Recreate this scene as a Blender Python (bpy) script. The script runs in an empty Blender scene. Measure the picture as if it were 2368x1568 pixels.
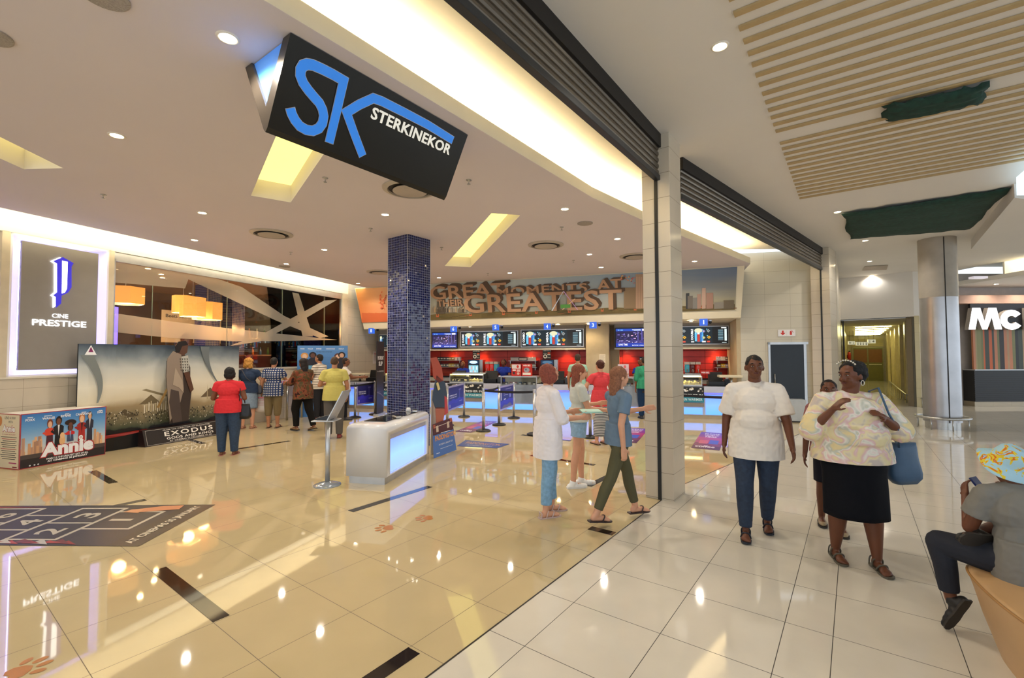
import bpy, bmesh, math, random
import numpy as np
from mathutils import Vector, Matrix, Euler
from mathutils.geometry import tessellate_polygon
random.seed(7)
S = bpy.context.scene
COL = S.collection
R = math.radians
# ------------------------------------------------------------------ camera, world, exposure
F, PITCH, ROLL, H = 1.0665, 0.0337, -0.003, 1.73
cd = bpy.data.cameras.new('camera'); cam = bpy.data.objects.new('camera', cd); COL.objects.link(cam)
cd.sensor_fit = 'HORIZONTAL'; cd.sensor_width = 36.0; cd.lens = F * 1000 / 2368 * 36.0; cd.clip_start = .05; cd.clip_end = 200
cam.matrix_world = Matrix.Translation((0, 0, H)) @ Matrix.Rotation(R(90) + PITCH, 4, 'X') @ Matrix.Rotation(ROLL, 4, 'Z')
S.camera = cam
W = bpy.data.worlds.new('world'); S.world = W; W.use_nodes = True
bgn = W.node_tree.nodes['Background']; bgn.inputs[0].default_value = (.80, .90, 1, 1); bgn.inputs[1].default_value = 1.25
vs = S.view_settings; vs.view_transform = 'Standard'; vs.look = 'None'; vs.gamma = 1; vs.use_curve_mapping = False; vs.exposure = 0.35
LAMP = 1.0

def ray(u, v):
    x = (u - 1184) / 1000; y = -(v - 784) / 1000
    c, s = math.cos(ROLL), math.sin(ROLL); x, y = c * x - s * y, s * x + c * y
    c, s = math.cos(PITCH), math.sin(PITCH)
    return Vector((x, c * F - s * y, s * F + c * y))
def zat(u, v, z):
    d = ray(u, v); t = (z - H) / d.z; return Vector((d.x * t, d.y * t, z))
def fl(u, v): return zat(u, v, 0)
def dep(u, v, Y):
    d = ray(u, v); t = Y / d.y; return Vector((d.x * t, Y, H + d.z * t))
def onwall(u, v, A, B):
    n = Vector((-(B[1] - A[1]), B[0] - A[0])); d = ray(u, v); t = (n.x * A[0] + n.y * A[1]) / (n.x * d.x + n.y * d.y)
    return Vector((d.x * t, d.y * t, H + d.z * t))
GA = R(53.4); GU = Vector((math.cos(GA), math.sin(GA), 0)); GV = Vector((-GU.y, GU.x, 0))
def gp(a, b, z=0): return GU * a + GV * b + Vector((0, 0, z))

# ------------------------------------------------------------------ colours and materials
def lin(c):
    if isinstance(c, str):
        c = c.lstrip('#'); c = [int(c[i:i + 2], 16) / 255 for i in (0, 2, 4)]
    return tuple((x / 12.92 if x <= .04045 else ((x + .055) / 1.055) ** 2.4) for x in c[:3]) + (1,)
MC = {}
def mat(name, col, rough=.5, metal=0, emit=0, ecol=None, var=.06, scale=6, bump=0, spec=.5, trans=0, alpha=1, coat=0):
    if name in MC: return MC[name]
    m = bpy.data.materials.new(name); m.use_nodes = True; nt = m.node_tree; b = nt.nodes['Principled BSDF']
    b.inputs['Roughness'].default_value = rough; b.inputs['Metallic'].default_value = metal
    b.inputs['Specular IOR Level'].default_value = spec; b.inputs['Transmission Weight'].default_value = trans
    b.inputs['Alpha'].default_value = alpha; b.inputs['Coat Weight'].default_value = coat
    if emit:
        b.inputs['Emission Color'].default_value = lin(ecol or col); b.inputs['Emission Strength'].default_value = emit
    c = lin(col)
    if var and not trans:
        tc = nt.nodes.new('ShaderNodeTexCoord'); no = nt.nodes.new('ShaderNodeTexNoise'); no.inputs['Scale'].default_value = scale; no.inputs['Detail'].default_value = 4
        cr = nt.nodes.new('ShaderNodeValToRGB'); cr.color_ramp.elements[0].color = tuple(x * (1 - var) for x in c[:3]) + (1,); cr.color_ramp.elements[1].color = tuple(min(1, x * (1 + var)) for x in c[:3]) + (1,)
        cr.color_ramp.elements[0].position = .3; cr.color_ramp.elements[1].position = .7
        nt.links.new(tc.outputs['Object'], no.inputs['Vector']); nt.links.new(no.outputs['Fac'], cr.inputs[0]); nt.links.new(cr.outputs[0], b.inputs['Base Color'])
        if bump:
            bp = nt.nodes.new('ShaderNodeBump'); bp.inputs['Strength'].default_value = bump; bp.inputs['Distance'].default_value = .01
            nt.links.new(no.outputs['Fac'], bp.inputs['Height']); nt.links.new(bp.outputs[0], b.inputs['Normal'])
    else: b.inputs['Base Color'].default_value = c
    MC[name] = m; return m
def flat(col, emit=0, rough=.45):
    n = 'ink_%s_%g' % (col.lstrip('#'), emit)
    if n in MC: return MC[n]
    m = bpy.data.materials.new(n); m.use_nodes = True; b = m.node_tree.nodes['Principled BSDF']
    b.inputs['Base Color'].default_value = lin(col) if not emit else (.02, .02, .02, 1); b.inputs['Roughness'].default_value = rough
    if emit: b.inputs['Emission Color'].default_value = lin(col); b.inputs['Emission Strength'].default_value = emit
    MC[n] = m; return m
def ramp_mat(name, stops, axis='Z', lo=0, hi=1, noise=.0, nscale=3, emit=0, rough=.5, detail=6, dist=0):
    """printed picture: colour ramp along an object axis, broken up by noise"""
    m = bpy.data.materials.new(name); m.use_nodes = True; nt = m.node_tree; b = nt.nodes['Principled BSDF']; b.inputs['Roughness'].default_value = rough
    tc = nt.nodes.new('ShaderNodeTexCoord'); sp = nt.nodes.new('ShaderNodeSeparateXYZ'); nt.links.new(tc.outputs['Object'], sp.inputs[0])
    mr = nt.nodes.new('ShaderNodeMapRange'); mr.inputs[1].default_value = lo; mr.inputs[2].default_value = hi; nt.links.new(sp.outputs[axis], mr.inputs[0])
    no = nt.nodes.new('ShaderNodeTexNoise'); no.inputs['Scale'].default_value = nscale; no.inputs['Detail'].default_value = detail; no.inputs['Distortion'].default_value = dist
    nt.links.new(tc.outputs['Object'], no.inputs['Vector'])
    ma = nt.nodes.new('ShaderNodeMath'); ma.operation = 'MULTIPLY_ADD'; ma.inputs[1].default_value = noise; nt.links.new(no.outputs['Fac'], ma.inputs[0])
    m2 = nt.nodes.new('ShaderNodeMath'); m2.operation = 'SUBTRACT'; m2.inputs[1].default_value = noise * .5; nt.links.new(mr.outputs[0], m2.inputs[0]); nt.links.new(m2.outputs[0], ma.inputs[2])
    cr = nt.nodes.new('ShaderNodeValToRGB'); nt.links.new(ma.outputs[0], cr.inputs[0])
    while len(cr.color_ramp.elements) < len(stops): cr.color_ramp.elements.new(.5)
    for e, (p, c) in zip(cr.color_ramp.elements, stops): e.position = p; e.color = lin(c)
    nt.links.new(cr.outputs[0], b.inputs['Base Color'])
    if emit: nt.links.new(cr.outputs[0], b.inputs['Emission Color']); b.inputs['Emission Strength'].default_value = emit
    return m
def grid_mat(name, col, line, pu, ou, pv, ov, lw=.004, ax=('X', 'Y'), rough=.1, col2=None, var=.04, split=None, randcell=0, spec=.5, rot=0, bump=.0, lineb=0):
    """rectangular tiles with thin joints, measured in object space"""
    m = bpy.data.materials.new(name); m.use_nodes = True; nt = m.node_tree; N = nt.nodes.new; L = nt.links.new; b = nt.nodes['Principled BSDF']
    b.inputs['Roughness'].default_value = rough; b.inputs['Specular IOR Level'].default_value = spec
    tc = N('ShaderNodeTexCoord'); mp = N('ShaderNodeMapping'); mp.inputs['Rotation'].default_value = (0, 0, rot); L(tc.outputs['Object'], mp.inputs[0])
    sp = N('ShaderNodeSeparateXYZ'); L(mp.outputs[0], sp.inputs[0])
    def M(op, a, bb=None, c=None):
        n = N('ShaderNodeMath'); n.operation = op
        for i, x in enumerate((a, bb, c)):
            if x is None: continue
            if isinstance(x, (int, float)): n.inputs[i].default_value = x
            else: L(x, n.inputs[i])
        return n.outputs[0]
    U = sp.outputs[ax[0]]; V = sp.outputs[ax[1]]
    def cell(x, p, o, lw):
        t = M('DIVIDE', M('SUBTRACT', x, o), p); f = M('FRACT', t); d = M('MULTIPLY', M('MINIMUM', f, M('SUBTRACT', 1, f)), p)
        return M('LESS_THAN', d, lw / 2), M('FLOOR', t)
    lu, cu = cell(U, pu, ou, lw)
    if split: # below/above a threshold of V the joints sit on two different offsets
        s, oa, ob = split; a1, c1 = cell(V, pv, oa, lw); b1, c2 = cell(V, pv, ob, lw); k = M('GREATER_THAN', V, s)
        lv = M('ADD', M('MULTIPLY', a1, k), M('MULTIPLY', b1, M('SUBTRACT', 1, k))); cv = c1
    else: lv, cv = cell(V, pv, ov, lw)
    mask = M('MAXIMUM', lu, lv)
    no = N('ShaderNodeTexNoise'); no.inputs['Scale'].default_value = 3; no.inputs['Detail'].default_value = 6; L(tc.outputs['Object'], no.inputs[0])
    c = lin(col); c2 = lin(col2) if col2 else c
    cr = N('ShaderNodeValToRGB'); L(no.outputs['Fac'], cr.inputs[0]); cr.color_ramp.elements[0].position = .3; cr.color_ramp.elements[1].position = .7
    cr.color_ramp.elements[0].color = tuple(x * (1 - var) for x in c[:3]) + (1,); cr.color_ramp.elements[1].color = tuple(min(1, x * (1 + var)) for x in c2[:3]) + (1,)
    out = cr.outputs[0]
    if randcell:
        cm = N('ShaderNodeCombineXYZ'); L(cu, cm.inputs[0]); L(cv, cm.inputs[1]); wn = N('ShaderNodeTexWhiteNoise'); L(cm.outputs[0], wn.inputs['Vector'])
        hs = N('ShaderNodeHueSaturation'); L(out, hs.inputs['Color']); L(M('ADD', M('MULTIPLY', wn.outputs['Value'], randcell), 1 - randcell / 2), hs.inputs['Value']); out = hs.outputs[0]
        if bump:
            sc = N('ShaderNodeVectorMath'); sc.operation = 'MULTIPLY_ADD'; L(wn.outputs['Color'], sc.inputs[0]); sc.inputs[1].default_value = (bump,) * 3; sc.inputs[2].default_value = (-bump / 2,) * 3
            ge = N('ShaderNodeNewGeometry'); ad = N('ShaderNodeVectorMath'); L(ge.outputs['Normal'], ad.inputs[0]); L(sc.outputs[0], ad.inputs[1])
            nn = N('ShaderNodeVectorMath'); nn.operation = 'NORMALIZE'; L(ad.outputs[0], nn.inputs[0]); L(nn.outputs[0], b.inputs['Normal'])
    mx = N('ShaderNodeMix'); mx.data_type = 'RGBA'; L(mask, mx.inputs['Factor']); L(out, mx.inputs['A']); mx.inputs['B'].default_value = lin(line); L(mx.outputs['Result'], b.inputs['Base Color'])
    L(M('MULTIPLY_ADD', mask, .5, rough), b.inputs['Roughness'])
    return m

# ------------------------------------------------------------------ mesh building
class MB:
    def __init__(s): s.v = []; s.f = []; s.m = []; s.mats = []
    def mi(s, m):
        if m is None: return 0
        if m not in s.mats: s.mats.append(m)
        return s.mats.index(m)
    def add(s, vs_, fs, m=None):
        o = len(s.v); s.v += [tuple(x) for x in vs_]; s.f += [tuple(i + o for i in f) for f in fs]; s.m += [s.mi(m)] * len(fs); return s
    def box(s, x0, x1, y0, y1, z0, z1, m=None, M=None):
        p = [Vector((x, y, z)) for z in (z0, z1) for x, y in ((x0, y0), (x1, y0), (x1, y1), (x0, y1))]
        if M is not None: p = [M @ q for q in p]
        return s.add(p, [(3, 2, 1, 0), (4, 5, 6, 7), (0, 1, 5, 4), (1, 2, 6, 5), (2, 3, 7, 6), (3, 0, 4, 7)], m)
    def prism(s, pts, z0, z1, m=None, M=None):
        n = len(pts); P = [Vector((p[0], p[1], z0)) for p in pts] + [Vector((p[0], p[1], z1)) for p in pts]
        if M is not None: P = [M @ q for q in P]
        tri = tessellate_polygon([[Vector((p[0], p[1], 0)) for p in pts]])
        area = sum(pts[i][0] * pts[(i + 1) % n][1] - pts[(i + 1) % n][0] * pts[i][1] for i in range(n))
        rim = [(i, (i + 1) % n, n + (i + 1) % n, n + i) for i in range(n)]
        if area < 0: rim = [f[::-1] for f in rim]
        a, b, c = tri[0]; A = (pts[b][0] - pts[a][0]) * (pts[c][1] - pts[a][1]) - (pts[c][0] - pts[a][0]) * (pts[b][1] - pts[a][1])
        up = [t if A > 0 else t[::-1] for t in tri]
        return s.add(P, [t[::-1] for t in up] + [tuple(i + n for i in t) for t in up] + rim, m)
    def lathe(s, prof, c=(0, 0, 0), n=24, m=None, sx=1, sy=1, M=None):
        P = []; f = []
        for r, z in prof:
            for i in range(n): a = 2 * math.pi * i / n; P.append(Vector((c[0] + r * math.cos(a) * sx, c[1] + r * math.sin(a) * sy, c[2] + z)))
        for j in range(len(prof) - 1):
            for i in range(n): k = (i + 1) % n; f.append((j * n + i, j * n + k, (j + 1) * n + k, (j + 1) * n + i))
        f.append(tuple(range(n))[::-1]); f.append(tuple((len(prof) - 1) * n + i for i in range(n)))
        if M is not None: P = [M @ q for q in P]
        return s.add(P, f, m)
    def tube(s, pts, r, n=10, m=None, closed=False):
        pts = [Vector(p) for p in pts]; rs = r if isinstance(r, (list, tuple)) else [r] * len(pts); P = []; f = []; N = len(pts); prev = None
        for i, p in enumerate(pts):
            a = pts[i - 1] if (i > 0 or closed) else p; b = pts[(i + 1) % N] if (i < N - 1 or closed) else p; d = (b - a).normalized()
            if prev is None: prev = d.orthogonal().normalized()
            e = (prev - d * prev.dot(d)); e = e.normalized() if e.length > 1e-6 else d.orthogonal().normalized(); prev = e; g = d.cross(e)
            for k in range(n): t = 2 * math.pi * k / n; P.append(p + (e * math.cos(t) + g * math.sin(t)) * rs[i])
        for i in range(N if closed else N - 1):
            for k in range(n): q = (k + 1) % n; j = (i + 1) % N; f.append((i * n + k, i * n + q, j * n + q, j * n + k))
        if not closed: f.append(tuple(range(n))[::-1]); f.append(tuple((N - 1) * n + k for k in range(n)))
        return s.add(P, f, m)
    def ball(s, c, r, n=12, m=None, M=None):
        r = (r, r, r) if not isinstance(r, (tuple, list)) else r; P = [Vector((0, 0, -1))]; f = []; h = n // 2
        for j in range(1, h):
            a = -math.pi / 2 + math.pi * j / h
            for i in range(n): t = 2 * math.pi * i / n; P.append(Vector((math.cos(a) * math.cos(t), math.cos(a) * math.sin(t), math.sin(a))))
        P.append(Vector((0, 0, 1))); e = len(P) - 1
        for i in range(n):
            k = (i + 1) % n; f.append((0, 1 + k, 1 + i)); f.append((e, 1 + (h - 2) * n + i, 1 + (h - 2) * n + k))
            for j in range(h - 2): f.append((1 + j * n + i, 1 + j * n + k, 1 + (j + 1) * n + k, 1 + (j + 1) * n + i))
        P = [Vector((p.x * r[0], p.y * r[1], p.z * r[2])) for p in P]
        if M is not None: P = [M @ p for p in P]
        return s.add([p + Vector(c) for p in P], f, m)
    def poly(s, pts, m=None):
        tri = tessellate_polygon([[Vector(p) for p in pts]]); return s.add(pts, [tuple(t) for t in tri], m)
    def mesh(s, name, m=None, smooth=False):
        me = bpy.data.meshes.new(name); me.from_pydata(s.v, [], s.f)
        for x in (s.mats or ([m] if m else [])): me.materials.append(x)
        if s.mats: me.polygons.foreach_set('material_index', s.m)
        if smooth: me.polygons.foreach_set('use_smooth', [True] * len(me.polygons))
        me.update(); return me
    def build(s, name, m=None, parent=None, world=False, smooth=False, bevel=0, label=None, loc=None, rz=0, auto=None):
        o = bpy.data.objects.new(name, s.mesh(name, m, smooth)); COL.objects.link(o)
        if parent is not None:
            o.parent = parent
            if world: o.matrix_parent_inverse = PM[parent.name].inverted()
        if loc is not None: o.location = loc; o.rotation_euler = (0, 0, rz)
        if bevel:
            b = o.modifiers.new('bevel', 'BEVEL'); b.width = bevel; b.segments = 3; b.limit_method = 'ANGLE'; b.angle_limit = R(40)
        if auto:
            e = o.modifiers.new('edges', 'EDGE_SPLIT'); e.split_angle = R(auto)
        if label: o['label'] = label
        return o
PM = {}
def tag(o, label, cat, group=None, kind=None):
    o['label'] = label; o['category'] = cat
    if group: o['group'] = group
    if kind: o['kind'] = kind
    return o
def thing(name, label, cat, loc=(0, 0, 0), rz=0, group=None):
    o = bpy.data.objects.new(name, None); COL.objects.link(o); o.empty_display_size = .2; o.location = loc; o.rotation_euler = (0, 0, rz)
    PM[o.name] = Matrix.Translation(loc) @ Matrix.Rotation(rz, 4, 'Z'); return tag(o, label, cat, group)
def struct(name, mb, m=None, **k):
    o = mb.build(name, m, **k); o['kind'] = 'structure'; return o
def frame(o, x, y):
    x = Vector(x).normalized(); y = Vector(y); y = (y - x * y.dot(x)).normalized(); z = x.cross(y)
    M = Matrix((x, y, z)).transposed().to_4x4(); M.translation = Vector(o); return M
def dup(root, loc, rz, label=None, group=None):
    r = root.copy(); COL.objects.link(r); r.location = loc; r.rotation_euler = (0, 0, rz)
    if label: r['label'] = label
    if group: r['group'] = group
    for ch in list(root.children):
        c = ch.copy(); COL.objects.link(c); c.parent = r
        for g in list(ch.children): d = g.copy(); COL.objects.link(d); d.parent = c
    return r
FC = {}
def glyphs(body, bold=0, space=1.0, shear=0, depth=0):
    k = (body, bold, space, shear, depth)
    if k in FC: return FC[k]
    cu = bpy.data.curves.new('t', 'FONT'); cu.body = body; cu.size = 1; cu.offset = bold; cu.space_character = space; cu.shear = shear; cu.extrude = depth; cu.resolution_u = 3
    ob = bpy.data.objects.new('t', cu); COL.objects.link(ob); dg = bpy.context.evaluated_depsgraph_get(); me = bpy.data.meshes.new_from_object(ob.evaluated_get(dg))
    V = [v.co.copy() for v in me.vertices]; P = [tuple(p.vertices) for p in me.polygons]
    bpy.data.objects.remove(ob); bpy.data.meshes.remove(me); bpy.data.curves.remove(cu)
    xs = [v.x for v in V]; ys = [v.y for v in V]; FC[k] = (V, P, min(xs), max(xs), min(ys), max(ys)); return FC[k]
def letters(mb, M, body, x, y, w, h, m, z=.002, bold=.0, space=1., shear=0, depth=0, dscale=1):
    """fit a line of lettering in the box (x, y, w, h) of frame M"""
    V, P, x0, x1, y0, y1 = glyphs(body, bold, space, shear, 1 if depth else 0)
    sx = w / (x1 - x0); sy = (h / (y1 - y0)) if h else sx
    mb.add([M @ Vector((x + (v.x - x0) * sx, y + (v.y - y0) * sy, z + (v.z + (1 if depth else 0)) * depth * .5)) for v in V], P, m)
class Pic:
    """flat print or screen: coloured shapes laid on one surface, lower-left corner at the frame origin"""
    def __init__(s, o, x, y, w, h, bg, emit=0, mat_=None, t=.0):
        s.M = frame(o, x, y); s.w = w; s.h = h; s.e = emit; s.b = MB(); s.z = .0
        s.bgc = mat_ or flat(bg, emit)
        if t: s.b.box(0, w, 0, h, -t, 0, s.bgc, s.M)
        else: s.b.add([s.M @ Vector(p) for p in ((0, 0, 0), (w, 0, 0), (w, h, 0), (0, h, 0))], [(0, 1, 2, 3)], s.bgc)
    def lay(s): s.z += .00006; return s.z
    def rect(s, x0, y0, x1, y1, c, emit=None):
        z = s.lay(); W_, H_ = s.w, s.h; s.b.add([s.M @ Vector(p) for p in ((x0 * W_, y0 * H_, z), (x1 * W_, y0 * H_, z), (x1 * W_, y1 * H_, z), (x0 * W_, y1 * H_, z))], [(0, 1, 2, 3)], flat(c, s.e if emit is None else emit))
    def poly(s, pts, c, emit=None):
        z = s.lay(); s.b.poly([s.M @ Vector((x * s.w, y * s.h, z)) for x, y in pts], flat(c, s.e if emit is None else emit))
    def oval(s, cx, cy, rx, ry, c, n=14, emit=None):
        s.poly([(cx + rx * math.cos(2 * math.pi * i / n), cy + ry * math.sin(2 * math.pi * i / n)) for i in range(n)], c, emit)
    def line(s, pts, wd, c):
        for (ax, ay), (bx, by) in zip(pts, pts[1:]):
            a = Vector((ax * s.w, ay * s.h)); b = Vector((bx * s.w, by * s.h)); d = (b - a)
            if d.length < 1e-6: continue
            d.normalize(); n = Vector((-d.y, d.x)) * wd / 2; a2 = a - d * wd * .4; b2 = b + d * wd * .4; z = s.lay()
            s.b.add([s.M @ Vector((q.x, q.y, z)) for q in (a2 - n, b2 - n, b2 + n, a2 + n)], [(0, 1, 2, 3)], flat(c, s.e))
    def text(s, body, x, y, w, h, c, bold=.02, space=1., emit=None, shear=0):
        letters(s.b, s.M, body, x * s.w, y * s.h, w * s.w, h * s.h, flat(c, s.e if emit is None else emit), z=s.lay(), bold=bold, space=space, shear=shear)
    def grad(s, x0, y0, x1, y1, cols, n=24):
        for k in range(n):
            a = (k + .5) / n * (len(cols) - 1); i = min(int(a), len(cols) - 2); f = a - i; c0, c1 = ([int(c[j:j + 2], 16) for j in (1, 3, 5)] for c in (cols[i], cols[i + 1]))
            c = '#%02x%02x%02x' % tuple(int(u + (v - u) * f) for u, v in zip(c0, c1)); s.rect(x0, y1 - (y1 - y0) * (k + 1) / n, x1, y1 - (y1 - y0) * k / n, c)
    def build(s, name='printed_picture', parent=None, label=None, world=True): return s.b.build(name, None, parent, world=world, label=label)
def wall(name, a, b, z0, z1, m, t=.12, off=0, holes=None):
    """wall from a to b; its body lies to the left of the direction a->b"""
    a = Vector((a[0], a[1], 0)); b = Vector((b[0], b[1], 0)); d = b - a; mb = MB(); mb.box(0, d.length, off, off + t, z0, z1)
    return struct(name, mb, m, loc=a, rz=math.atan2(d.y, d.x))
def slab(outer, holes, z, m, mb=None, flip=False):
    mb = mb or MB(); rings = [[Vector((p[0], p[1], 0)) for p in r] for r in [outer] + holes]; tri = tessellate_polygon(rings)
    pts = [Vector((p.x, p.y, z)) for r in rings for p in r]
    fs = []
    for t in tri:
        a, b_, c = (pts[i] for i in t); up = ((b_ - a).cross(c - a)).z > 0
        fs.append(tuple(t) if up != flip else tuple(t)[::-1])
    mb.add(pts, fs, m); return mb

# ------------------------------------------------------------------ shared materials
M_store = grid_mat('cream_polished_tile', '#c9b78e', '#6a5a40', .6, 1.89, .608, 2.155, lw=.004, rough=.035, rot=-GA, var=.03, spec=.7)
M_mall = grid_mat('ivory_polished_tile', '#d9d3c6', '#3d3a33', .598, 2.885, .606, .4, lw=.0045, rough=.055, rot=-GA, var=.035, split=(.2, .4, .145), spec=.55)
M_ceil = mat('painted_ceiling', '#dbd3d6', .75, var=.012, scale=1)
M_ceil2 = mat('painted_mall_ceiling', '#e2ddd6', .8, var=.015, scale=1)
M_white = mat('white_paint', '#ece6d6', .6, var=.01)
M_tilew = grid_mat('cream_wall_tile', '#c9bea9', '#8d806a', .6, 0, .3, 0, lw=.004, ax=('X', 'Z'), rough=.3, var=.03)
M_dark = mat('dark_metal', '#2a2724', .4, .6)
M_black = mat('black_plastic', '#141414', .35)
M_chrome = mat('brushed_steel', '#b9b9b7', .28, 1, var=.05, scale=20)
M_alu = mat('satin_aluminium', '#c4c6c8', .35, .8)
M_inlay = mat('black_granite_inlay', '#2a211a', .05, var=.1, scale=60, spec=.7)
M_glass = mat('clear_glass', '#f4fbf8', .0, trans=1, var=0)
M_gwhite = mat('gloss_white', '#e9e9ea', .12, var=.01, coat=.5)
WARM = '#ffd98a'
def thin_glass(name, tint=(1, 1, 1), ior=1.45, rough=0.0):
    m = bpy.data.materials.new(name); m.use_nodes = True; nt = m.node_tree; nt.nodes.clear(); N = nt.nodes.new
    o = N('ShaderNodeOutputMaterial'); mx = N('ShaderNodeMixShader'); fr = N('ShaderNodeFresnel'); fr.inputs[0].default_value = ior
    t = N('ShaderNodeBsdfTransparent'); t.inputs[0].default_value = tint + (1,); g = N('ShaderNodeBsdfGlossy'); g.inputs['Roughness'].default_value = rough
    nt.links.new(fr.outputs[0], mx.inputs[0]); nt.links.new(t.outputs[0], mx.inputs[1]); nt.links.new(g.outputs[0], mx.inputs[2]); nt.links.new(mx.outputs[0], o.inputs[0]); return m
def film(name, col, a):
    m = bpy.data.materials.new(name); m.use_nodes = True; nt = m.node_tree; nt.nodes.clear(); N = nt.nodes.new
    o = N('ShaderNodeOutputMaterial'); mx = N('ShaderNodeMixShader'); mx.inputs[0].default_value = a
    t = N('ShaderNodeBsdfTransparent'); d = N('ShaderNodeBsdfDiffuse'); d.inputs[0].default_value = lin(col); tr = N('ShaderNodeBsdfTranslucent'); tr.inputs[0].default_value = lin(col)
    m2 = N('ShaderNodeMixShader'); nt.links.new(d.outputs[0], m2.inputs[1]); nt.links.new(tr.outputs[0], m2.inputs[2])
    nt.links.new(t.outputs[0], mx.inputs[1]); nt.links.new(m2.outputs[0], mx.inputs[2]); nt.links.new(mx.outputs[0], o.inputs[0]); return m
M_pane = thin_glass('window_glass', (.93, .97, .94))
M_case = thin_glass('display_glass', (.97, .99, .98))
M_film = film('frosted_film', '#d8d2c0', .6)
M_led = mat('warm_strip_light', '#ffe9b0', emit=22 * LAMP, ecol='#ffefc4', var=0)
M_ledw = mat('cool_strip_light', '#dfe2ff', emit=12, ecol='#b4aeff', var=0)
M_ledv = mat('violet_strip_light', '#6a5cff', emit=22, ecol='#5a48ff', var=0)
M_bulb = mat('downlight_lamp', '#fff3d0', emit=55, ecol='#ffe6b4', var=0)

# ------------------------------------------------------------------ lamps of the place
def lamp(p, power, col='#fff3e4', size=.05, spot=150, blend=.6):
    l = bpy.data.lights.new('downlight_beam', 'SPOT'); l.energy = power * LAMP; l.color = lin(col)[:3]; l.shadow_soft_size = size; l.spot_size = R(spot); l.spot_blend = blend
    o = bpy.data.objects.new('downlight_beam', l); COL.objects.link(o); return o
FOYER = [((527, 87), 'largest of the recessed downlights, left of the hanging cinema sign'), ((270, 313), 'recessed downlight between the left light trough and the long yellow one'),
 ((468, 492), 'recessed downlight above the glass wall, just left of the yellow trough end'), ((450, 555), 'recessed downlight close to the left cove above the glass wall'),
 ((750, 577), 'recessed downlight midway between the left air diffuser and the blue column'), ((891, 496), 'recessed downlight just in front of the blue mosaic column'),
 ((662, 610), 'recessed downlight low by the left cove, above the orange lamps'), ((828, 655), 'tiny recessed downlight at the far left ceiling corner beside the mural'),
 ((1306, 483), 'recessed downlight right of the yellow trough, nearest the bright cove bend'), ((1428, 552), 'recessed downlight just left of the tiled pillar'),
 ((1363, 588), 'recessed downlight between two air diffusers, right of centre'), ((1390, 618), 'small recessed downlight right above the word AT of the mural'),
 ((1179, 631), 'small recessed downlight above the word MOMENTS of the mural'), ((1015, 642), 'small recessed downlight just right of the blue column above the mural'),
 ((1606, 604), 'recessed downlight seen between the tiled pillar and the city end of the mural')]
MALL = [((1665, 107), 'large bright downlight left of the slatted ceiling panel'), ((1937, 490), 'mall downlight touching the left corner of the dark green net'),
 ((2001, 556), 'mall downlight just below the dark green ceiling net'), ((2011, 604), 'mall downlight between the green net and the flat air grille'), ((2016, 637), 'mall downlight washing the blank wall over the passage')]
ring_m = mat('white_trim_ring', '#e8e0d2', .5)
fcore = MB(); fcore.lathe([(.052, 0), (.05, .002)], n=20); fring = MB(); n_ = 24
P_ = []; F_ = []
for r_, z_ in ((.075, .004), (.07, -.004), (.056, -.004), (.054, .006)):
    for i in range(n_): a_ = 2 * math.pi * i / n_; P_.append((r_ * math.cos(a_), r_ * math.sin(a_), z_))
for j in range(3):
    for i in range(n_): k_ = (i + 1) % n_; F_.append((j * n_ + i, j * n_ + k_, (j + 1) * n_ + k_, (j + 1) * n_ + i))
fring.add(P_, F_)
me_core = fcore.mesh('lamp_lens', M_bulb); me_ring = fring.mesh('trim_ring', ring_m, True)
def downlight(p, lab, group, power, col='#fff3e4', sc=1., spot=150):
    t = thing('recessed_downlight', lab, 'ceiling light', p - Vector((0, 0, .004)), 0, group)
    for nm, me in (('lens', me_core), ('trim_ring', me_ring)):
        o = bpy.data.objects.new(nm, me); COL.objects.link(o); o.parent = t; o.scale = (sc, sc, 1)
    if power: lamp(p, power, col, spot=spot).location = p - Vector((0, 0, .03))
for (q, lab) in FOYER: downlight(zat(*q, 3.95), 'round ' + lab, 'downlights in the cinema foyer ceiling', 82)
for i, (q, lab) in enumerate(MALL): downlight(zat(*q, 4.4), 'round ' + lab, 'downlights in the mall ceiling', 60 if i < 4 else 70, '#fffaf2')

# ------------------------------------------------------------------ floors
SH0, SHK, SH1, SHE = Vector((-5.9, -4.77, 0)), Vector((1.772, 5.537, 0)), Vector((2.30, 6.21, 0)), Vector((7.81, 11.59, 0))
CA, CB = Vector((-7.65, 6.83, 0)), Vector((-4.84, 15.06, 0))        # left cove edge
cd_ = (CB - CA).normalized(); cn_ = Vector((-cd_.y, cd_.x, 0))       # towards the lounge
WA = CA + cn_ * .6; WB = CB + cn_ * .6
def wl(px, py, off=0): return onwall(px, py, WA + cn_ * off, WB + cn_ * off)
def ws(px, py=780, off=0): return (wl(px, py, off) - WA - cn_ * off).dot(cd_)
BO, BX = Vector((-3.97, 14.70, 0)), Vector((.967, -.254, 0)).normalized(); BY = Vector((-BX.y, BX.x, 0))   # back counter frame
def bk(s, t, z=0): return BO + BX * s + BY * t + Vector((0, 0, z))
def bs(px, py, t=0):
    p = onwall(px, py, BO + BY * t, BO + BY * t + BX); return (p - BO).dot(BX), p.z
BRZ = math.atan2(BX.y, BX.x)
fo = [SH0 + Vector((-12, 0, 0)), SH0, SHK, SH1, SHE, bk(12, 0) + BX * .2, bk(12.4, 4.5), bk(-4.5, 4.5), Vector((-17, 9, 0))]
mb = slab(fo, [], 0, M_store); mb.box(-19, 0, -5, -4.9, -.3, -.25); struct('floor', mb)
mf = [SH0, Vector((22, -4.77, 0)), Vector((34, 33, 0)), Vector((20, 33, 0)), bk(12, 0) + BX * .2, SHE, SH1, SHK]
struct('floor', slab(mf, [], 0, M_mall))
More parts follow.
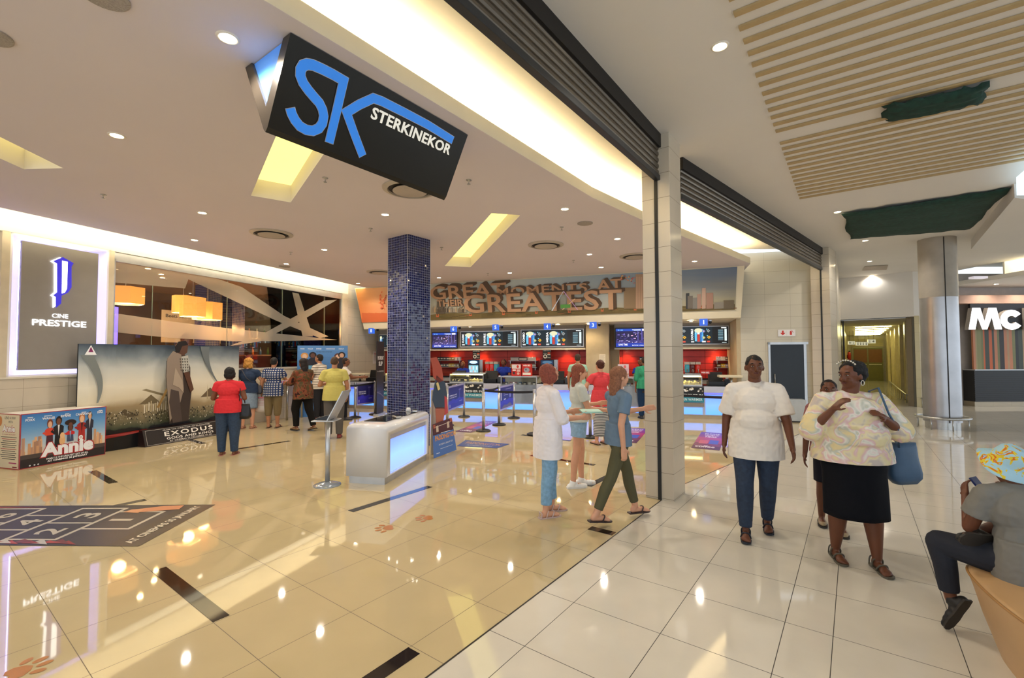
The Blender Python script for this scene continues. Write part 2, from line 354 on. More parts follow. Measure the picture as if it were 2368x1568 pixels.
def strip(a, b, c, d, z=.0015):
    m = MB(); p = [gp(*x, z) for x in (a, b, c, d)]; m.prism([(q.x, q.y) for q in p], .0002, z, M_inlay); struct('trim_floor', m)
for u0, u1, v0, v1 in ((1.29, 1.39, 3.38, 4.57), (-.1, 1.87, 2.06, 2.16), (3.08, 4.27, 4.47, 4.57), (4.15, 4.25, 1.9, 2.16), (1.8, 1.9, 8.13, 9.24), (1.0, 1.87, 6.83, 6.93), (3.66, 3.76, 10.3, 11.0), (3.86, 4.85, 9.15, 9.25), (6.55, 6.65, 3.3, 4.5), (8.1, 8.2, 4.6, 5.8), (5.5, 6.4, 2.8, 2.9)):
    strip((u0, v0), (u1, v0), (u1, v1), (u0, v1))
m = MB(); d_ = (SHK - SH0).normalized(); n_ = Vector((-d_.y, d_.x, 0)) * .006
for a, b in ((SH0, SHK), (SH1, SHE)): m.add([a - n_ + Vector((0, 0, .001)), b - n_ + Vector((0, 0, .001)), b + n_ + Vector((0, 0, .001)), a + n_ + Vector((0, 0, .001))], [(0, 1, 2, 3)], M_dark)
struct('trim_threshold', m)

# ------------------------------------------------------------------ foyer ceiling with light troughs
LIP = [Vector((-5.9, -3.2, 0)), Vector((-1.545, 2.81, 0)), Vector((1.146, 6.466, 0)), Vector((2.263, 7.671, 0)), Vector((5.881, 11.30, 0))]
MTL, MTR = zat(822, 666.5, 3.95), zat(1704.7, 615.5, 3.95)
cofA = [gp(*p) for p in ((2.93, 6.69), (3.41, 6.53), (2.62, 4.12), (2.15, 4.28))]
cofB = [gp(*p) for p in ((8.2, 8.18), (8.72, 7.78), (5.93, 4.23), (5.57, 4.53))]
cofC = [gp(*p) for p in ((1.16, 7.47), (.89, 7.88), (-1.2, 5.75), (-.93, 5.34))]
outer = [CA - cd_ * 12, CB + cd_ * .2, bk(-.9, 2.4), bk(10.6, 2.4), LIP[4], LIP[3], LIP[2], LIP[1], LIP[0]]
ce = slab(outer, [cofA, cofB, cofC], 3.95, M_ceil, flip=True)
for q in (cofA, cofB, cofC):
    for i in range(4): a, b = q[i], q[(i + 1) % 4]; ce.add([(a.x, a.y, 3.95), (b.x, b.y, 3.95), (b.x, b.y, 4.2), (a.x, a.y, 4.2)], [(0, 1, 2, 3)], M_ceil)
for a, b in zip(LIP, LIP[1:]):     # upstand of the facade cove
    ce.add([(a.x, a.y, 3.95), (b.x, b.y, 3.95), (b.x, b.y, 4.10), (a.x, a.y, 4.10)], [(0, 1, 2, 3)], M_white)
struct('ceiling', ce)
M_lid = mat('glowing_trough_panel', '#f4ec9e', emit=1.05, ecol='#fff08a', var=.05, scale=2)
for q, lab in ((cofA, 'yellow glowing ceiling trough running from behind the hanging sign'), (cofB, 'long yellow glowing ceiling trough right of the blue column'), (cofC, 'pale green-yellow ceiling trough at the left picture edge')):
    m = MB(); m.add([(p.x, p.y, 4.2) for p in q], [(3, 2, 1, 0)], M_lid)
    t = tag(m.build('ceiling_light_trough'), lab, 'light trough')
# lamp strips hidden in the coves
m = MB(); 
for a, b in zip(LIP, LIP[1:]):
    d = (b - a).normalized(); n = Vector((-d.y, d.x, 0)); p, q = a + n * .07 + d * .05, b + n * .07 - d * .05; r = n * .05
    m.prism([(x.x, x.y) for x in (p, q, q + r, p + r)], 3.97, 4.03, M_led)
tag(m.build('cove_strip_light'), 'warm light strip hidden behind the lip of the cove along the roller shutters', 'strip light')
m = MB(); p, q = CA - cd_ * 9 - cn_ * .08, CB - cn_ * .08; r = -cn_ * .05
m.prism([(x.x, x.y) for x in (p, q, q + r, p + r)], 3.97, 4.03, M_led)
tag(m.build('cove_strip_light'), 'warm light strip hidden in the left cove above the glass wall', 'strip light')
# cove tops
top = [SH0 + Vector((-1.5, 1.2, 0)), SH0, SHK, SH1, SHE + (SHE - SH1).normalized() * .2, LIP[4] + Vector((-.2, .5, 0)), LIP[3] + Vector((-.45, .5, 0)), LIP[2] + Vector((-.55, .45, 0)), LIP[1] + Vector((-.55, .4, 0))]
struct('ceiling_cove', slab(top, [], 4.42, M_white, flip=True))
m = MB(); ed = [LIP[4] + Vector((-.2, .5, 0)), LIP[3] + Vector((-.45, .5, 0)), LIP[2] + Vector((-.55, .45, 0)), LIP[1] + Vector((-.55, .4, 0)), LIP[0] + Vector((-.55, .4, 0))]
for a, b in zip(ed, ed[1:]): m.add([(a.x, a.y, 3.96), (b.x, b.y, 3.96), (b.x, b.y, 4.42), (a.x, a.y, 4.42)], [(0, 1, 2, 3)], M_white)
struct('trim_cove', m)
a, b = CA - cd_ * 12, CB + cd_ * .2
struct('ceiling_cove', slab([a + cn_ * .62, b + cn_ * .62, b - cn_ * .3, a - cn_ * .3], [], 4.35, M_white, flip=True))
# ------------------------------------------------------------------ mall ceiling
mc = [SH0, SHK, SH1, SHE, Vector((8.45, 11.96, 0)), Vector((11.72, 16.42, 0)), Vector((13.08, 14.97, 0)), Vector((14.4, 14.97, 0)), Vector((14.4, 12.5, 0)), Vector((22, 12.5, 0)), Vector((22, -4.77, 0))]
struct('ceiling_mall', slab(mc, [], 4.4, M_ceil2, flip=True))
# slatted panel
M_slat = mat('timber_slat', '#b89f72', .6, var=.08, scale=8)
M_slatb = mat('slat_backing', '#d6cbbb', .8, var=.02)
m = MB(); us = []
u0 = 3.05
while u0 < 9.2:
    if not 6.22 < u0 < 6.5: us.append(u0)
    u0 += .198
for uu in us:
    x = [gp(uu, .70), gp(uu + .062, .70), gp(uu + .062, -2.25 if uu > 8 else -3.6), gp(uu, -2.25 if uu > 8 else -3.6)]
    m.prism([(p.x, p.y) for p in x], 4.38, 4.398, M_slat)
o = struct('trim_slats', m)
# dark green nets
M_net = mat('green_shade_net', '#12382e', .8, var=.35, scale=14, bump=.3)
def net(name, cor, z, sag, lab, seed):
    random.seed(seed); nx, ny = 22, 10; P = []; f = []
    for j in range(ny + 1):
        for i in range(nx + 1):
            s, t = i / nx, j / ny; a = cor[0].lerp(cor[1], s); b = cor[3].lerp(cor[2], s); p = a.lerp(b, t); e = min(s, 1 - s, t, 1 - t)
            p.z = z - sag * (1 - (2 * s - 1) ** 4) * (1 - (2 * t - 1) ** 4) - .012 * math.sin(t * 23 + 5 * s) + .008 * random.random(); 
            if e == 0: p.x += .03 * math.sin(i * 1.7 + j); p.y += .03 * math.cos(i * 1.3 + j)
            P.append(p)
    for j in range(ny):
        for i in range(nx): k = j * (nx + 1) + i; f.append((k, k + 1, k + nx + 2, k + nx + 1))
    mb = MB(); mb.add(P, f, M_net); o = mb.build(name, smooth=True); so = o.modifiers.new('thick', 'SOLIDIFY'); so.thickness = .004
    return tag(o, lab, 'net')
net('shade_net', [zat(*p, 4.33) for p in ((2043, 245), (2284, 197), (2272, 240), (2047, 285))], 4.34, .05, 'small dark green net sagging under the slatted ceiling panel', 1)
net('shade_net', [zat(*p, 4.38) for p in ((1948, 492), (2335, 434), (2245, 527), (1966, 553))], 4.36, .06, 'large dark green net covering the ceiling opening by the steel column', 2)
m = MB(); c_ = mat('bare_timber', '#b9a98b', .7)
a, b = zat(2140, 553, 4.3), zat(2170, 460, 4.3)
# dropped beam to the right of the net and lower soffit beyond
q = [zat(2345, 425, 4.4), zat(2245, 555, 4.4), zat(2245, 555, 4.4) + Vector((2, .6, 0)), zat(2345, 425, 4.4) + Vector((3, 1, 0))]
m = MB(); m.prism([(p.x, p.y) for p in q], 4.18, 4.4, M_ceil2); struct('trim_beam', m)
m = MB(); q = [zat(*p, 4.17) for p in ((2350, 410), (2420, 350), (2420, 452), (2351, 452))]
m.add(q, [(3, 2, 1, 0)], mat('skylight_glow', '#cfe6f2', emit=1.1, ecol='#cfe8f6', var=0)); tag(m.build('skylight_panel'), 'pale blue corner of a skylight at the right picture edge', 'skylight')
m = MB(); q = [zat(*p, 4.39) for p in ((1994, 626), (2000, 616), (2054, 613), (2050, 624))]; m.add(q, [(3, 2, 1, 0)], mat('beige_grille', '#a99a88', .6)); tag(m.build('ceiling_grille'), 'flat beige air grille between two mall downlights', 'air grille')

# ------------------------------------------------------------------ air diffusers, speakers, sprinklers
M_diff = mat('grey_diffuser', '#b9ae9f', .5); M_slot = mat('dark_slot', '#2b2620', .7)
def diffuser(q, lab, rr=.36):
    t = thing('ceiling_diffuser', lab, 'air diffuser', zat(*q, 3.95), 0, 'round air diffusers in the foyer ceiling')
    m = MB(); m.lathe([(rr, -.001), (rr, -.012), (rr * .82, -.03), (rr * .80, -.001)], n=40, m=M_diff); m.build('outer_ring', None, t, smooth=False)
    m = MB(); m.lathe([(rr * .78, -.012), (rr * .78, -.004)], n=40, m=M_slot); m.build('slot', None, t)
    m = MB(); m.lathe([(rr * .3, -.02), (rr * .62, -.03), (rr * .63, -.038), (rr * .2, -.045), (.01, -.046)][::-1], n=40, m=M_diff); m.build('centre_plate', None, t)
for q, l in (((628, 540), 'round air diffuser nearest the glass wall'), ((1262, 566), 'round air diffuser in the ceiling right of the yellow trough'), ((1470, 592), 'round air diffuser partly behind the tiled pillar'),
             ((880, 629), 'round air diffuser partly behind the blue column'), ((948, 437), 'round air diffuser peeking out below the hanging sign'), ((-300, -300), 'x'))[:5]: diffuser(q, l)
for q, l in (((1353, 516), 'flat round ceiling speaker between downlight and pillar'), ((-30, 78), 'flat round ceiling speaker cut by the left picture edge'), ((240, -12), 'flat round ceiling speaker cut by the top picture edge'), ((658, 616), 'flat round ceiling speaker beside a downlight near the left cove')):
    m = MB(); m.lathe([(.13, -.001), (.13, -.01), (.12, -.014), (.01, -.014)][::-1], n=32, m=mat('speaker_mesh', '#a39a90', .8, var=.2, scale=90)); tag(m.build('ceiling_speaker', loc=zat(*q, 3.95)), l, 'speaker')
sp0 = MB(); sp0.lathe([(.004, -.06), (.022, -.058), (.022, -.054), (.005, -.05), (.005, -.02), (.012, -.018), (.012, -.01), (.035, -.008), (.035, -.001)], n=14, m=M_chrome)
me_s = sp0.mesh('sprinkler', None, True)
for q, l in (((239, 450), 'chrome sprinkler near the left cove'), ((752, 411), 'chrome sprinkler just below the hanging sign'), ((1084, 416), 'chrome sprinkler right of the hanging sign corner'), ((857, 528), 'small sprinkler left of the top of the blue column'),
             ((672, 583), 'small sprinkler right above a downlight by the left cove'), ((1299, 525), 'small sprinkler below the downlight at the cove bend'), ((1326, 602), 'small sprinkler left of the word AT'), ((1021, 572), 'small sprinkler right of the top of the blue column'), ((1128, 632), 'small sprinkler above the left part of the mural')):
    o = bpy.data.objects.new('sprinkler', me_s); COL.objects.link(o); o.location = zat(*q, 3.95); tag(o, l, 'sprinkler', 'sprinklers in the foyer ceiling')

# ------------------------------------------------------------------ roller shutters and tiled pillars
M_shut = mat('shutter_slat', '#6e665b', .35, .75, var=.1, scale=3); M_shutd = mat('shutter_housing', '#221e1b', .6, .3); M_bar = mat('shutter_bottom_bar', '#3a3c3f', .4, .5)
def shutter(a, b, lab, off=0):
    d = b - a; L = d.length; t = thing('roller_shutter', lab, 'roller shutter', a, math.atan2(d.y, d.x))
    m = MB(); z = 3.90
    while z < 4.24: # curved slats
        P = []; n = 5
        for i in range(n + 1):
            a_ = -math.pi / 2 + math.pi * i / n; y = -.022 * math.cos(a_); P.append((y, z + .0375 + .0355 * math.sin(a_)))
        m.add([(x, p[0], p[1]) for x in (0, L) for p in P], [(i, i + n + 1, i + n + 2, i + 1) for i in range(n)] , M_shut); z += .075
    m.box(0, L, 0, .02, 3.88, 4.3, M_shutd); m.build('curtain', None, t)
    m = MB(); m.box(0, L, -.035, .035, 3.836, 3.9, M_bar); m.build('bottom_bar', None, t, bevel=.006)
    m = MB(); m.box(0, L, -.05, .06, 4.235, 4.4, M_shutd); m.build('housing', None, t)
    return t
dA = (SHK - SH0).normalized(); dB = (SHE - SH1).normalized(); 
shutter(SH0, SHK + dA * .02, 'long dark roller shutter rolled up above the left part of the entrance')
shutter(SH1 - dB * .02, SHE, 'dark roller shutter rolled up between the centre pillar and the end pillar')
def pillar(name, o, ex, ey, w, d, h, lab, guide):
    t = thing(name, lab, 'pillar', o, math.atan2(ex.y, ex.x)); m = MB(); m.box(0, w, 0, d, 0, h)
    p = m.build('tiled_shaft', grid_mat('pillar_tile', '#cbbfab', '#7d705c', 50, -3, .3, .02, lw=.005, ax=('X', 'Z'), rough=.18, var=.03), t, bevel=.004)
    m = MB(); [m.box(*g, .0, 3.84, M_black) for g in guide]; m.build('shutter_guide', None, t)
    return t
PB = Vector((1.889, 5.45, 0)); ex = -GV; ey = GU
pillar('tiled_pillar', PB + GV * .34, ex, ey, .34, .44, 4.4, 'square cream tiled pillar standing between the two roller shutters', [(.155, .195, -.012, .05)])
n2 = Vector((dB.y, -dB.x, 0))
pillar('tiled_pillar', SHE - n2 * .23, n2, dB, .41, .72, 4.4, 'cream tiled end pillar right of the dark door, at the far shutter', [(.205, .24, -.012, .05)])

# ------------------------------------------------------------------ walls on the right: passage and shop
M_dwall = M_tilew
wall('wall_passage_left', (8.45, 11.96), (11.72, 16.42), 0, 4.4, M_tilew)
C0, C1 = Vector((11.72, 16.42, 0)), Vector((13.08, 14.97, 0)); CL_ = 17.6
M_ctile = grid_mat('passage_tile', '#cfc39a', '#94876a', .6, 0, .3, 0, lw=.004, ax=('X', 'Z'), rough=.22, var=.03)
wall('wall_passage_left', C0, C0 + GU * CL_, 0, 2.95, M_ctile)
wall('wall_passage_right', C1 + GU * 19, C1, 0, 2.95, M_ctile)
e0, e1 = C0 + GU * CL_, C1 + GU * (CL_ + .3)
wall('wall_passage_end', e0 - GV * -.1, e1 + GV * -.2, 0, 2.95, M_ctile, t=.1)
struct('ceiling_passage', slab([C0 + GV * .1, C1 - GV * .1, C1 - GV * .1 + GU * 19, C0 + GV * .1 + GU * 19], [], 2.9, M_ceil2, flip=True))
m = MB(); m.prism([(p.x, p.y) for p in (C0 + GV * .25, C1 - Vector((0, 0, 0)), Vector((14.4, 14.97, 0)), Vector((14.4, 15.5, 0)), C1 + GU * .5, C0 + GU * .5 + GV * .25)], 2.93, 4.4, M_ceil2); struct('wall_lintel', m)
wall('wall_right', C1, (13.62, 15.0), 0, 2.94, M_tilew, t=.3); wall('wall_right', (13.62, 15.0), (14.6, 15.42), 0, 4.4, M_tilew, t=.3)
for i, s in enumerate((2.2, 4.6, 7.2, 10.2, 13.4)):
    m = MB(); a = C1 + GU * s; q = [a, a + GV * .10, a + GV * .10 + GU * .5, a + GU * .5]; m.prism([(p.x, p.y) for p in q], 0, 2.9, mat('pilaster_cream', '#d8ca9c', .25)); struct('trim_pilaster', m)
# passage lights, signs, doors
for i in range(6):
    s = 5.0 + i * 2.1; a = C0 + GU * s - GV * .42; b = C0 + GU * s - GV * 1.65; m = MB(); m.prism([(p.x, p.y) for p in (a, b, b + GU * .09, a + GU * .09)], 2.86, 2.895, mat('passage_tube_light', '#fffce0', emit=15, ecol='#fff6a8', var=0))
    tag(m.build('passage_light'), 'long white-yellow ceiling light across the passage, %s from the entrance' % ['first', 'second', 'third', 'fourth', 'fifth', 'sixth', 'seventh'][i], 'ceiling light', 'ceiling lights along the passage')
t = thing('double_door', 'brown double door with a pale push bar at the end of the passage', 'door', dep(1960, 878, e0.y - 1.0) * 1)
dA0 = C0 + GU * (CL_ - .3) - GV * .25; dA1 = dA0 - GV * 1.6
m = MB(); f_ = frame(dA0, -GV, (0, 0, 1)); m.box(0, 1.6, 0, 2.15, -.02, .04, mat('steel_frame', '#8d8868', .4, .5), f_); m.build('frame', None, t, True)
for k in (0, 1):
    m = MB(); x = .05 + k * .76; m.box(x, x + .74, 0, 2.08, .04, .07, mat('door_olive', '#6e6a38', .5), f_); m.box(x + .03, x + .71, 1.15, 2.0, .07, .075, mat('door_brown', '#7a4a12', .4), f_); dd = m.build('door_leaf', None, t, True)
    m = MB(); m.box(x + .05, x + .68, 1.0, 1.06, .075, .11, mat('pale_bar', '#cfcaa8', .3), f_); m.build('push_bar', None, t, True)
m = MB(); f2 = frame(dA0 + Vector((0, 0, 2.2)), -GV, (0, 0, 1)); [m.box(0, 1.6, k * .11, k * .11 + .07, .04, .06, mat('louver', '#cfc48c', .5), f2) for k in range(5)]; tag(m.build('louvre_vent'), 'pale slatted vent above the brown door at the passage end', 'vent')
def hang_sign(px0, py0, px1, py1, Y, what, lab):
    a = dep(px0, py1, Y); b = dep(px1, py1, Y); c = dep(px0, py0, Y); t = thing('hanging_sign', lab, 'sign', a)
    w = (b - a).length; h = c.z - a.z; m = MB(); m.box(0, w, .0, .04, 0, h, mat('sign_white', '#e8e3c0', .4, emit=.5, ecol='#f5eec0')); m.build('board', None, t)
    for g_ in (.2, .8): m = MB(); m.tube([(w * g_, .02, h), (w * g_, .02, 2.9 - a.z)], .006); m.build('suspension_rod', M_dark, t)
    p = Pic(a + Vector((0, -.004, 0)), (1, 0, 0), (0, 0, 1), w, h, '#e8e3c0', .5)
    def arrow(x, d):
        p.line([(x - .12 * d, .5), (x + .12 * d, .5)], h * .14, '#222018'); p.poly([(x + .18 * d, .5), (x + .02 * d, .85), (x + .02 * d, .15)], '#222018')
    def man(x): p.oval(x, .8, .03, .1, '#222018'); p.rect(x - .035, .15, x + .035, .65, '#222018')
    for k, x in what: arrow(x, k) if k in (1, -1) else man(x)
    p.build('pictogram', t)
hang_sign(1962, 789, 1977, 797, 24, [(-1, .3), (0, .75)], 'white passage sign with a left arrow and a figure')
hang_sign(1980, 791, 2007, 799, 22, [(0, .15), (0, .38), (0, .6), (0, .85)], 'white passage sign with a row of four pictograms')
hang_sign(2007, 785, 2025, 794, 22, [(0, .25), (1, .68)], 'white passage sign with a figure and a right arrow')
# dark service door and low rails of the passage
t = thing('service_door', 'grey-brown metal door in the right wall of the passage, nearest the mall', 'door'); m = MB()
fr = frame(C1 + GU * .75 + GV * .01, -GU, (0, 0, 1)); m.box(-.05, .75, 0, 2.9, -.0, .05, mat('taupe_metal', '#57503f', .4, .4), fr); m.build('leaf', None, t, True)
m = MB(); m.ball((C1 + GU * .2 + GV * .09 + Vector((0, 0, 1.0))), .03, m=M_chrome); m.build('knob', None, t, True)
m = MB(); fr = frame(C0 + GU * .3 - GV * .04, GU, (0, 0, 1)); m.box(0, .9, 0, 2.9, 0, .05, mat('taupe_dark', '#322d25', .4, .4), fr); tag(m.build('service_door'), 'dark metal door just inside the passage on the left', 'door')
m = MB(); fr = frame(C1 + GU * 12 + GV * .01, -GU, (0, 0, 1)); m.box(0, .9, 0, 2.1, 0, .05, mat('taupe_dark2', '#4a4230', .4, .4), fr); tag(m.build('service_door'), 'narrow brown door far down the right side of the passage', 'door')
def rail(pts, lab, posts):
    t = thing('bumper_rail', lab, 'rail'); m = MB(); m.tube([p + Vector((0, 0, .28)) for p in pts], .025, m=M_chrome); m.build('rail_tube', None, t, True, smooth=True)
    for p in posts: m = MB(); m.tube([p, p + Vector((0, 0, .28))], .014, m=M_chrome); m.build('post', None, t, True, smooth=True)
a, b = C1 + GU * 1.4 + GV * .16, C1 + GU * 11.5 + GV * .16
rail([a + GV * -.15 - GU * .0, a, b], 'low steel bumper rail along the right wall of the passage', [a.lerp(b, i / 9) for i in range(10)])
a, b = C1 + Vector((.03, -.16, 0)), C1 + Vector((.5, -.14, 0)); rail([a + GU * .12, a, b], 'short low steel rail in front of the tiled wall end by the passage', [a, b])
# steel column
cc = Vector((9.95, 10.72, 0)); M_steelc = mat('polished_steel_cladding', '#b3b2b4', .3, .95, var=.12, scale=2)
t = thing('steel_column', 'tall round steel-clad column beside the passage', 'column', cc)
m = MB(); m.lathe([(.34, .16), (.34, 4.4)], n=64, m=M_steelc); o = m.build('lower_cladding', None, t, smooth=True, auto=30)
m = MB(); m.lathe([(.345, 3.02), (.345, 4.399)], n=64, m=mat('painted_cladding', '#aaa193', .45)); m.build('upper_cladding', None, t, smooth=True, auto=30)
m = MB(); m.lathe([(.31, 0), (.31, .16)], n=64, m=M_chrome); m.build('plinth', None, t, smooth=True, auto=30)
m = MB(); an = math.atan2(-cc.y, -cc.x) + .35
m.box(-.006, .006, -.008, .008, .16, 4.38, M_dark, Matrix.Translation((.347 * math.cos(an), .347 * math.sin(an), 0)) @ Matrix.Rotation(an, 4, 'Z')); m.build('joint_strip', None, t)
t = thing('column_rail', 'low ring-shaped steel rail round the foot of the steel column', 'rail', cc); m = MB(); m.tube([(.47 * math.cos(x * math.pi / 20), .47 * math.sin(x * math.pi / 20), .26) for x in range(40)], .028, m=M_chrome, closed=True); m.build('rail_tube', None, t, smooth=True)
for k in range(8): an = math.pi / 4 * k + .4; m = MB(); m.tube([(.47 * math.cos(an), .47 * math.sin(an), 0), (.47 * math.cos(an), .47 * math.sin(an), .25)], .013, m=M_chrome); m.build('post', None, t, smooth=True)
# shop on the far right
wall('wall_shop', (14.6, 15.42), (22, 15.4), 0, 4.4, mat('shop_plaster', '#b9b0aa', .7), t=.3)
m = MB(); m.box(14.4, 22, 12.7, 15.4, 3.92, 4.05, M_ceil2); struct('ceiling_shop', m)
m = MB(); m.box(14.4, 22, 12.75, 12.8, 4.07, 4.12, M_led); tag(m.build('cove_strip_light'), 'warm light strip in the ceiling recess before the right shop', 'strip light')
m = MB(); m.box(14.4, 22, 12.4, 15.4, 4.62, 4.65, M_white); m.box(14.4, 22, 13.4, 13.45, 4.05, 4.62, M_white); struct('ceiling_cove', m)
m = MB(); m.box(14.6, 21, 15.0, 15.4, 3.35, 3.62, mat('pink_fascia', '#b08f80', .6)); struct('trim_fascia', m)
t = thing('shop_counter', 'black counter front with fine horizontal ribs under the striped wall', 'counter', (15.0, 15.0, 0)); m = MB()
m.box(0, 5.9, 0, .38, .16, 1.17, M_black); [m.box(0, 5.4, -.012, 0, z / 100, z / 100 + .03, mat('black_rib', '#23242a', .4)) for z in range(20, 114, 6)]; m.build('front', None, t)
m = MB(); m.box(0, 5.4, -.03, .38, 1.17, 1.2, M_alu); m.build('top', None, t); m = MB(); m.box(0, 5.4, .02, .38, 0, .16, M_tilew); m.build('plinth', None, t)
m = MB(); random.seed(4); x = 0; cols = ['#c9602a', '#7a7a4c', '#b5936d', '#2b1c16', '#c8825c', '#d0683a', '#e0a27e', '#8c8a58', '#3a4034', '#d8551f', '#1f1a1a', '#a89468']
while x < 5.4:
    w = random.choice([.05, .07, .1, .14]); m.box(15.1 + x, 15.1 + x + w, 15.1, 15.16, 1.2, 2.58, flat(random.choice(cols), 0, .4)); x += w
tag(m.build('striped_screen'), 'wall of orange, olive and brown vertical stripes under the lit shop letters', 'striped wall')
t = thing('shop_sign', 'white lit letters Mc on a dark panel over the striped wall', 'sign', (15.5, 14.95, 2.58))
m = MB(); m.box(-.55, 2.6, .05, .12, .02, .76, mat('sign_navy', '#15151c', .4)); m.build('backing_panel', None, t)
a = dep(2240, 762, 14.86); m = MB(); Ms = flat('#ffffff', 1.8); Mg = mat('letter_side', '#a59e98', .5)
fm = frame(a, (1, 0, 0), (0, 0, 1)); sc_ = 14.86 / 1066
Mshape = [(0, 0), (.14, .7), (.40, .7), (.52, .26), (.66, .7), (.92, .7), (1.08, 0), (.84, 0), (.76, .4), (.60, 0), (.44, 0), (.30, .4), (.22, 0)]
arc = lambda r0, n_=16: [(1.40 + r0 * 1.12 * math.cos(a), .31 + r0 * .98 * math.sin(a)) for a in [math.pi * (.2 + 1.6 * i / n_) for i in range(n_ + 1)]]
Cshape = arc(.33) + arc(.13)[::-1]; Dshape = [(1.9, 0), (1.9, .7), (2.2, .7), (2.2, 0)]
for sh in (Mshape, Cshape, Dshape): m.prism(sh, -.14, -.002, Mg, fm); m.prism(sh, -.001, .003, Ms, fm)
m.build('lit_letters', None, t, True)
t = thing('fire_bell', 'small red box hanging from the ceiling near the right edge', 'alarm', dep(2350, 578, 11.5)); m = MB(); m.box(-.07, .07, -.05, .05, -.06, .06, mat('alarm_red', '#8e2a16', .4)); m.box(-.01, .01, -.01, .01, .06, 4.4 - t.location.z, M_alu); m.build('housing', None, t)
m = MB(); m.box(-.2, .2, -.08, .08, -.03, .03, mat('lamp_box', '#dcd6e0', .4, emit=.4)); tag(m.build('emergency_light', loc=Vector((dep(2262, 643, 13.2).x, 13.2, 3.9))), 'small flat white lamp under the shop ceiling', 'lamp')

for x, l in ((15.35, 'small downlight over the left end of the shop letters'), (16.5, 'small downlight over the striped wall at the right edge')): downlight(Vector((x, 14.55, 3.918)), l, 'downlights of the right shop', 45, '#fff0dc')
t = thing('fire_extinguisher', 'small red fire extinguisher on the left wall deep in the passage', 'fire extinguisher', C0 + GU * 13 - GV * .12 + Vector((0, 0, 1.35))); m = MB(); m.lathe([(.0, 0), (.085, 0), (.085, .4), (.04, .47), (.0, .47)], n=16, m=mat('extinguisher_red', '#b01c14', .3)); m.build('cylinder', None, t, smooth=True); m = MB(); m.box(-.03, .06, -.015, .015, .47, .54); m.build('valve', M_black, t); m = MB(); m.box(-.05, .05, .05, .12, .1, .3); m.build('wall_bracket', M_dark, t)
# ------------------------------------------------------------------ left wall with the glass front
LRZ = math.atan2(cd_.y, cd_.x)
def lw(s, off=0, z=0): return WA + cd_ * s + cn_ * off + Vector((0, 0, z))
sG0, sG1 = ws(264, 700), ws(792, 750); sEnd = ws(800, 760)
sP0, sP1 = ws(20, 700), ws(250, 700)
mb = MB(); mb.box(-6, sEnd + .1, 0, .15, 0, 1.38); struct('wall_left', mb, M_tilew, loc=WA, rz=LRZ)
mb = MB(); mb.box(-6, sEnd + .1, 0, .2, 3.73, 4.35); struct('wall_left', mb, M_white, loc=WA, rz=LRZ)
mb = MB(); mb.box(-6, sEnd + .1, -.02, .2, 1.36, 1.39); struct('trim_sill', mb, mat('sill_stone', '#d8d0bd', .3), loc=WA, rz=LRZ)
mb = MB(); mb.box(sP1, sG0 - .01, -.0, .3, 1.38, 3.74); mb.box(sG1, sEnd + .1, 0, .2, 1.38, 3.74); mb.box(sP0 - .1, sP0, -.0, .3, 1.39, 3.74); struct('trim_jamb', mb, mat('jamb_cream', '#cfc3ab', .5), loc=WA, rz=LRZ)
# glass front: five panes, head rail, frosted bands
cuts = [sG0, ws(356, 700), ws(529, 700), ws(656, 740), ws(754, 740), sG1]
t = thing('glass_front', 'tall frameless glass front of the lounge with frosted diagonal bands', 'glass wall', WA, LRZ)
for a, b in zip(cuts, cuts[1:]):
    m = MB(); m.box(a + .006, b - .006, .05, .062, 1.4, 3.56, M_pane); m.build('glass_pane', None, t)
m = MB(); m.box(sG0, sG1, .03, .09, 3.55, 3.74); m.box(sG0, sG1, .035, .08, 1.385, 1.41); m.box(sG0, sG0 + .03, .03, .08, 1.4, 3.6); m.box(sG1 - .03, sG1, .03, .08, 1.4, 3.6); m.build('head_rail', M_alu, t)
for c in cuts[1:-1]: m = MB(); m.box(c - .006, c + .006, .05, .062, 1.4, 3.56); m.build('glass_joint', mat('joint_green', '#8f9a80', .3), t)
def clipband(pts):
    out = []
    for q in pts: p = wl(*q, .045); out.append((p - WA - cn_ * .045).dot(cd_)); out.append(max(1.41, min(3.55, p.z)))
    return [(out[i], out[i + 1]) for i in range(0, len(out), 2)]
m = MB()
for bnd in ([(264, 594), (430, 627), (436, 646), (428, 667), (264, 653)], [(430, 627), (500, 640), (560, 664), (658, 731), (760, 778), (740, 782), (638, 741), (436, 646)],
            [(531, 800), (612, 770), (750, 695), (780, 693), (700, 740), (600, 790)], [(676, 676), (691, 679), (724, 778), (700, 778)], [(264, 724), (400, 744), (535, 760), (650, 772), (780, 786), (640, 789), (535, 789), (400, 782), (264, 768)]):
    m.poly([(x, .0, z) for x, z in clipband(bnd)], M_film)
for v in range(len(m.v)): m.v[v] = (m.v[v][0], .048, m.v[v][2])
m.build('frosted_band', None, t)
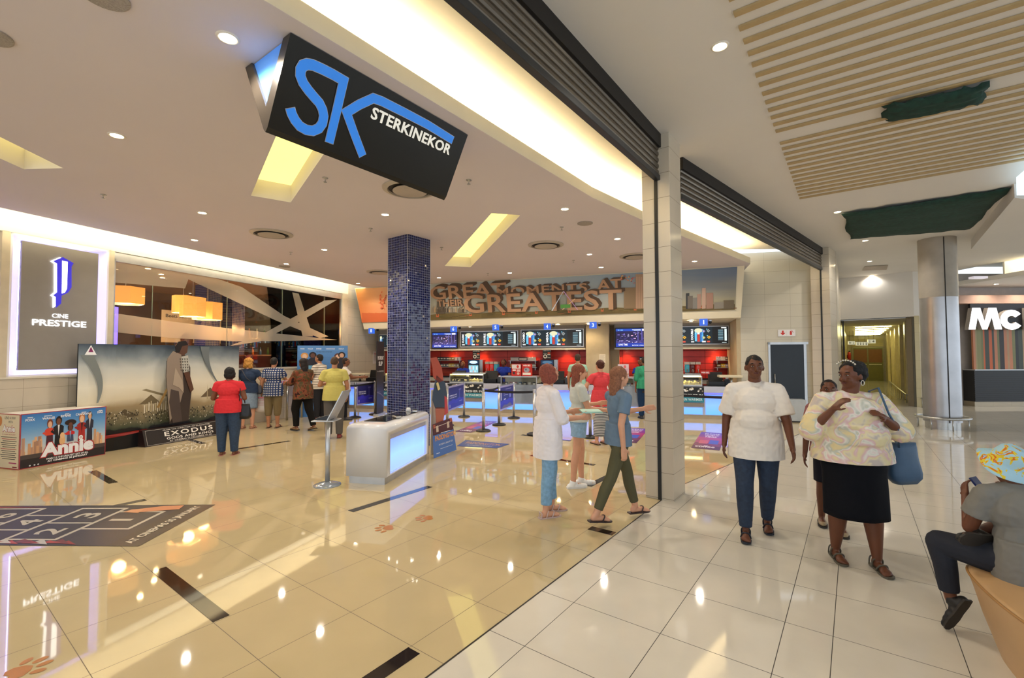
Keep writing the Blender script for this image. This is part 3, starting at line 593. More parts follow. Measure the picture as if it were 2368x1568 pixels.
# illuminated sign alcove
t = thing('cinema_lounge_sign', 'grey lounge sign panel with blue letter P glowing in a white lit alcove', 'sign', WA, LRZ)
m = MB(); m.box(sP0, sP1, .26, .3, 1.39, 3.74); m.box(sP0, sP0 + .03, 0, .26, 1.39, 3.74); m.box(sP1 - .03, sP1, 0, .26, 1.39, 3.74); m.box(sP0, sP1, 0, .26, 3.70, 3.74); m.box(sP0, sP1, 0, .26, 1.39, 1.42); m.build('lit_alcove', mat('alcove_white', '#f0eef8', .5, var=0), t)
p0, p1 = wl(46, 856), wl(223, 857); q0, q1 = wl(48, 553), wl(226, 584)
a0, a1 = ws(45, 700), ws(223, 720); zb, zt = wl(46, 856).z, wl(48, 553).z - .02
m = MB(); m.box(a0, a1, -.02, .03, zb, zt); m.build('panel', mat('sign_grey', '#8f8a84', .5, .1, var=.03), t, bevel=.004)
m = MB(); e = .03
for b_ in ((a0 + e, a0 + e + .02, .1, .12, zb + e, zt - e), (a1 - e - .02, a1 - e, .1, .12, zb + e, zt - e), (a0 + e, a1 - e, .1, .12, zb + e, zb + e + .02), (a0 + e, a1 - e, .1, .12, zt - e - .02, zt - e)): m.box(*b_)
m.build('back_light', M_ledw, t)
fm = frame(lw(a0, -.025, zb), -cd_ * -1, (0, 0, 1)) # x along the wall, normal to the foyer
PW = a1 - a0; m = MB(); blue = flat('#3226c8', .9); wht = flat('#ffffff', 3.0)
def pt(px, py): p = wl(px, py, -.025); return ((p - lw(a0, -.025)).dot(cd_), p.z - zb)
def zpol(pts, z, c, th=0):
    q = [pt(*x) for x in pts]
    if th: m.prism(q, z - th, z, c, fm)
    else: m.poly([fm @ Vector((x, y, z)) for x, y in q], c)
Z1 = [(121, 604), (143, 595), (168, 609), (163, 617), (163, 665), (155, 677), (140, 684), (139, 702), (127, 712), (127, 687), (121, 683), (130, 676), (130, 610)]
Z0 = [(x - 5, y) for x, y in Z1]
zpol(Z0, .012, wht, .012); zpol(Z1, .03, blue, .012); zpol([(141, 603), (154, 606), (152, 668), (147, 677), (140, 679)], .034, wht)
x0, y0 = pt(74, 752); x1, _ = pt(199, 757); letters(m, fm, 'PRESTIGE', x0, y0, x1 - x0, .105, wht, z=.004, bold=.015)
x0, y0 = pt(120, 739); x1, _ = pt(157, 741); letters(m, fm, 'CINE', x0, y0 + .035, x1 - x0, .07, wht, z=.004, bold=.0)
m.build('glowing_lettering', None, t, True)

# lounge behind the glass
M_lw = mat('lounge_wall', '#6e5a44', .7, var=.1, scale=1.2); M_lc = mat('lounge_ceiling', '#b59a72', .8, var=.03)
mb = MB(); mb.box(-6, 12, 5.6, 5.7, 0, 3.8); struct('wall_lounge', mb, M_lw, loc=WA, rz=LRZ)
mb = MB(); mb.box(sEnd + .6, sEnd + .7, .2, 5.6, 0, 3.8); struct('wall_lounge', mb, M_lw, loc=WA, rz=LRZ)
mb = MB(); mb.box(-6, 12, .16, 5.7, 3.76, 3.8); struct('ceiling_lounge', mb, M_lc, loc=WA, rz=LRZ)
mb = MB(); mb.box(-6, 12, .16, 5.7, -.04, -.005); struct('floor_lounge', mb, mat('lounge_floor', '#6b5a45', .3), loc=WA, rz=LRZ)
M_shade = mat('orange_lampshade', '#e8b878', .7, emit=.75, ecol='#ff9c40', var=.04)
M_glow = mat('shade_glow', '#fff0cc', emit=5, ecol='#ffdca0', var=0)
def hexlamp(s, o, z, r, h, lab):
    t = thing('pendant_lamp', lab, 'lamp', lw(s, o), LRZ + .2, 'hexagonal pendant lamps in the lounge')
    m = MB(); m.lathe([(r * .97, z + .0), (r, z), (r, z + h), (r * .97, z + h)], n=6, m=M_shade); m.build('lampshade', None, t)
    m = MB(); P = []; 
    for q in (r * .96, r * .86):
        for i in range(6): a = i * math.pi / 3; P.append((q * math.cos(a), q * math.sin(a), z - .004))
    m.add(P, [(i, (i + 1) % 6, 6 + (i + 1) % 6, 6 + i) for i in range(6)], M_glow); m.build('rim_light', None, t)
    m = MB(); m.tube([(0, 0, z + h), (0, 0, 3.76)], .008, m=M_alu); m.build('cord', None, t)
    l = bpy.data.lights.new('pendant_bulb', 'POINT'); l.energy = 34; l.color = lin('#ffb878')[:3]; l.shadow_soft_size = .12; q = bpy.data.objects.new('pendant_bulb', l); COL.objects.link(q); q.location = lw(s, o, z - .12)
for px, o, z, r, h, lab in ((424, 1.3, 2.78, .24, .42, 'middle left cluster, left lamp'), (446, .75, 2.66, .27, .46, 'middle cluster, nearest lamp with its glowing rim in view'), (480, 1.1, 2.64, .33, .44, 'middle cluster, right and widest lamp'),
        (290, 1.0, 2.84, .34, .36, 'left cluster, lamp cut by the wall jamb'), (672, 1.2, 2.73, .28, .38, 'right cluster, left lamp'), (704, 1.5, 2.76, .26, .38, 'right cluster, middle lamp'), (724, .9, 2.66, .26, .34, 'right cluster, right lamp')):
    hexlamp(ws(px, 700, o), o, z, r, h, 'orange hexagonal pendant lamp, ' + lab)
M_booth = mat('dark_red_leather', '#571516', .35, var=.12)
for s, w, lab in ((ws(310), 1.3, 'left, behind the warrior backdrop'), (ws(560, 780), .95, 'middle, seen right of the warrior backdrop'), (ws(640, 780), 1.8, 'right, below the dark cabinet')):
    t = thing('booth_sofa', 'dark red lounge booth sofa ' + lab, 'sofa', lw(s, .9), LRZ); m = MB(); m.box(0, w, 0, .22, .1, 1.75); m.build('backrest', M_booth, t, bevel=.06); m = MB(); m.box(0, w, .22, .8, .1, .5); m.build('seat', M_booth, t, bevel=.05)
t = thing('armchair', 'orange armchair back seen through the lounge glass', 'armchair', lw(ws(330, 790, 1.6), 1.9), LRZ); m = MB(); m.ball((.2, 0, 1.55), (.5, .2, .38), 16, mat('orange_fabric', '#d8703a', .6)); m.build('backrest', None, t, smooth=True); m = MB(); m.box(-.25, .65, .0, .6, .0, .5); m.build('seat', MC['orange_fabric'], t, bevel=.06)
for s, lab in ((ws(492, 780, 2.4), 'left blue mosaic column standing in for a reflection in the lounge glass'), (ws(540, 760, 2.6), 'right blue mosaic column standing in for a reflection in the lounge glass')):
    m = MB(); m.box(-.22, .22, 0, .44, 0, 3.76); tag(m.build('mosaic_column', grid_mat('reflected_blue_mosaic', '#23306e', '#8d8c9c', .05, 0, .05, 0, lw=.006, ax=('X', 'Z'), rough=.15, randcell=.5), loc=lw(s, 2.4), rz=LRZ), lab, 'column')  # solid columns added in place of blue tile reflections on the glass
p = Pic(lw(ws(373, 750, 3.2), 3.2, 2.1), cd_, (0, 0, 1), 1.9, .9, '#c9c4b4'); p.text('Beets van', .06, .78, .3, .1, '#333333'); p.text('Marguerite Wheatley', .5, .78, .45, .1, '#333333'); p.oval(.38, .1, .1, .25, '#6b4632'); p.oval(.66, .18, .11, .28, '#7a4a33'); p.poly([(.08, .5), (.12, .66), (.16, .5)], '#8b2b55')
tag(p.build('wall_poster'), 'pale poster with two names on the lounge back wall', 'poster'); 
M_bot = mat('smoked_cabinet', '#1e140e', .2)
t = thing('lounge_bar', 'dark bar cabinet with bottles behind the right part of the glass', 'cabinet', lw(ws(600, 780, 2.2), 2.6), LRZ); m = MB(); m.box(0, 5.2, 0, .6, 0, 1.7); m.build('body', M_bot, t); m = MB(); m.box(0, 5.2, 0, .5, 2.25, 2.3); m.build('shelf', M_chrome, t)
random.seed(3); bot = MB(); bot.lathe([(.0, 0), (.035, .0), (.035, .18), (.012, .24), (.012, .3), (.0, .3)], n=10); bms = [bot.mesh('bottle', mat('bottle_' + n, c, .1), True) for n, c in (('green', '#3f6a3a'), ('amber', '#b8702a'), ('clear', '#c9d2cf'), ('blue', '#4a70a8'))]
for i in range(34):
    o = bpy.data.objects.new('bottle', random.choice(bms)); COL.objects.link(o); o.location = lw(ws(600, 780, 2.2) + .1 + i * .15, 2.75, 1.7 if i % 2 else 2.3); tag(o, 'small bottle standing on the dark lounge bar', 'bottle', 'bottles on the lounge bar')
m = MB(); m.box(-.25, .25, 0, .05, 1.6, 3.2, M_ledv); 
for s_, c_, n_ in ((ws(268, 700, 3.6), '#5040ff', 'violet'), (ws(752, 730, 3.4), '#3a50ff', 'blue')):
    m = MB(); m.box(-.06, .06, 0, .05, 1.5, 3.0, mat('tube_' + n_, c_, emit=5, ecol=c_, var=0)); tag(m.build('wall_light', loc=lw(s_, 3.6), rz=LRZ), n_ + ' glowing strip on the lounge wall', 'wall light')
for i, px in enumerate((300, 365, 400, 590, 640, 690)):
    p = lw(ws(px, 690, 2.0), 1.4 + .5 * (i % 3), 3.755); downlight(p, 'small recessed downlight in the lounge ceiling behind the glass', 'downlights in the lounge ceiling', 26, '#ffc080')
m = MB(); m.box(-.8, .2, 0, .04, 2.9, 3.1, flat('#b030ff', 4)); tag(m.build('wall_light', loc=lw(ws(6, 600, 1.2), 1.4), rz=LRZ), 'magenta glow behind the glass at the left picture edge', 'wall light')

# ------------------------------------------------------------------ standee with desert scene
E0 = fl(243, 1045.5); E1 = E0 + (fl(509, 1005.2) - fl(336, 1034.8)); ed = (E1 - E0).normalized(); en = Vector((ed.y, -ed.x, 0))  # en to the foyer
def ep(px, py, off=0): return onwall(px, py, E0 + en * off, E1 + en * off)
TL, TR = ep(193, 795), ep(553, 801); eS0 = (TL - E0).dot(ed); eS1 = (TR - E0).dot(ed); eH = 1.94
E00 = E0 + ed * eS0; EW = eS1 - eS0
t = thing('film_backdrop', 'wide cardboard film backdrop of a stormy desert with a cloaked figure and title block', 'standee', E00, math.atan2(ed.y, ed.x))
M_des = ramp_mat('desert_print', [(0, '#0d0d10'), (.19, '#0e0d0f'), (.20, '#3c4634'), (.26, '#6f6a50'), (.38, '#a08d6a'), (.46, '#d8cdb0'), (.60, '#e6e0cc'), (.78, '#c6c9c2'), (.90, '#7c878c'), (1, '#3c4854')], 'Y', 0, eH, noise=.14, nscale=1.6, detail=8, dist=1.2, rough=.3)
p = Pic((0, 0, 0), (1, 0, 0), (0, 0, 1), EW, eH, '#888888', mat_=M_des, t=.03)
b = p.b; b2 = MB()
n = 24 # gently curved at its left end
def bend(v): x = v[0]; k = max(0, .55 - x) / .55; return (x, .14 * k * k + v[1], v[2])
m = MB()
for i in range(n): m.add([bend((EW * q / n, yy, zz)) for yy in (0,) for q, zz in ((i, 0), (i + 1, 0), (i + 1, eH), (i, eH))], [(0, 1, 2, 3)], M_des); m.add([bend((EW * q / n, .03, zz)) for q, zz in ((i, 0), (i, eH), (i + 1, eH), (i + 1, 0))], [(0, 1, 2, 3)], M_dark)
bk_ = m.build('backdrop', None, t)
# the printed ramp runs up local Z
for nd in M_des.node_tree.nodes:
    if nd.type == 'SEPXYZ': M_des.node_tree.links.new(nd.outputs['Z'], [l for l in M_des.node_tree.nodes if l.type == 'MAP_RANGE'][0].inputs[0])
p = Pic((0, 0, 0), (1, 0, 0), (0, 0, 1), EW, eH, '#888888'); p.b = MB(); p.z = .003
rr = random.Random(5)
p.poly([(.1, .47), (.34, .56), (.5, .47)], '#8f8263'); p.poly([(.30, .41), (.37, .5), (.43, .41)], '#75674b'); p.poly([(.14, .3), (.22, .38), (.3, .3)], '#5c4f38'); p.poly([(.70, .43), (.77, .53), (.85, .43)], '#6b5a43')
p.poly([(.745, .40), (.75, .58), (.755, .40)], '#b3a482')
for k in range(16): x = .33 + k * .013; p.rect(x, .32 + (k % 3) * .01, x + .006, .40 + (k % 4) * .012, ['#e5ddc4', '#c9bc98'][k % 2])
for k in range(420): x = rr.uniform(.1, .985); y = .2 + .13 * rr.random() ** .8 + (.03 if x < .3 else 0); s = rr.uniform(.002, .006); p.rect(x, y, x + s, y + s * 2.4, rr.choice(['#17181a', '#23241f', '#c9c2aa', '#8e8870', '#e2dcc6', '#30312b']))
for fx_, c_ in ((lambda a: (.03 + .06 * math.sin(a * 2.2), .9 - .44 * a, .022 * (1 - a) + .004), '#7c827e'), (lambda a: (.72 + .13 * a * a, .99 - .46 * a, .03 * (1 - a) ** 1.5 + .003), '#6c7476')):
    q_ = [fx_(k / 20) for k in range(21)]
    for (x0, y0, w0), (x1, y1, w1) in zip(q_, q_[1:]): p.poly([(x0 - w0, y0), (x0 + w0, y0), (x1 + w1, y1), (x1 - w1, y1)], c_)
p.poly([(.02, .9), (.045, .99), (.07, .9)], '#ffffff'); p.poly([(.035, .925), (.045, .975), (.056, .925)], '#8b2060'); p.poly([(.1, .15), (.34, .165), (.36, .15), (.22, .13), (.1, .12)], '#8e1a10')
# keep the print clear of the bent end
p.b.v = [bend((v[0], v[1], v[2])) for v in p.b.v]
p.b.build('printed_picture', None, t)
# cloaked figure, a flat cut-out in front of the backdrop
def fx(px, py): q = ep(px, py, .18); return ((q - (E00 + en * .18)).dot(ed), q.z)
fo = frame(E00 + en * .18, ed, (0, 0, 1)); m = MB()
def cut(pts, c, z): m.prism([fx(*q) for q in pts], z - .012, z, flat(c), fo)
cut([(404, 812), (420, 808), (432, 828), (440, 850), (440, 880), (443, 906), (440, 930), (436, 972), (392, 980), (388, 930), (384, 870), (386, 835)], '#3a2f2a', .0)
cut([(404, 800), (414, 790), (428, 788), (434, 800), (432, 815), (424, 822), (410, 822)], '#5a3c2e', .012); cut([(404, 802), (412, 790), (428, 788), (434, 797), (420, 800), (414, 815), (406, 816)], '#1d1614', .018)
cut([(386, 830), (400, 812), (418, 820), (420, 850), (424, 900), (416, 930), (400, 960), (392, 975), (388, 930), (384, 870)], '#8f8072', .016); cut([(404, 850), (420, 880), (423, 908), (412, 896), (398, 890)], '#a99a88', .022); cut([(394, 900), (412, 905), (416, 940), (420, 974), (398, 978), (390, 930)], '#4b3f3a', .02)
cut([(412, 826), (434, 822), (437, 858), (424, 862)], '#b9b7ad', .014); cut([(424, 862), (436, 860), (447, 900), (440, 908)], '#5b3a2a', .016); cut([(362, 942), (384, 898), (386, 904), (366, 944)], '#8a6d3c', .016)
for k in range(5):
    for j in range(4): x = 414 + j * 5.3 + k * .5; y = 829 + k * 6.4; cut([(x, y), (x + 3.4, y), (x + 1.7, y + 4.4)], '#4c4a44', .018)
m.build('cloaked_figure', None, t, True)
# title block
b0, b1 = fl(336, 1034.8), fl(509, 1005.2); bd = (b1 - b0).normalized(); bn = Vector((bd.y, -bd.x, 0)); Lb = (b1 - b0).length * 1.0
xb = bn * -.28; m = MB(); A = [b0, b1, b1 + xb, b0 + xb * 1.0]; T_ = [q + xb * .35 + Vector((0, 0, .30)) for q in (b0, b1)] + [b1 + xb + Vector((0, 0, .32)), b0 + xb + Vector((0, 0, .32))]
m.add(A + T_, [(3, 2, 1, 0), (4, 5, 6, 7), (0, 1, 5, 4), (1, 2, 6, 5), (2, 3, 7, 6), (3, 0, 4, 7)], mat('dark_maroon_board', '#2a1613', .35)); m.build('title_block', None, t, True)
p = Pic(b0 + bn * .002, bd, Vector((0, 0, .30)) + xb * .35, Lb, .325, '#1f1714')
p.line([(.03, .06), (.03, .94), (.985, .94)], .004, '#d8d0c4'); p.line([(.03, .06), (.97, .06)], .004, '#d8d0c4')
p.text('FROM THE DIRECTOR OF GLADIATOR', .24, .8, .64, .08, '#e6ded2', .012, 1.1); p.text('EXODUS', .25, .46, .66, .28, '#f2ece2', .02, 1.25); p.text('GODS AND KINGS', .27, .24, .64, .15, '#f2ece2', .02, 1.1); p.text('AT CINEMAS 24 DECEMBER IN 3D', .3, .1, .58, .09, '#e6ded2', .012, 1.05)
p.build('printed_title', t)

# ------------------------------------------------------------------ printed box beside it
a0, a1 = fl(43, 1087), fl(243, 1050.5); ad = (a1 - a0).normalized(); an_ = Vector((-ad.y, ad.x, 0)); AW = (a1 - a0).length; AH = .84
t = thing('display_box', 'low printed cardboard box with a family picture and the word Annie', 'display box', a0, math.atan2(ad.y, ad.x))
m = MB(); m.box(0, AW, 0, .52, 0, AH); m.build('box_body', mat('white_card', '#e9e4da', .4), t, bevel=.004)
def family(p, full=True):
    p.grad(0, 0, 1, 1, ['#3a78be', '#4e8ac8', '#6299cf', '#7fabd4', '#9dbfd8', '#c4ccd0', '#dcc8b0', '#b59a80', '#4a3c38'], 36)
    rr = random.Random(2)
    for k in range(26):
        x = rr.choice([rr.uniform(.0, .2), rr.uniform(.82, .95)]) ; h = rr.uniform(.3, .5) if k % 5 else .56; p.rect(x, .2, x + .03, h, rr.choice(['#c99a72', '#a9826a', '#b89078', '#dcae84']))
    p.rect(0, 0, 1, .2, '#2b2426'); p.rect(0, .16, 1, .24, '#4a403e')
    def body(x, w, y0, y1_, top, low, skin, hair, jac=None, hh=.1):
        y1 = y1_ - .07
        p.poly([(x - w * .42, y0), (x + w * .42, y0), (x + w * .35, y0 + (y1 - y0) * .55), (x - w * .35, y0 + (y1 - y0) * .55)], low)
        p.poly([(x - w * .5, y0 + (y1 - y0) * .5), (x + w * .5, y0 + (y1 - y0) * .5), (x + w * .55, y1 - hh * .9), (x + w * .25, y1 - hh * .6), (x - w * .25, y1 - hh * .6), (x - w * .55, y1 - hh * .9)], top)
        p.poly([(x - w * .5, y1 - hh), (x - w * .85, y0 + (y1 - y0) * .62), (x - w * .4, y0 + (y1 - y0) * .5), (x - w * .45, y0 + (y1 - y0) * .6), (x - w * .62, y0 + (y1 - y0) * .66)], top)
        p.oval(x, y1 + hh * .1, w * .34, hh * .75, hair); p.oval(x, y1 - hh * .08, w * .24, hh * .55, skin)
        if jac: p.poly([(x - w * .1, y1 - hh * .6), (x + w * .1, y1 - hh * .6), (x, y1 - hh * 2.4)], jac)
    body(.31, .1, .34, .84, '#d8462e', '#4a2232', '#e0b090', '#7a3a22', None, .12); body(.41, .11, .3, .88, '#16161c', '#16161c', '#7a4a32', '#1c1412', '#e8e8ea', .12)
    body(.69, .11, .36, .88, '#a02820', '#b02a26', '#e6ba98', '#b8703a', '#2a1a16', .13); body(.79, .09, .34, .92, '#2a2c3c', '#2a2c3c', '#dcae8e', '#2e2018', '#e8e8ea', .11)
    body(.55, .1, .38, .72, '#cc2a28', '#3c4a6a', '#6a4030', '#2c1c18', '#8aa0c8', .1); p.oval(.55, .76, .07, .06, '#2c1c18'); p.oval(.55, .71, .025, .05, '#6a4030')
    p.oval(.455, .42, .035, .1, '#e3b27c'); p.oval(.455, .52, .028, .06, '#e9bd8a')
p = Pic(a0 + Vector((0, 0, .0)) - an_ * .003, ad, (0, 0, 1), AW, AH, '#b03038')
q = Pic(a0 + ad * .012 - an_ * .0045 + Vector((0, 0, .012)), ad, (0, 0, 1), AW - .024, AH - .024, '#4b86c4'); family(q)
q.text('FOXX', .04, .87, .1, .045, '#ffffff'); q.text('WALLIS', .22, .87, .14, .045, '#ffffff'); q.text('BYRNE', .43, .88, .12, .045, '#ffffff'); q.text('CANNAVALE', .61, .88, .2, .045, '#ffffff'); q.text('DIAZ', .885, .885, .075, .045, '#ffffff')
for x, w in ((.06, .06), (.24, .09), (.48, .05), (.68, .06), (.9, .05)): q.rect(x, .93, x + w, .945, '#dfe8f2')
q.text('Annie', .2, .13, .66, .30, '#b0222a', .09); q.text('Annie', .215, .145, .63, .27, '#eef0f4', .05); q.oval(.68, .43, .027, .045, '#f4f4f4'); q.oval(.68, .43, .018, .03, '#d8c8c8')
q.text('FAMILY IS THE GREATEST GIFT OF ALL', .28, .085, .5, .035, '#ffffff'); q.text('AT CINEMAS 30 JANUARY', .29, .03, .48, .045, '#ffffff', .03)
for x in (.1, .15, .19): q.oval(x, .03, .01, .014, '#dddddd')
p.b.add(q.b.v, [], None); o_ = len(p.b.v) - len(q.b.v)
p.b.f += [tuple(i + o_ for i in f) for f in q.b.f]; p.b.m += [p.b.mi(q.b.mats[k]) for k in q.b.m]; p.build('printed_front', t)
p = Pic(a0 + an_ * .52 - ad * .003, -an_, (0, 0, 1), .52, AH, '#b03038'); p.rect(.02, .015, .98, .985, '#e6d9bd')
p.text('LEND A PAW', .3, .9, .5, .05, '#2c2c2c', .01); p.text('WITH', .47, .83, .2, .045, '#2c2c2c', .01); p.text('Annie', .2, .66, .6, .14, '#b0222a', .08); p.text('Annie', .21, .67, .58, .12, '#f4f4f4', .04)
p.text('IN CINEMAS 30 JANUARY', .2, .61, .62, .022, '#b03038')
for k in range(12): y = .57 - k * .036; p.rect(.15 + .04 * (k % 3), y, .88 - .05 * (k % 2), y + .011, ['#3a3432', '#b03038'][k in (1, 6)])
p.rect(.55, .1, .9, .12, '#b83c78'); p.rect(.72, .03, .93, .05, '#8e1f2a'); p.oval(.1, .86, .08, .09, '#d88a4a')
p.build('printed_side', t)

# second printed poster board behind the queue
b0, b1 = dep(688, 800, 12.9), dep(804, 804, 13.3); bd = (b1 - b0); bd.z = 0; bw = bd.length; bd.normalize(); g0 = Vector((b0.x, b0.y, 0)); bnn = Vector((bd.y, -bd.x, 0))
t = thing('poster_board', 'blue upright film poster board behind the queue, right of the glass front', 'poster board', g0, math.atan2(bd.y, bd.x))
m = MB(); m.box(0, bw, 0, .06, 0, 2.0); m.build('board', mat('board_blue', '#34609e', .4), t)
p = Pic(g0 + bnn * .003, bd, (0, 0, 1), bw, 2.0, '#4a82c4'); p.z = .002
for k in range(6): p.rect(0, 1 - (k + 1) * .08, 1, 1 - k * .08, ['#5c92d0', '#568ccc', '#5086c6', '#4a80c0', '#447abb', '#3f74b4'][k])
for x, w, s in ((.06, .08, 'FOXX'), (.2, .1, 'WALLIS'), (.37, .1, 'BYRNE'), (.56, .18, 'CANNAVALE'), (.82, .1, 'DIAZ')): p.text(s, x, .945, w, .018, '#eef4fa')
p.text('THE FAMILY EVENT OF THE YEAR', .36, .905, .32, .012, '#24384e')
for x, y, c, hr in ((.14, .86, '#e6c0a0', '#d89a50'), (.3, .87, '#6a4230', '#1a1412'), (.8, .85, '#e8bca0', '#5a2a20'), (.88, .87, '#d9a888', '#241a16')):
    p.oval(x, y - .004, .075, .045, hr); p.oval(x, y - .012, .045, .034, c); p.poly([(x - .09, .5), (x + .09, .5), (x + .08, y - .06), (x + .03, y - .04), (x - .03, y - .04), (x - .08, y - .06)], '#24202a')
p.rect(.22, .6, .4, .72, '#6aa6cc'); p.build('printed_picture', t)

# ------------------------------------------------------------------ hanging cinema sign
s0, s1, s2 = zat(672, 75, 3.945), zat(1082, 312, 3.945), zat(570, 160, 3.945); sx = (s1 - s0); SL = sx.length; sx.normalize(); sy = (s2 - s0); SW = .66; sy = Vector((-sx.y, sx.x, 0)); SHH = .60
t = thing('hanging_cinema_sign', 'large black wedge sign under the ceiling with blue SK logo and white STERKINEKOR', 'sign', s0, math.atan2(sx.y, sx.x))
# V-shaped trough section, open at the top; front face leans back
def vsec(w, h, r=.04, n=6):
    return [(0, 0), (w / 2 - .03, -h + .03), (w / 2, -h), (w / 2 + .03, -h + .03), (w, 0)]
m = MB(); sec = vsec(SW, SHH); inn = [(.10, 0), (SW / 2, -SHH + .19), (SW - .10, 0)]
P = [(x, y, z) for x in (0, SL) for y, z in sec]; k = len(sec)
m.add(P, [(i + k, i + k + 1, i + 1, i) for i in range(k - 1)] , M_black)
M_blk = mat('sign_black', '#16140f', .28, var=.02); M_bev = mat('sign_rim', '#3b352e', .3, .2); m.mats = [M_blk]
for x, d in ((0, 1), (SL, -1)):
    ring = [(x, y, z) for y, z in sec]; q = [(x, y, z) for y, z in inn]; m.poly([ring[0], ring[1], ring[2], q[1], q[0]], M_bev); m.poly([ring[2], ring[3], ring[4], q[2], q[1]], M_bev)
    q2 = [(x + d * .02, y, z) for _, y, z in q]; m.add(q + q2, [(0, 1, 4, 3), (1, 2, 5, 4)], mat('sign_reveal', '#4a4438', .4))
m.build('sign_case', None, t)
for x in (.02, SL - .02): m = MB(); m.add([(x, y, z) for y, z in inn], [(0, 1, 2)], mat('blue_acrylic', '#4a86d8', .3, emit=.25, ecol='#5a98f0', var=.08)); m.build('end_panel', None, t)
# face artwork: local x along, y down the face
b0_ = s0 + sy * (SW / 2 - .03) + Vector((0, 0, -SHH + .03)); up = (s0 - b0_); FH = up.length; o_ = b0_ + (-up.normalized().cross(sx).normalized() * 0)
fn = sx.cross(up.normalized()); fm = frame(b0_ + fn * .003, sx, up)
def sf(px, py):
    d = ray(px, py); n = fm.to_3x3() @ Vector((0, 0, 1)); o = fm.translation; tt = (o - Vector((0, 0, H))).dot(n) / d.dot(n); q = fm.inverted() @ (Vector((0, 0, H)) + d * tt); return (q.x, q.y)
c2p = lambda u, v: sf(550 + u / 3.6464, 50 + v / 3.6464)
M_sb = mat('sign_blue', '#2f7ad0', .25, emit=.35, ecol='#3a8af0', var=.05); M_sr = mat('sign_silver', '#c9ccd2', .25, .6)
def ribbon(pts, wd, name, cyc=3):
    P = [Vector((*c2p(*q), 0)) for q in pts]
    for _ in range(cyc):
        if len(P) < 6: break
    m = MB()
    for wdt, z, mt in ((wd * 1.13, .004, M_sr), (wd, .007, M_sb)):
        L_ = []; R_ = []
        for i, p in enumerate(P):
            a = P[max(0, i - 1)]; b = P[min(len(P) - 1, i + 1)]
            d0 = (p - a).normalized() if i else (b - p).normalized(); d1 = (b - p).normalized() if i < len(P) - 1 else d0; nn = Vector((-(d0 + d1).y, (d0 + d1).x, 0)).normalized(); sc = 1 / max(.5, nn.dot(Vector((-d0.y, d0.x, 0))))
            ex_ = (-d1 if i == 0 else d0 if i == len(P) - 1 else Vector()) * (wdt - wd) * .5
            L_.append(p + nn * wdt / 2 * sc + ex_); R_.append(p - nn * wdt / 2 * sc + ex_)
        pts_ = [fm @ Vector((q.x, q.y, z)) for q in L_] + [fm @ Vector((q.x, q.y, z)) for q in R_]; N_ = len(P)
        m.add(pts_, [(N_ + i, N_ + i + 1, i + 1, i) for i in range(N_ - 1)], mt)
    m.build(name, None, t, True)
WD = .068
ribbon([(440, 730), (452, 775), (480, 830), (520, 880), (575, 912), (630, 920), (680, 900), (712, 855), (722, 795), (712, 740), (685, 685), (640, 635), (590, 575), (548, 515), (525, 455), (527, 405), (548, 370), (585, 358), (630, 365), (700, 395), (800, 445), (890, 497), (875, 560), (830, 760), (768, 1020)], WD, 'letter_S_and_stem')
ribbon([(1050, 1130), (985, 960), (915, 765), (1020, 700), (1140, 645), (1210, 670), (1400, 765), (1600, 870), (1810, 1000)], WD, 'letter_K_and_bar')
m = MB(); x0, y0 = c2p(1112, 812); x1, y1 = c2p(1775, 1125); l0 = math.hypot(x1 - x0, y1 - y0)
fm3 = fm @ Matrix.Translation((x0, y0, 0)) @ Matrix.Rotation(math.atan2(y1 - y0, x1 - x0), 4, 'Z'); h0 = abs(c2p(1112, 812)[1] - c2p(1130, 722)[1])
letters(m, fm3, 'STERKINEKOR', 0, 0, l0, .095, mat('sign_white_letter', '#efece0', .4, emit=.35), z=.006, bold=.022, space=1.06, depth=.006); m.build('lettering', None, t, True)

# ------------------------------------------------------------------ blue mosaic column
cn0 = zat(943, 541, 3.95); M_mos = None
t = thing('mosaic_column', 'square column in glossy dark blue mosaic tiles behind the white counter', 'column', Vector((cn0.x, cn0.y, 0)), GA)
mA = grid_mat('blue_mosaic', '#10194a', '#8e95b4', .046, 0, .046, 0, lw=.005, ax=('Y', 'Z'), rough=.06, randcell=.7, bump=.10, spec=.6); mA2 = grid_mat('blue_mosaic_side', '#10194a', '#8e95b4', .046, 0, .046, 0, lw=.005, ax=('X', 'Z'), rough=.06, randcell=.7, bump=.10, spec=.6)
m = MB(); w = .56
m.add([(0, 0, 0), (w, 0, 0), (w, 0, 3.95), (0, 0, 3.95)], [(0, 1, 2, 3)], mA2); m.add([(0, w, 0), (0, 0, 0), (0, 0, 3.95), (0, w, 3.95)], [(0, 1, 2, 3)], mA); m.add([(w, 0, 0), (w, w, 0), (w, w, 3.95), (w, 0, 3.95)], [(0, 1, 2, 3)], mA); m.add([(w, w, 0), (0, w, 0), (0, w, 3.95), (w, w, 3.95)], [(0, 1, 2, 3)], mA2)
m.build('mosaic_shaft', None, t); m = MB(); [m.box(x - .004, x + .004, y - .004, y + .004, 0, 3.95) for x in (0, w) for y in (0, w)]; m.build('corner_bead', M_alu, t)

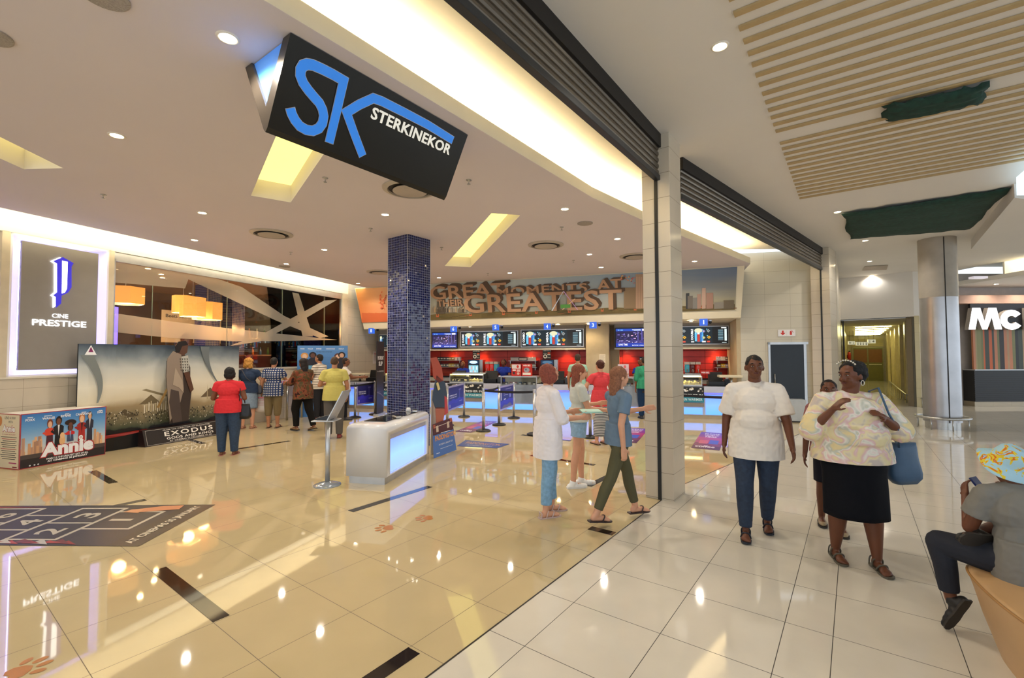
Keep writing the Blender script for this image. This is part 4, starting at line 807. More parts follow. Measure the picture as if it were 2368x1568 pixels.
# ------------------------------------------------------------------ white podium with violet light panel
q0, q1, q2 = fl(796, 1120), fl(891.9, 1123.1), fl(991.4, 1062.9); pd = (q2 - q1); PL = pd.length; pd.normalize(); pn = Vector((-pd.y, pd.x, 0)); PWd = (q0 - q1).dot(pn); PH = .80
t = thing('service_podium', 'white rounded podium counter with a glowing blue-violet front panel', 'counter', q1, math.atan2(pd.y, pd.x))
r = .07; m = MB() # arch shell: side view in (y,z) is an inverted U with rounded corners, here a box with bevel
shell = MB(); M_shell = mat('podium_white', '#e4e4e6', .15, var=.01, coat=.4)
fr_ = .10; shell.box(0, PL, .06, PWd - .0, .1, PH)
bm = bmesh.new(); bmesh.ops.create_cube(bm, size=1)
for v in bm.verts: v.co = Vector(((v.co.x + .5) * PL, (v.co.y + .5) * PWd, .1 + (v.co.z + .5) * (PH - .1)))
bmesh.ops.bevel(bm, geom=[e for e in bm.edges if abs(e.verts[0].co.z - PH) < .001 and abs(e.verts[1].co.z - PH) < .001], offset=.075, segments=8, affect='EDGES', profile=.5)
me = bpy.data.meshes.new('shell'); bm.to_mesh(me); bm.free(); me.materials.append(M_shell)
o = bpy.data.objects.new('shell', me); COL.objects.link(o); o.parent = t; o.modifiers.new('edges', 'EDGE_SPLIT').split_angle = R(35); me.polygons.foreach_set('use_smooth', [True] * len(me.polygons))
cu = MB(); cu.box(.13, PL - .1, -.05, .05, .12, PH - .15); cut_o = cu.build('recess_cutter_shape'); bo = o.modifiers.new('recess', 'BOOLEAN'); bo.object = cut_o; bo.solver = 'EXACT'
cut_o.parent = t; bpy.context.view_layer.update(); dg = bpy.context.evaluated_depsgraph_get(); dg.update(); me2 = bpy.data.meshes.new_from_object(o.evaluated_get(dg)); o.modifiers.clear(); o.data = me2; bpy.data.objects.remove(cut_o)
M_pan = mat('violet_light_panel', '#8fb0ff', emit=1.55, ecol='#7e9cff', var=0)
def panel_mat(name, lo, hi, c1, c2, c3, e):
    return ramp_mat(name, [(0, c1), (.45, c2), (1, c3)], 'Z', lo, hi, noise=.35, nscale=1.3, emit=e, rough=.2)
M_pan = panel_mat('violet_light_panel_a', .12, PH - .2, '#86a4ff', '#84b2ff', '#6f8cff', 1.0)
m = MB(); m.box(.135, PL - .105, .035, .045, .125, PH - .22); m.build('light_panel', M_pan, t); m = MB(); m.box(.13, PL - .1, .02, .049, PH - .22, PH - .15); m.build('panel_rail', M_alu, t)
m = MB(); m.box(.03, PL - .03, .03, PWd - .03, 0, .1); m.build('kick_plinth', M_alu, t)
m = MB(); m.box(.25, .78, .12, PWd - .12, PH, PH + .008, mat('poster_glass', '#1d1a16', .06)); m.box(.86, 1.36, .12, PWd - .12, PH, PH + .008); m.build('inset_screen', None, t)
def device(p, rz, lab):
    t = thing('card_machine', lab, 'card machine', p, rz); m = MB(); m.box(-.04, .04, -.09, .09, 0, .03, M_alu); m.build('body', None, t, bevel=.01); m = MB(); m.box(-.03, .03, .0, .07, .03, .036, M_black); m.build('screen', None, t); m = MB(); [m.box(-.028 + i * .02, -.014 + i * .02, -.07 + j * .018, -.058 + j * .018, .03, .035, M_black) for i in range(3) for j in range(3)]; m.build('keypad', None, t)
pp = lambda x, y, z=0: q1 + pd * x + pn * y + Vector((0, 0, z))
device(pp(.62, .14, PH + .009), .6, 'silver card machine lying on the front edge of the white podium'); device(pp(1.34, .16, PH + .009), .2, 'pale card machine at the far end of the white podium')
m = MB(); m.lathe([(.035, 0), (.04, .02), (.03, .06), (.01, .065)][::-1], n=16, m=mat('pale_plastic', '#d8dadc', .3)); tag(m.build('tape_dispenser', loc=pp(1.40, .3, PH + .001), smooth=True), 'small pale dispenser at the far end of the white podium', 'dispenser')
# pale side screen between podium and stand-up board
m = MB(); a = fl(995, 1058); m.box(0, .16, 0, .025, 0, 1.12); o = m.build('pale_panel', mat('pale_board', '#cfc8bb', .4), loc=fl(998, 1052), rz=GA + .25, bevel=.01); tag(o, 'narrow upright pale panel between podium and film board', 'panel')

# stand-up film board (plain generic stand-in for its figure)
r0, r1 = fl(1002, 1062.5), fl(1054.5, 1042.5); rd = (r1 - r0); RW = rd.length; rd.normalize(); rn = Vector((rd.y, -rd.x, 0))
t = thing('film_standee', 'narrow cardboard film standee: blue title board and maroon suitcase under a plain coloured cut-out', 'standee', r0, math.atan2(rd.y, rd.x))
def rx(px, py, o=0): q = onwall(px, py, r0 + rn * o, r1 + rn * o); return ((q - r0 - rn * o).dot(rd), q.z)
rf = frame(r0, rd, (0, 0, 1)); m = MB()
def rc(pts, c, z): m.prism([rx(*q) for q in pts], z - .01, z, flat(c), rf)
rc([(1005, 905), (1012, 868), (1032, 885), (1036, 912), (1034, 945), (1010, 945), (1003, 925)], '#2e4258', -.02); rc([(1003, 850), (998, 828), (1012, 826), (1024, 850), (1028, 880), (1016, 886), (1005, 872)], '#a34a3a', -.02)
rc([(1010, 942), (1033, 942), (1026, 982), (1012, 982)], '#a8604c', -.02); rc([(1030, 915), (1036, 920), (1038, 955), (1031, 960)], '#b8404a', -.018)
rc([(1010, 886), (1014, 884), (1019, 900), (1014, 903)], '#d8c488', -.006); m.build('coloured_cut_out', None, t, True)
m = MB(); rc([(1001, 982), (1044, 966), (1050, 998), (1003, 1012)], '#4e2230', .0)
rc([(1001, 984), (1006, 982), (1007, 990), (1002, 992)], '#a3523c', .004); rc([(1039, 968), (1044, 966), (1046, 974), (1041, 976)], '#a3523c', .004); rc([(1008, 986), (1013, 984), (1014, 998), (1009, 1000)], '#cbb8a8', .004); rc([(1033, 976), (1038, 974), (1039, 988), (1034, 990)], '#cbb8a8', .004); rc([(1003, 989), (1043, 974), (1043, 975), (1003, 990)], '#d8ccc4', .004)
m.build('suitcase_board', None, t, True)
m = MB(); rc([(1001, 1008), (1047, 993), (1054.5, 1040), (1002.5, 1060)], '#4a74bc', .012); tb = m.build('title_board', None, t, True)
z0 = rx(1002, 1060)[1]; p = Pic(r0 + rn * .0145 + Vector((0, 0, .03)), rd, (0, 0, 1), RW, .42, '#4a74bc'); p.z = .0; p.b = MB()
p.text('PADDINGTON', .04, .62, .9, .2, '#e89a3c', .02); p.text('IN CINEMA 1 JANUARY 2015', .2, .38, .62, .09, '#f0f0f4', .0); p.rect(.28, .88, .7, .9, '#e6ecf6'); p.rect(.26, .25, .8, .265, '#dfe6f2'); p.rect(.1, .1, .24, .13, '#dfe6f2'); p.build('printed_title', t)

# ------------------------------------------------------------------ silver pole kiosk
kp = fl(757, 1122); t = thing('tablet_kiosk', 'silver pole stand with a tilted display panel and black card reader', 'kiosk', kp, 0)
m = MB(); m.lathe([(.0, .05), (.03, .05), (.10, .035), (.17, .012), (.175, 0), (0, 0)][::-1], n=40, m=mat('grey_dome', '#a9b2ba', .12, .5)); m.build('dome_base', None, t, smooth=True)
m = MB(); m.tube([(0, 0, .04), (0, 0, .855)], .032, 20, M_alu); m.build('pole', None, t, smooth=True)
m = MB(); m.box(-.17, .13, -.14, .14, .855, .87, M_alu); m.build('tray', None, t, bevel=.005)
m = MB(); m.add([(-.16, -.06, .87), (.06, -.06, .87), (.06, .06, .87), (-.16, .06, .87), (-.15, -.05, .89), (.04, -.05, .94), (.04, .05, .94), (-.15, .05, .89)], [(3, 2, 1, 0), (4, 5, 6, 7), (0, 1, 5, 4), (1, 2, 6, 5), (2, 3, 7, 6), (3, 0, 4, 7)], M_black); m.build('card_reader', None, t, bevel=.008)
m = MB(); f_ = frame((.05, -.16, .865), (.0, 1, 0), Vector((.22, 0, .42))); m.box(0, .32, 0, .44, -.012, .0, M_alu, f_); m.build('display_panel', None, t); m = MB(); m.box(.02, .30, .02, .42, -.014, -.012, mat('display_violet', '#8f84d8', .2, emit=.5), f_); m.build('display_face', None, t)
# ------------------------------------------------------------------ end walls round the concession area
def B(x0, y0, x1, y1, t=0):
    a, zb = bs(x0, y1, t); b, zt = bs(x1, y0, t); return a, b, zb, zt
mb = MB(); mb.box(sEnd + .1, sEnd + 4.2, 0, .15, 0, 4.35); struct('wall_left', mb, M_tilew, loc=WA, rz=LRZ)
RT = 2.3
a = bk(-2.2, RT); wall('wall_back', a, bk(12.4, RT), 0, 3.95, mat('cream_plaster', '#c9bda6', .7), t=.15)
# red panelling between pier and walls
M_red = grid_mat('red_panelling', '#b5200f', '#3a0a06', 1.25, .1, .2, .04, lw=.012, ax=('X', 'Z'), rough=.35, var=.08, col2='#c42812')
sL = bs(872, 800, RT)[0]; sP_a = bs(1355, 800, 1.05)[0]; sP_b = bs(1408, 800, 1.05)[0]; sR0 = bs(1433, 850, RT - .04)[0]; sR1 = bs(1689, 850, RT - .04)[0]
for i, (x0, x1) in enumerate(((sL, bs(1362, 850, RT)[0]), (sR0, sR1))):
    m = MB(); m.box(0, x1 - x0, -.04, -.002, .0, 2.0); struct('wall_panelling', m, M_red, loc=bk(x0, RT), rz=BRZ)
m = MB(); m.box(sP_a, sP_b, 1.05, RT, 0, 2.75); m.box(sP_b, sR0, RT - .3, RT, 0, 2.75); struct('wall_pier', m, mat('pier_plaster', '#b8a98c', .65), loc=BO, rz=BRZ)
# right: tiled wall with dark door
dwn = bs(1713, 780, .2)[0]; DWa = Vector((6.10, 12.30, 0)); DWd = Vector((.967, -.254, 0)).normalized(); DWb = DWa + DWd * 1.82
wall('wall_right', DWa, DWb, 0, 4.42, grid_mat('large_wall_tile', '#cbc3ae', '#8f846e', .6, 0, .3, 0, lw=.004, ax=('X', 'Z'), rough=.25, var=.02), t=.15)
mb = MB(); q = [DWa, DWa + Vector((.0, .0, 0)) + BY * .12, bk(bs(1700, 800, 2.2)[0] + .2, 2.4), bk(bs(1700, 800, 2.2)[0] + .05, 2.4)]
wall('wall_side', DWa, bk(sR1 + .02, RT + .1), 0, 4.4, mat('side_plaster', '#c2b08e', .6), t=.1)
def dwp(px, py, off=0): o = DWd.cross(Vector((0, 0, 1))) * off; return onwall(px, py, DWa + o, DWb + o)
a, b = dwp(1781, 977), dwp(1872, 977); zt = dwp(1826, 794).z; L = (b - a).length; a.z = 0
t = thing('dark_door', 'dark charcoal double-height service door in the tiled wall', 'door', a, math.atan2(DWd.y, DWd.x))
m = MB(); m.box(.03, L - .1, -.03, .0, 0, zt - .03); m.build('leaf', mat('door_charcoal', '#20262c', .35, .2, var=.06), t); m = MB(); m.box(-.02, .03, -.05, 0, 0, zt + .03); m.box(L - .1, L - .04, -.03, 0, 0, zt); m.box(-.02, L, -.05, 0, zt - .03, zt + .03); m.build('frame', M_alu, t); m = MB(); m.tube([(.12, -.03, .95), (.12, -.07, .95), (.12, -.07, 1.2), (.12, -.03, 1.2)], .012); m.build('handle', M_chrome, t, smooth=True)
c0, c1 = dwp(1782, 978, .35), dwp(1866, 978, .35); c0.z = 0
t = thing('grey_plinth_box', 'pale grey box plinth standing before the dark door', 'plinth', c0, math.atan2(DWd.y, DWd.x)); m = MB(); m.box(0, (c1 - c0).length, 0, .3, .03, dwp(1820, 924, .35).z); m.build('box_body', mat('pale_grey', '#b9bec0', .3), t, bevel=.01); m = MB(); m.box(.02, (c1 - c0).length - .02, .02, .28, 0, .03); m.build('base', M_dark, t)
s0_ = dwp(1799, 778, .01); s1_ = dwp(1839, 762, .01); SWd = (Vector((s1_.x, s1_.y, 0)) - Vector((s0_.x, s0_.y, 0))).length; SHt = s1_.z - s0_.z
t = thing('fire_extinguisher_sign', 'white sign with a red down arrow and red fire extinguisher above the dark door', 'sign', s0_, math.atan2(DWd.y, DWd.x)); m = MB(); m.box(0, SWd, -.006, .006, 0, SHt); m.build('plate', mat('plate_white', '#ece8e6', .4), t)
p = Pic(s0_ + DWd.cross(Vector((0, 0, 1))) * .008, DWd, (0, 0, 1), SWd, SHt, '#ece8e6'); p.rect(.23, .5, .33, .85, '#c8281c'); p.poly([(.13, .52), (.43, .52), (.28, .15)], '#c8281c'); p.rect(.495, .1, .505, .9, '#c8c0bc'); p.rect(.68, .2, .8, .66, '#c8281c'); p.oval(.74, .68, .05, .1, '#c8281c'); p.line([(.8, .85), (.88, .55)], .01, '#c8281c'); p.rect(.7, .76, .84, .8, '#c8281c'); p.build('pictogram', t)

# ------------------------------------------------------------------ mural over the counter
md = (MTR - MTL).normalized(); mback = Vector((-md.y, md.x, 0)); A0, A1 = MTL + mback * .3, MTR + mback * .3
bl, br = onwall(838, 746, A0, A1), onwall(1699, 716, A0, A1)
fl_, fr2 = onwall(842, 761.5, A0 + mback * .06, A1 + mback * .06), onwall(1713, 734.5, A0 + mback * .06, A1 + mback * .06)
mz = (bl.z + br.z) / 2
oz = lambda p, z: Vector((p.x, p.y, z))
m = MB() # white frame body: sloping front, soffit
aL, aR = onwall(820, 668, MTL, MTR), onwall(1722, 612, MTL, MTR)
front = [fl_, fr2, oz(aR, 3.95), oz(aL, 3.95)]; back = [p + mback * .12 for p in front]
m.add(front + back, [(0, 1, 2, 3), (7, 6, 5, 4), (0, 4, 5, 1), (1, 5, 6, 2), (3, 7, 4, 0)], mat('fascia_cream', '#e4dabf', .6, var=.01)); struct('wall_fascia', m)
m = MB(); q = [fl_, fr2, fr2 + mback * 3.2 + md * .3, fl_ + mback * 3.2 - md * .3]; zz = (fl_.z + fr2.z) / 2
m.add([oz(p, p.z + .004) if i < 2 else oz(p, zz) for i, p in enumerate(q)], [(3, 2, 1, 0)], M_white); struct('ceiling_soffit', m)
fmur = frame(bl, br - bl, oz(MTL, 3.94) - bl); MW = (br - bl).length; MHt = (oz(MTL, 3.94) - bl).dot(fmur.to_3x3() @ Vector((0, 1, 0)))
def planefn(fm_):
    n = fm_.to_3x3() @ Vector((0, 0, 1)); o = fm_.translation; inv = fm_.inverted()
    def g(px, py):
        d = ray(px, py); tt = (o - Vector((0, 0, H))).dot(n) / d.dot(n); q = inv @ (Vector((0, 0, H)) + d * tt); return q.x, q.y
    return g
mu = planefn(fmur)
t = thing('mural', 'long printed city mural with sandstone letters GREAT MOMENTS AT THEIR GREATEST over the counter', 'mural', bl, 0)
mm = bpy.data.materials.new('mural_sky'); mm.use_nodes = True; nt = mm.node_tree; b_ = nt.nodes['Principled BSDF']; b_.inputs['Roughness'].default_value = .4
uv = nt.nodes.new('ShaderNodeUVMap'); uv.uv_map = 'UVMap'; sp_ = nt.nodes.new('ShaderNodeSeparateXYZ'); nt.links.new(uv.outputs[0], sp_.inputs[0])
def ramp(stops, src):
    c = nt.nodes.new('ShaderNodeValToRGB'); nt.links.new(src, c.inputs[0])
    while len(c.color_ramp.elements) < len(stops): c.color_ramp.elements.new(.5)
    for e, (p_, k) in zip(c.color_ramp.elements, stops): e.position = p_; e.color = lin(k)
    return c.outputs[0]
hi_ = ramp([(0, '#f2a45c'), (.08, '#f0b884'), (.2, '#b9bfb4'), (.5, '#aebbbc'), (.72, '#94a6b2'), (1, '#66748a')], sp_.outputs[0]); lo_ = ramp([(0, '#dc6a38'), (.08, '#d07a50'), (.2, '#8a7a58'), (.5, '#8c8468'), (.72, '#a8a088'), (1, '#b8ac80')], sp_.outputs[0])
no = nt.nodes.new('ShaderNodeTexNoise'); no.inputs['Scale'].default_value = 5; nt.links.new(uv.outputs[0], no.inputs[0]); k_ = nt.nodes.new('ShaderNodeMath'); k_.operation = 'MULTIPLY_ADD'; k_.inputs[1].default_value = .5; k_.inputs[2].default_value = -.15; nt.links.new(no.outputs['Fac'], k_.inputs[0]); k2 = nt.nodes.new('ShaderNodeMath'); k2.operation = 'ADD'; k2.use_clamp = True; nt.links.new(k_.outputs[0], k2.inputs[0]); nt.links.new(sp_.outputs[1], k2.inputs[1])
mx = nt.nodes.new('ShaderNodeMix'); mx.data_type = 'RGBA'; nt.links.new(k2.outputs[0], mx.inputs['Factor']); nt.links.new(lo_, mx.inputs['A']); nt.links.new(hi_, mx.inputs['B']); nt.links.new(mx.outputs['Result'], b_.inputs['Base Color'])
x0_, _ = mu(824, 680); xr_, yr_ = mu(1704.7, 615.5)
m = MB(); cor = [mu(838, 746), mu(1699, 716), mu(1704.7, 617), mu(823, 668)]; m.add([fmur @ Vector((x, y, .02)) for x, y in cor], [(0, 1, 2, 3)], mm); o = m.build('mural_sheet', None, t, True)
uvl = o.data.uv_layers.new(name='UVMap'); [setattr(uvl.data[i], 'uv', u_) for i, u_ in enumerate(((0, 0), (1, 0), (1, 1), (0, 1)))]
mp_ = MB(); zc = [.024]
def mpoly(pts, c): zc[0] += .00012; mp_.poly([fmur @ Vector((*mu(*q), zc[0])) for q in pts], flat(c))
rr = random.Random(11)
for k in range(24): x, x2 = 960 + k * 30.8, 960 + k * 30.8 + 30.8; yb_ = lambda q: 745.5 - (q - 838) / 861 * 29.8; h_ = lambda q: 13 + 2 * math.sin(q * .05); mpoly([(x, yb_(x)), (x2, yb_(x2)), (x2, yb_(x2) - h_(x2)), (x, yb_(x) - h_(x))], ['#6b5c36', '#71613a', '#655733'][k % 3])
for k in range(4): x, x2 = 838 + k * 15, 853 + k * 15; mpoly([(x, 745.5 - k * .5), (x2, 745 - k * .5), (x2, 724), (x, 723)], '#d0683c')
for k in range(60): x = rr.uniform(1000, 1690); y0 = 745 - (x - 838) / 861 * 29.5; y = y0 - rr.uniform(2, 10); mpoly([(x, y), (x + 14, y - .5), (x + 14, y - 2.2), (x, y - 1.6)], rr.choice(['#7d6c40', '#55482c', '#8c5a3a', '#5f5a34']))
for k in range(9): x = 1010 + k * 76; y = 739 - (x - 838) / 861 * 29.5; mpoly([(x, y), (x + 6, y), (x + 6, y - 7), (x + 4.5, y - 7), (x + 4.5, y - 3), (x + 1.5, y - 3), (x + 1.5, y - 7), (x, y - 7)], '#c46a44')
# skyline at both ends
for x, w, y, c in ((1443, 28, 665, '#8a7458'), (1470, 26, 634, '#a88a70'), (1586, 8, 678, '#3a3c40'), (1600, 18, 688, '#7c7a74'), (1612, 9, 680, '#a48474'), (1623, 9, 666, '#b89a88'), (1633, 16, 677, '#a07c6c'), (1651, 22, 699, '#8c857a'), (1673, 24, 694, '#6e6250'), (1590, 12, 684, '#6c655c')):
    mpoly([(x, 714), (x + w, 713), (x + w, y - .6), (x, y)], c)
for k in range(5): x = 1472 + k * 5; mpoly([(x, 712), (x + 2, 712), (x + 2, 640), (x, 640)], '#c8a488')
mpoly([(1010, 726), (1030, 725), (1030, 700), (1022, 690), (1012, 694)], '#5c5346')
for k in range(40): x = rr.uniform(998, 1080); mpoly([(x, 722), (x + 4, 722), (x + 4, 722 - rr.uniform(3, 18)), (x, 722 - 8)], rr.choice(['#6e6250', '#8e8576', '#4e4438', '#b39a78']))
for k in range(45): a = rr.uniform(0, 6.3); r = rr.random() * 11; x = 885 + r * math.cos(a) * .8; y = 697 + r * math.sin(a) * 2.0; mpoly([(x, y), (x + 3.5, y), (x + 3, y - 4)], rr.choice(['#e0623a', '#c84a2c', '#f08a52']))
def mtext(body, xa, ya, xb, yb, ha, face='#b08a6a', side='#4f3b2a', ext=5, bold=.015, space=1.):
    """line of lettering running from (xa,ya) to (xb,yb), ha pixels tall"""
    (x0, y0), (x1, y1), (_, yt) = mu(xa, ya), mu(xb, yb), mu(xa, ya - ha); L = math.hypot(x1 - x0, y1 - y0); h = yt - y0
    M2 = fmur @ Matrix.Translation((x0, y0, 0)) @ Matrix.Rotation(math.atan2(y1 - y0, x1 - x0), 4, 'Z'); u = L / abs(xb - xa)
    for k in range(6, 0, -1): zc[0] += .00012; letters(mp_, M2, body, k * u * ext / 6, k * u * ext / 6 * .5, L, h, flat(side), z=zc[0], bold=bold, space=space)
    zc[0] += .00012; letters(mp_, M2, body, 0, 0, L, h, flat(face), z=zc[0], bold=bold, space=space)
mtext('THEIR', 1013, 709, 1073, 707, 15, ext=3); mtext('GREAT', 998, 693.5, 1174, 685, 31, ext=10); mtext('MOMENTS', 1151, 684, 1359, 673, 18, ext=7, space=1.1); mtext('AT', 1381, 672, 1440, 669, 25, ext=8)
mtext('GREATEST', 1076, 724, 1439, 715, 42, ext=7, space=1.02)
for a, b, c in (((1276, 718), (1303, 673), '#cfe0f2'), ((1303, 673), (1336, 716), '#c8a0d8'), ((1300, 716), (1330, 690), '#f0d0a0')): mpoly([a, b, (b[0] + 1.5, b[1]), (a[0] + 2.5, a[1])], c)
mpoly([(1297, 712), (1320, 711), (1320, 703), (1297, 704)], '#5aa04c')
for k in range(26): x = 1438 + rr.uniform(-6, 30); y = 640 + rr.uniform(-4, 10) + (x - 1438) * .2; mpoly([(x, y), (x + 3, y), (x + 2, y - 3)], rr.choice(['#d05a4a', '#e88a4a', '#f0c060', '#a83a30']))
mp_.build('printed_picture', None, t, True)

# ------------------------------------------------------------------ counters
M_lit = panel_mat('violet_counter_panel', .1, .7, '#5a9cff', '#6f9cff', '#5c7cf8', 1.0); M_litd = mat('violet_counter_strip', '#6a6cff', emit=1.35, ecol='#5e66ff', var=0)
M_band = mat('counter_band', '#c9ccda', .3, .2); M_stone = mat('counter_base_tile', '#b6a68a', .4); M_topb = mat('counter_top_black', '#16161a', .25)
def counter(px0, px1, kind, lab, mirror=0):
    s0 = bs(px0, 930)[0]; s1 = bs(px1, 930)[0]; w = s1 - s0; t = thing('concession_counter', lab, 'counter', bk(s0, 0), BRZ)
    m = MB(); m.box(0, w, .03, .68, .0, .1); m.build('base', M_stone, t); m = MB(); m.box(0, w, .02, .68, .1, .84); m.build('carcass', M_band, t)
    if kind == 'tall':
        m = MB(); m.box(.04, w - .04, .005, .02, .12, .64); m.build('light_panel', M_lit, t); m = MB(); m.box(0, w, -.06, .68, .70, .87); m.build('upper_band', M_band, t, bevel=.01)
        m = MB(); m.box(.0, w, -.03, .02, .685, .70); m.build('light_line', M_litd, t)
    elif kind == 'warmer':
        m = MB(); m.box(.04, w - .04, .005, .02, .12, .30); m.build('light_panel', M_lit, t)
        m = MB(); m.box(.0, w, -.02, .02, .33, .42); m.build('drawer', mat('drawer_grey', '#958b80', .35, .4), t)
        p = Pic(bk(s0, -.03, .44), BX, (0, 0, 1), w, .40, '#14181c', t=.02); p.rect(0, 0, 1, .34, '#2a8aa0'); p.rect(.0, .34, 1, .6, '#1a2228'); p.text('ALWAYS FRESHER IN', .06, .4, .9, .16, '#dfe8ea', .02); p.text('A POPCORN WARMER', .06, .1, .9, .18, '#d8eef2', .02)
        rr = random.Random(8)
        for k in range(46): p.oval(rr.random() * .94 + .03, .74 + rr.random() * .2, .022, .055, rr.choice(['#f2efe2', '#ffffff', '#d8c9a0', '#8a8276']), 6)
        p.build('printed_panel', t)
        m = MB(); m.box(.03, w - .03, .05, .6, .86, .90); m.build('warmer_tray', M_alu, t)
        # curved warmer glass
        m = MB(); n = 8; P = []
        for i in range(n + 1): a = math.pi / 2 * i / n; P.append((.02 + .25 * (1 - math.sin(a)) , .90 + .24 * (1 - math.cos(a))))
        P = [(.05 + .22 * (1 - math.cos(math.pi / 2 * i / n)), .90 + .24 * math.sin(math.pi / 2 * i / n)) for i in range(n + 1)] + [(.6, 1.14)]
        m.add([(x, y, z) for x in (.03, w - .03) for y, z in P], [(i, i + n + 2, i + n + 3, i + 1) for i in range(n + 1)], M_case); m.build('curved_glass', None, t)
        m = MB(); m.box(.03, w - .03, .26, .62, 1.14, 1.17); m.box(.03, .05, .05, .6, .9, 1.14); m.box(w - .05, w - .03, .05, .6, .9, 1.14); m.build('warmer_frame', M_chrome, t)
        m = MB(); m.box(.06, w - .06, .3, .5, 1.1, 1.13); m.build('heat_lamp', mat('heat_lamp', '#fff0b0', emit=4, ecol='#ffe69a', var=0), t)
        m = MB(); rr = random.Random(9); [m.ball((rr.uniform(.08, w - .08), rr.uniform(.15, .55), .93 + rr.random() * .04), rr.uniform(.02, .035), 6) for k in range(70)]; q = m.build('popcorn_bed', mat('popcorn', '#e8dca8', .8), t, smooth=True)
        q['kind'] = 'stuff'
    elif kind == 'show':
        m = MB(); m.box(.04, w - .04, .005, .02, .12, .27); m.build('light_panel', M_lit, t)
        m = MB(); m.box(0, w, .04, .66, .27, .30); m.build('shelf_base', M_alu, t)
        m = MB(); m.box(.0, .025, 0, .025, .3, 1.08); m.box(w - .025, w, 0, .025, .3, 1.08); m.box(0, w, 0, .62, 1.06, 1.09); m.build('display_frame', M_alu, t)
        m = MB(); m.box(.025, w - .025, .005, .01, .3, 1.06); m.build('front_glass', M_case, t)
        m = MB(); m.box(.01, w - .01, .03, .6, .56, .57); m.box(.01, w - .01, .03, .6, .80, .81); m.build('glass_shelf', mat('shelf_glass', '#c0cdc8', .1), t)
        m = MB(); m.box(.0, w, .5, .6, .3, 1.06); m.build('display_back', mat('cream_back', '#c8bb98', .5), t)
    else:
        m = MB(); m.box(0, w, -.02, .68, .84, .87); m.build('upper_band', M_band, t)
    if kind in ('tall', 'plain'): m = MB(); m.box(0, w, -.04, .68, .87, .89); m.build('counter_top', M_topb, t)
    return t, s0, s1
CTR = [(806, 828, 'tall', 'left end of the lit drinks counter, glowing violet panel beside the poster board'), (828, 886, 'tall', 'lit counter unit left of the blue column, partly behind the framed queue panel'), (886, 930, 'warmer', 'popcorn warmer counter mostly hidden behind the blue column'),
  (930, 1036, 'tall', 'lit counter unit hidden between blue column and framed queue panel'), (1036, 1119, 'warmer', 'popcorn warmer counter right of the film standee, with banner ALWAYS FRESHER'), (1119, 1158, 'tall', 'narrow lit counter unit between popcorn warmer and glass sweets display'), (1158, 1242, 'show', 'glass sweets display counter with red boxes on its top'),
  (1242, 1346, 'tall', 'lit counter unit behind the white-shirted women'), (1346, 1388, 'tall', 'lit counter unit right of the man in the mint shirt'), (1388, 1432, 'plain', 'plain counter unit behind the child'), (1432, 1492, 'show', 'glass sweets display left of the tiled pillar'), (1492, 1540, 'tall', 'lit counter unit just left of the tiled pillar'),
  (1540, 1628, 'warmer', 'popcorn warmer counter right of the tiled pillar'), (1628, 1711, 'tall', 'lit counter unit at the right end under number 1')]
CT = [counter(*c) for c in CTR]
def boxes_on(s0, s1, t0, z, n, size, cols, name, lab, cat, group, seed=0, tilt=0):
    rr = random.Random(seed)
    ms = []
    for c in cols:
        m = MB(); m.box(-size[0] / 2, size[0] / 2, -size[1] / 2, size[1] / 2, 0, size[2], mat('pack_' + c.strip('#'), c, .4)); m.box(-size[0] / 2 + .01, size[0] / 2 - .01, -size[1] / 2 - .001, -size[1] / 2, size[2] * .3, size[2] * .7, flat('#e8e4da')); ms.append(m.mesh(name))
    for i in range(n):
        o = bpy.data.objects.new(name, ms[i * len(cols) // n if tilt else rr.randrange(len(cols))]); COL.objects.link(o); o.location = bk(s0 + (s1 - s0) * (i + .5) / n, t0, z + .001); o.rotation_euler = (0, 0, BRZ + rr.uniform(-.2, .2)); tag(o, lab, cat, group)
for k, (i, gl) in enumerate(((6, 'the display under the red boxes'), (10, 'the display left of the tiled pillar'))):
    for j, z in enumerate((.30, .57, .81)): boxes_on(CT[i][1] + .06, CT[i][2] - .06, .2, z, 7, (.09, .05, .10), ['#22262e', '#2c5a78', '#8e2420', '#d8d2c4', '#1c1c20'], 'sweet_packet', 'small sweet packet inside ' + gl + (', lower shelf', ', middle shelf', ', upper shelf')[j], 'sweets', 'sweets in %s shelf %s' % (gl, 'one two three'.split()[j]), 10 * k + j)
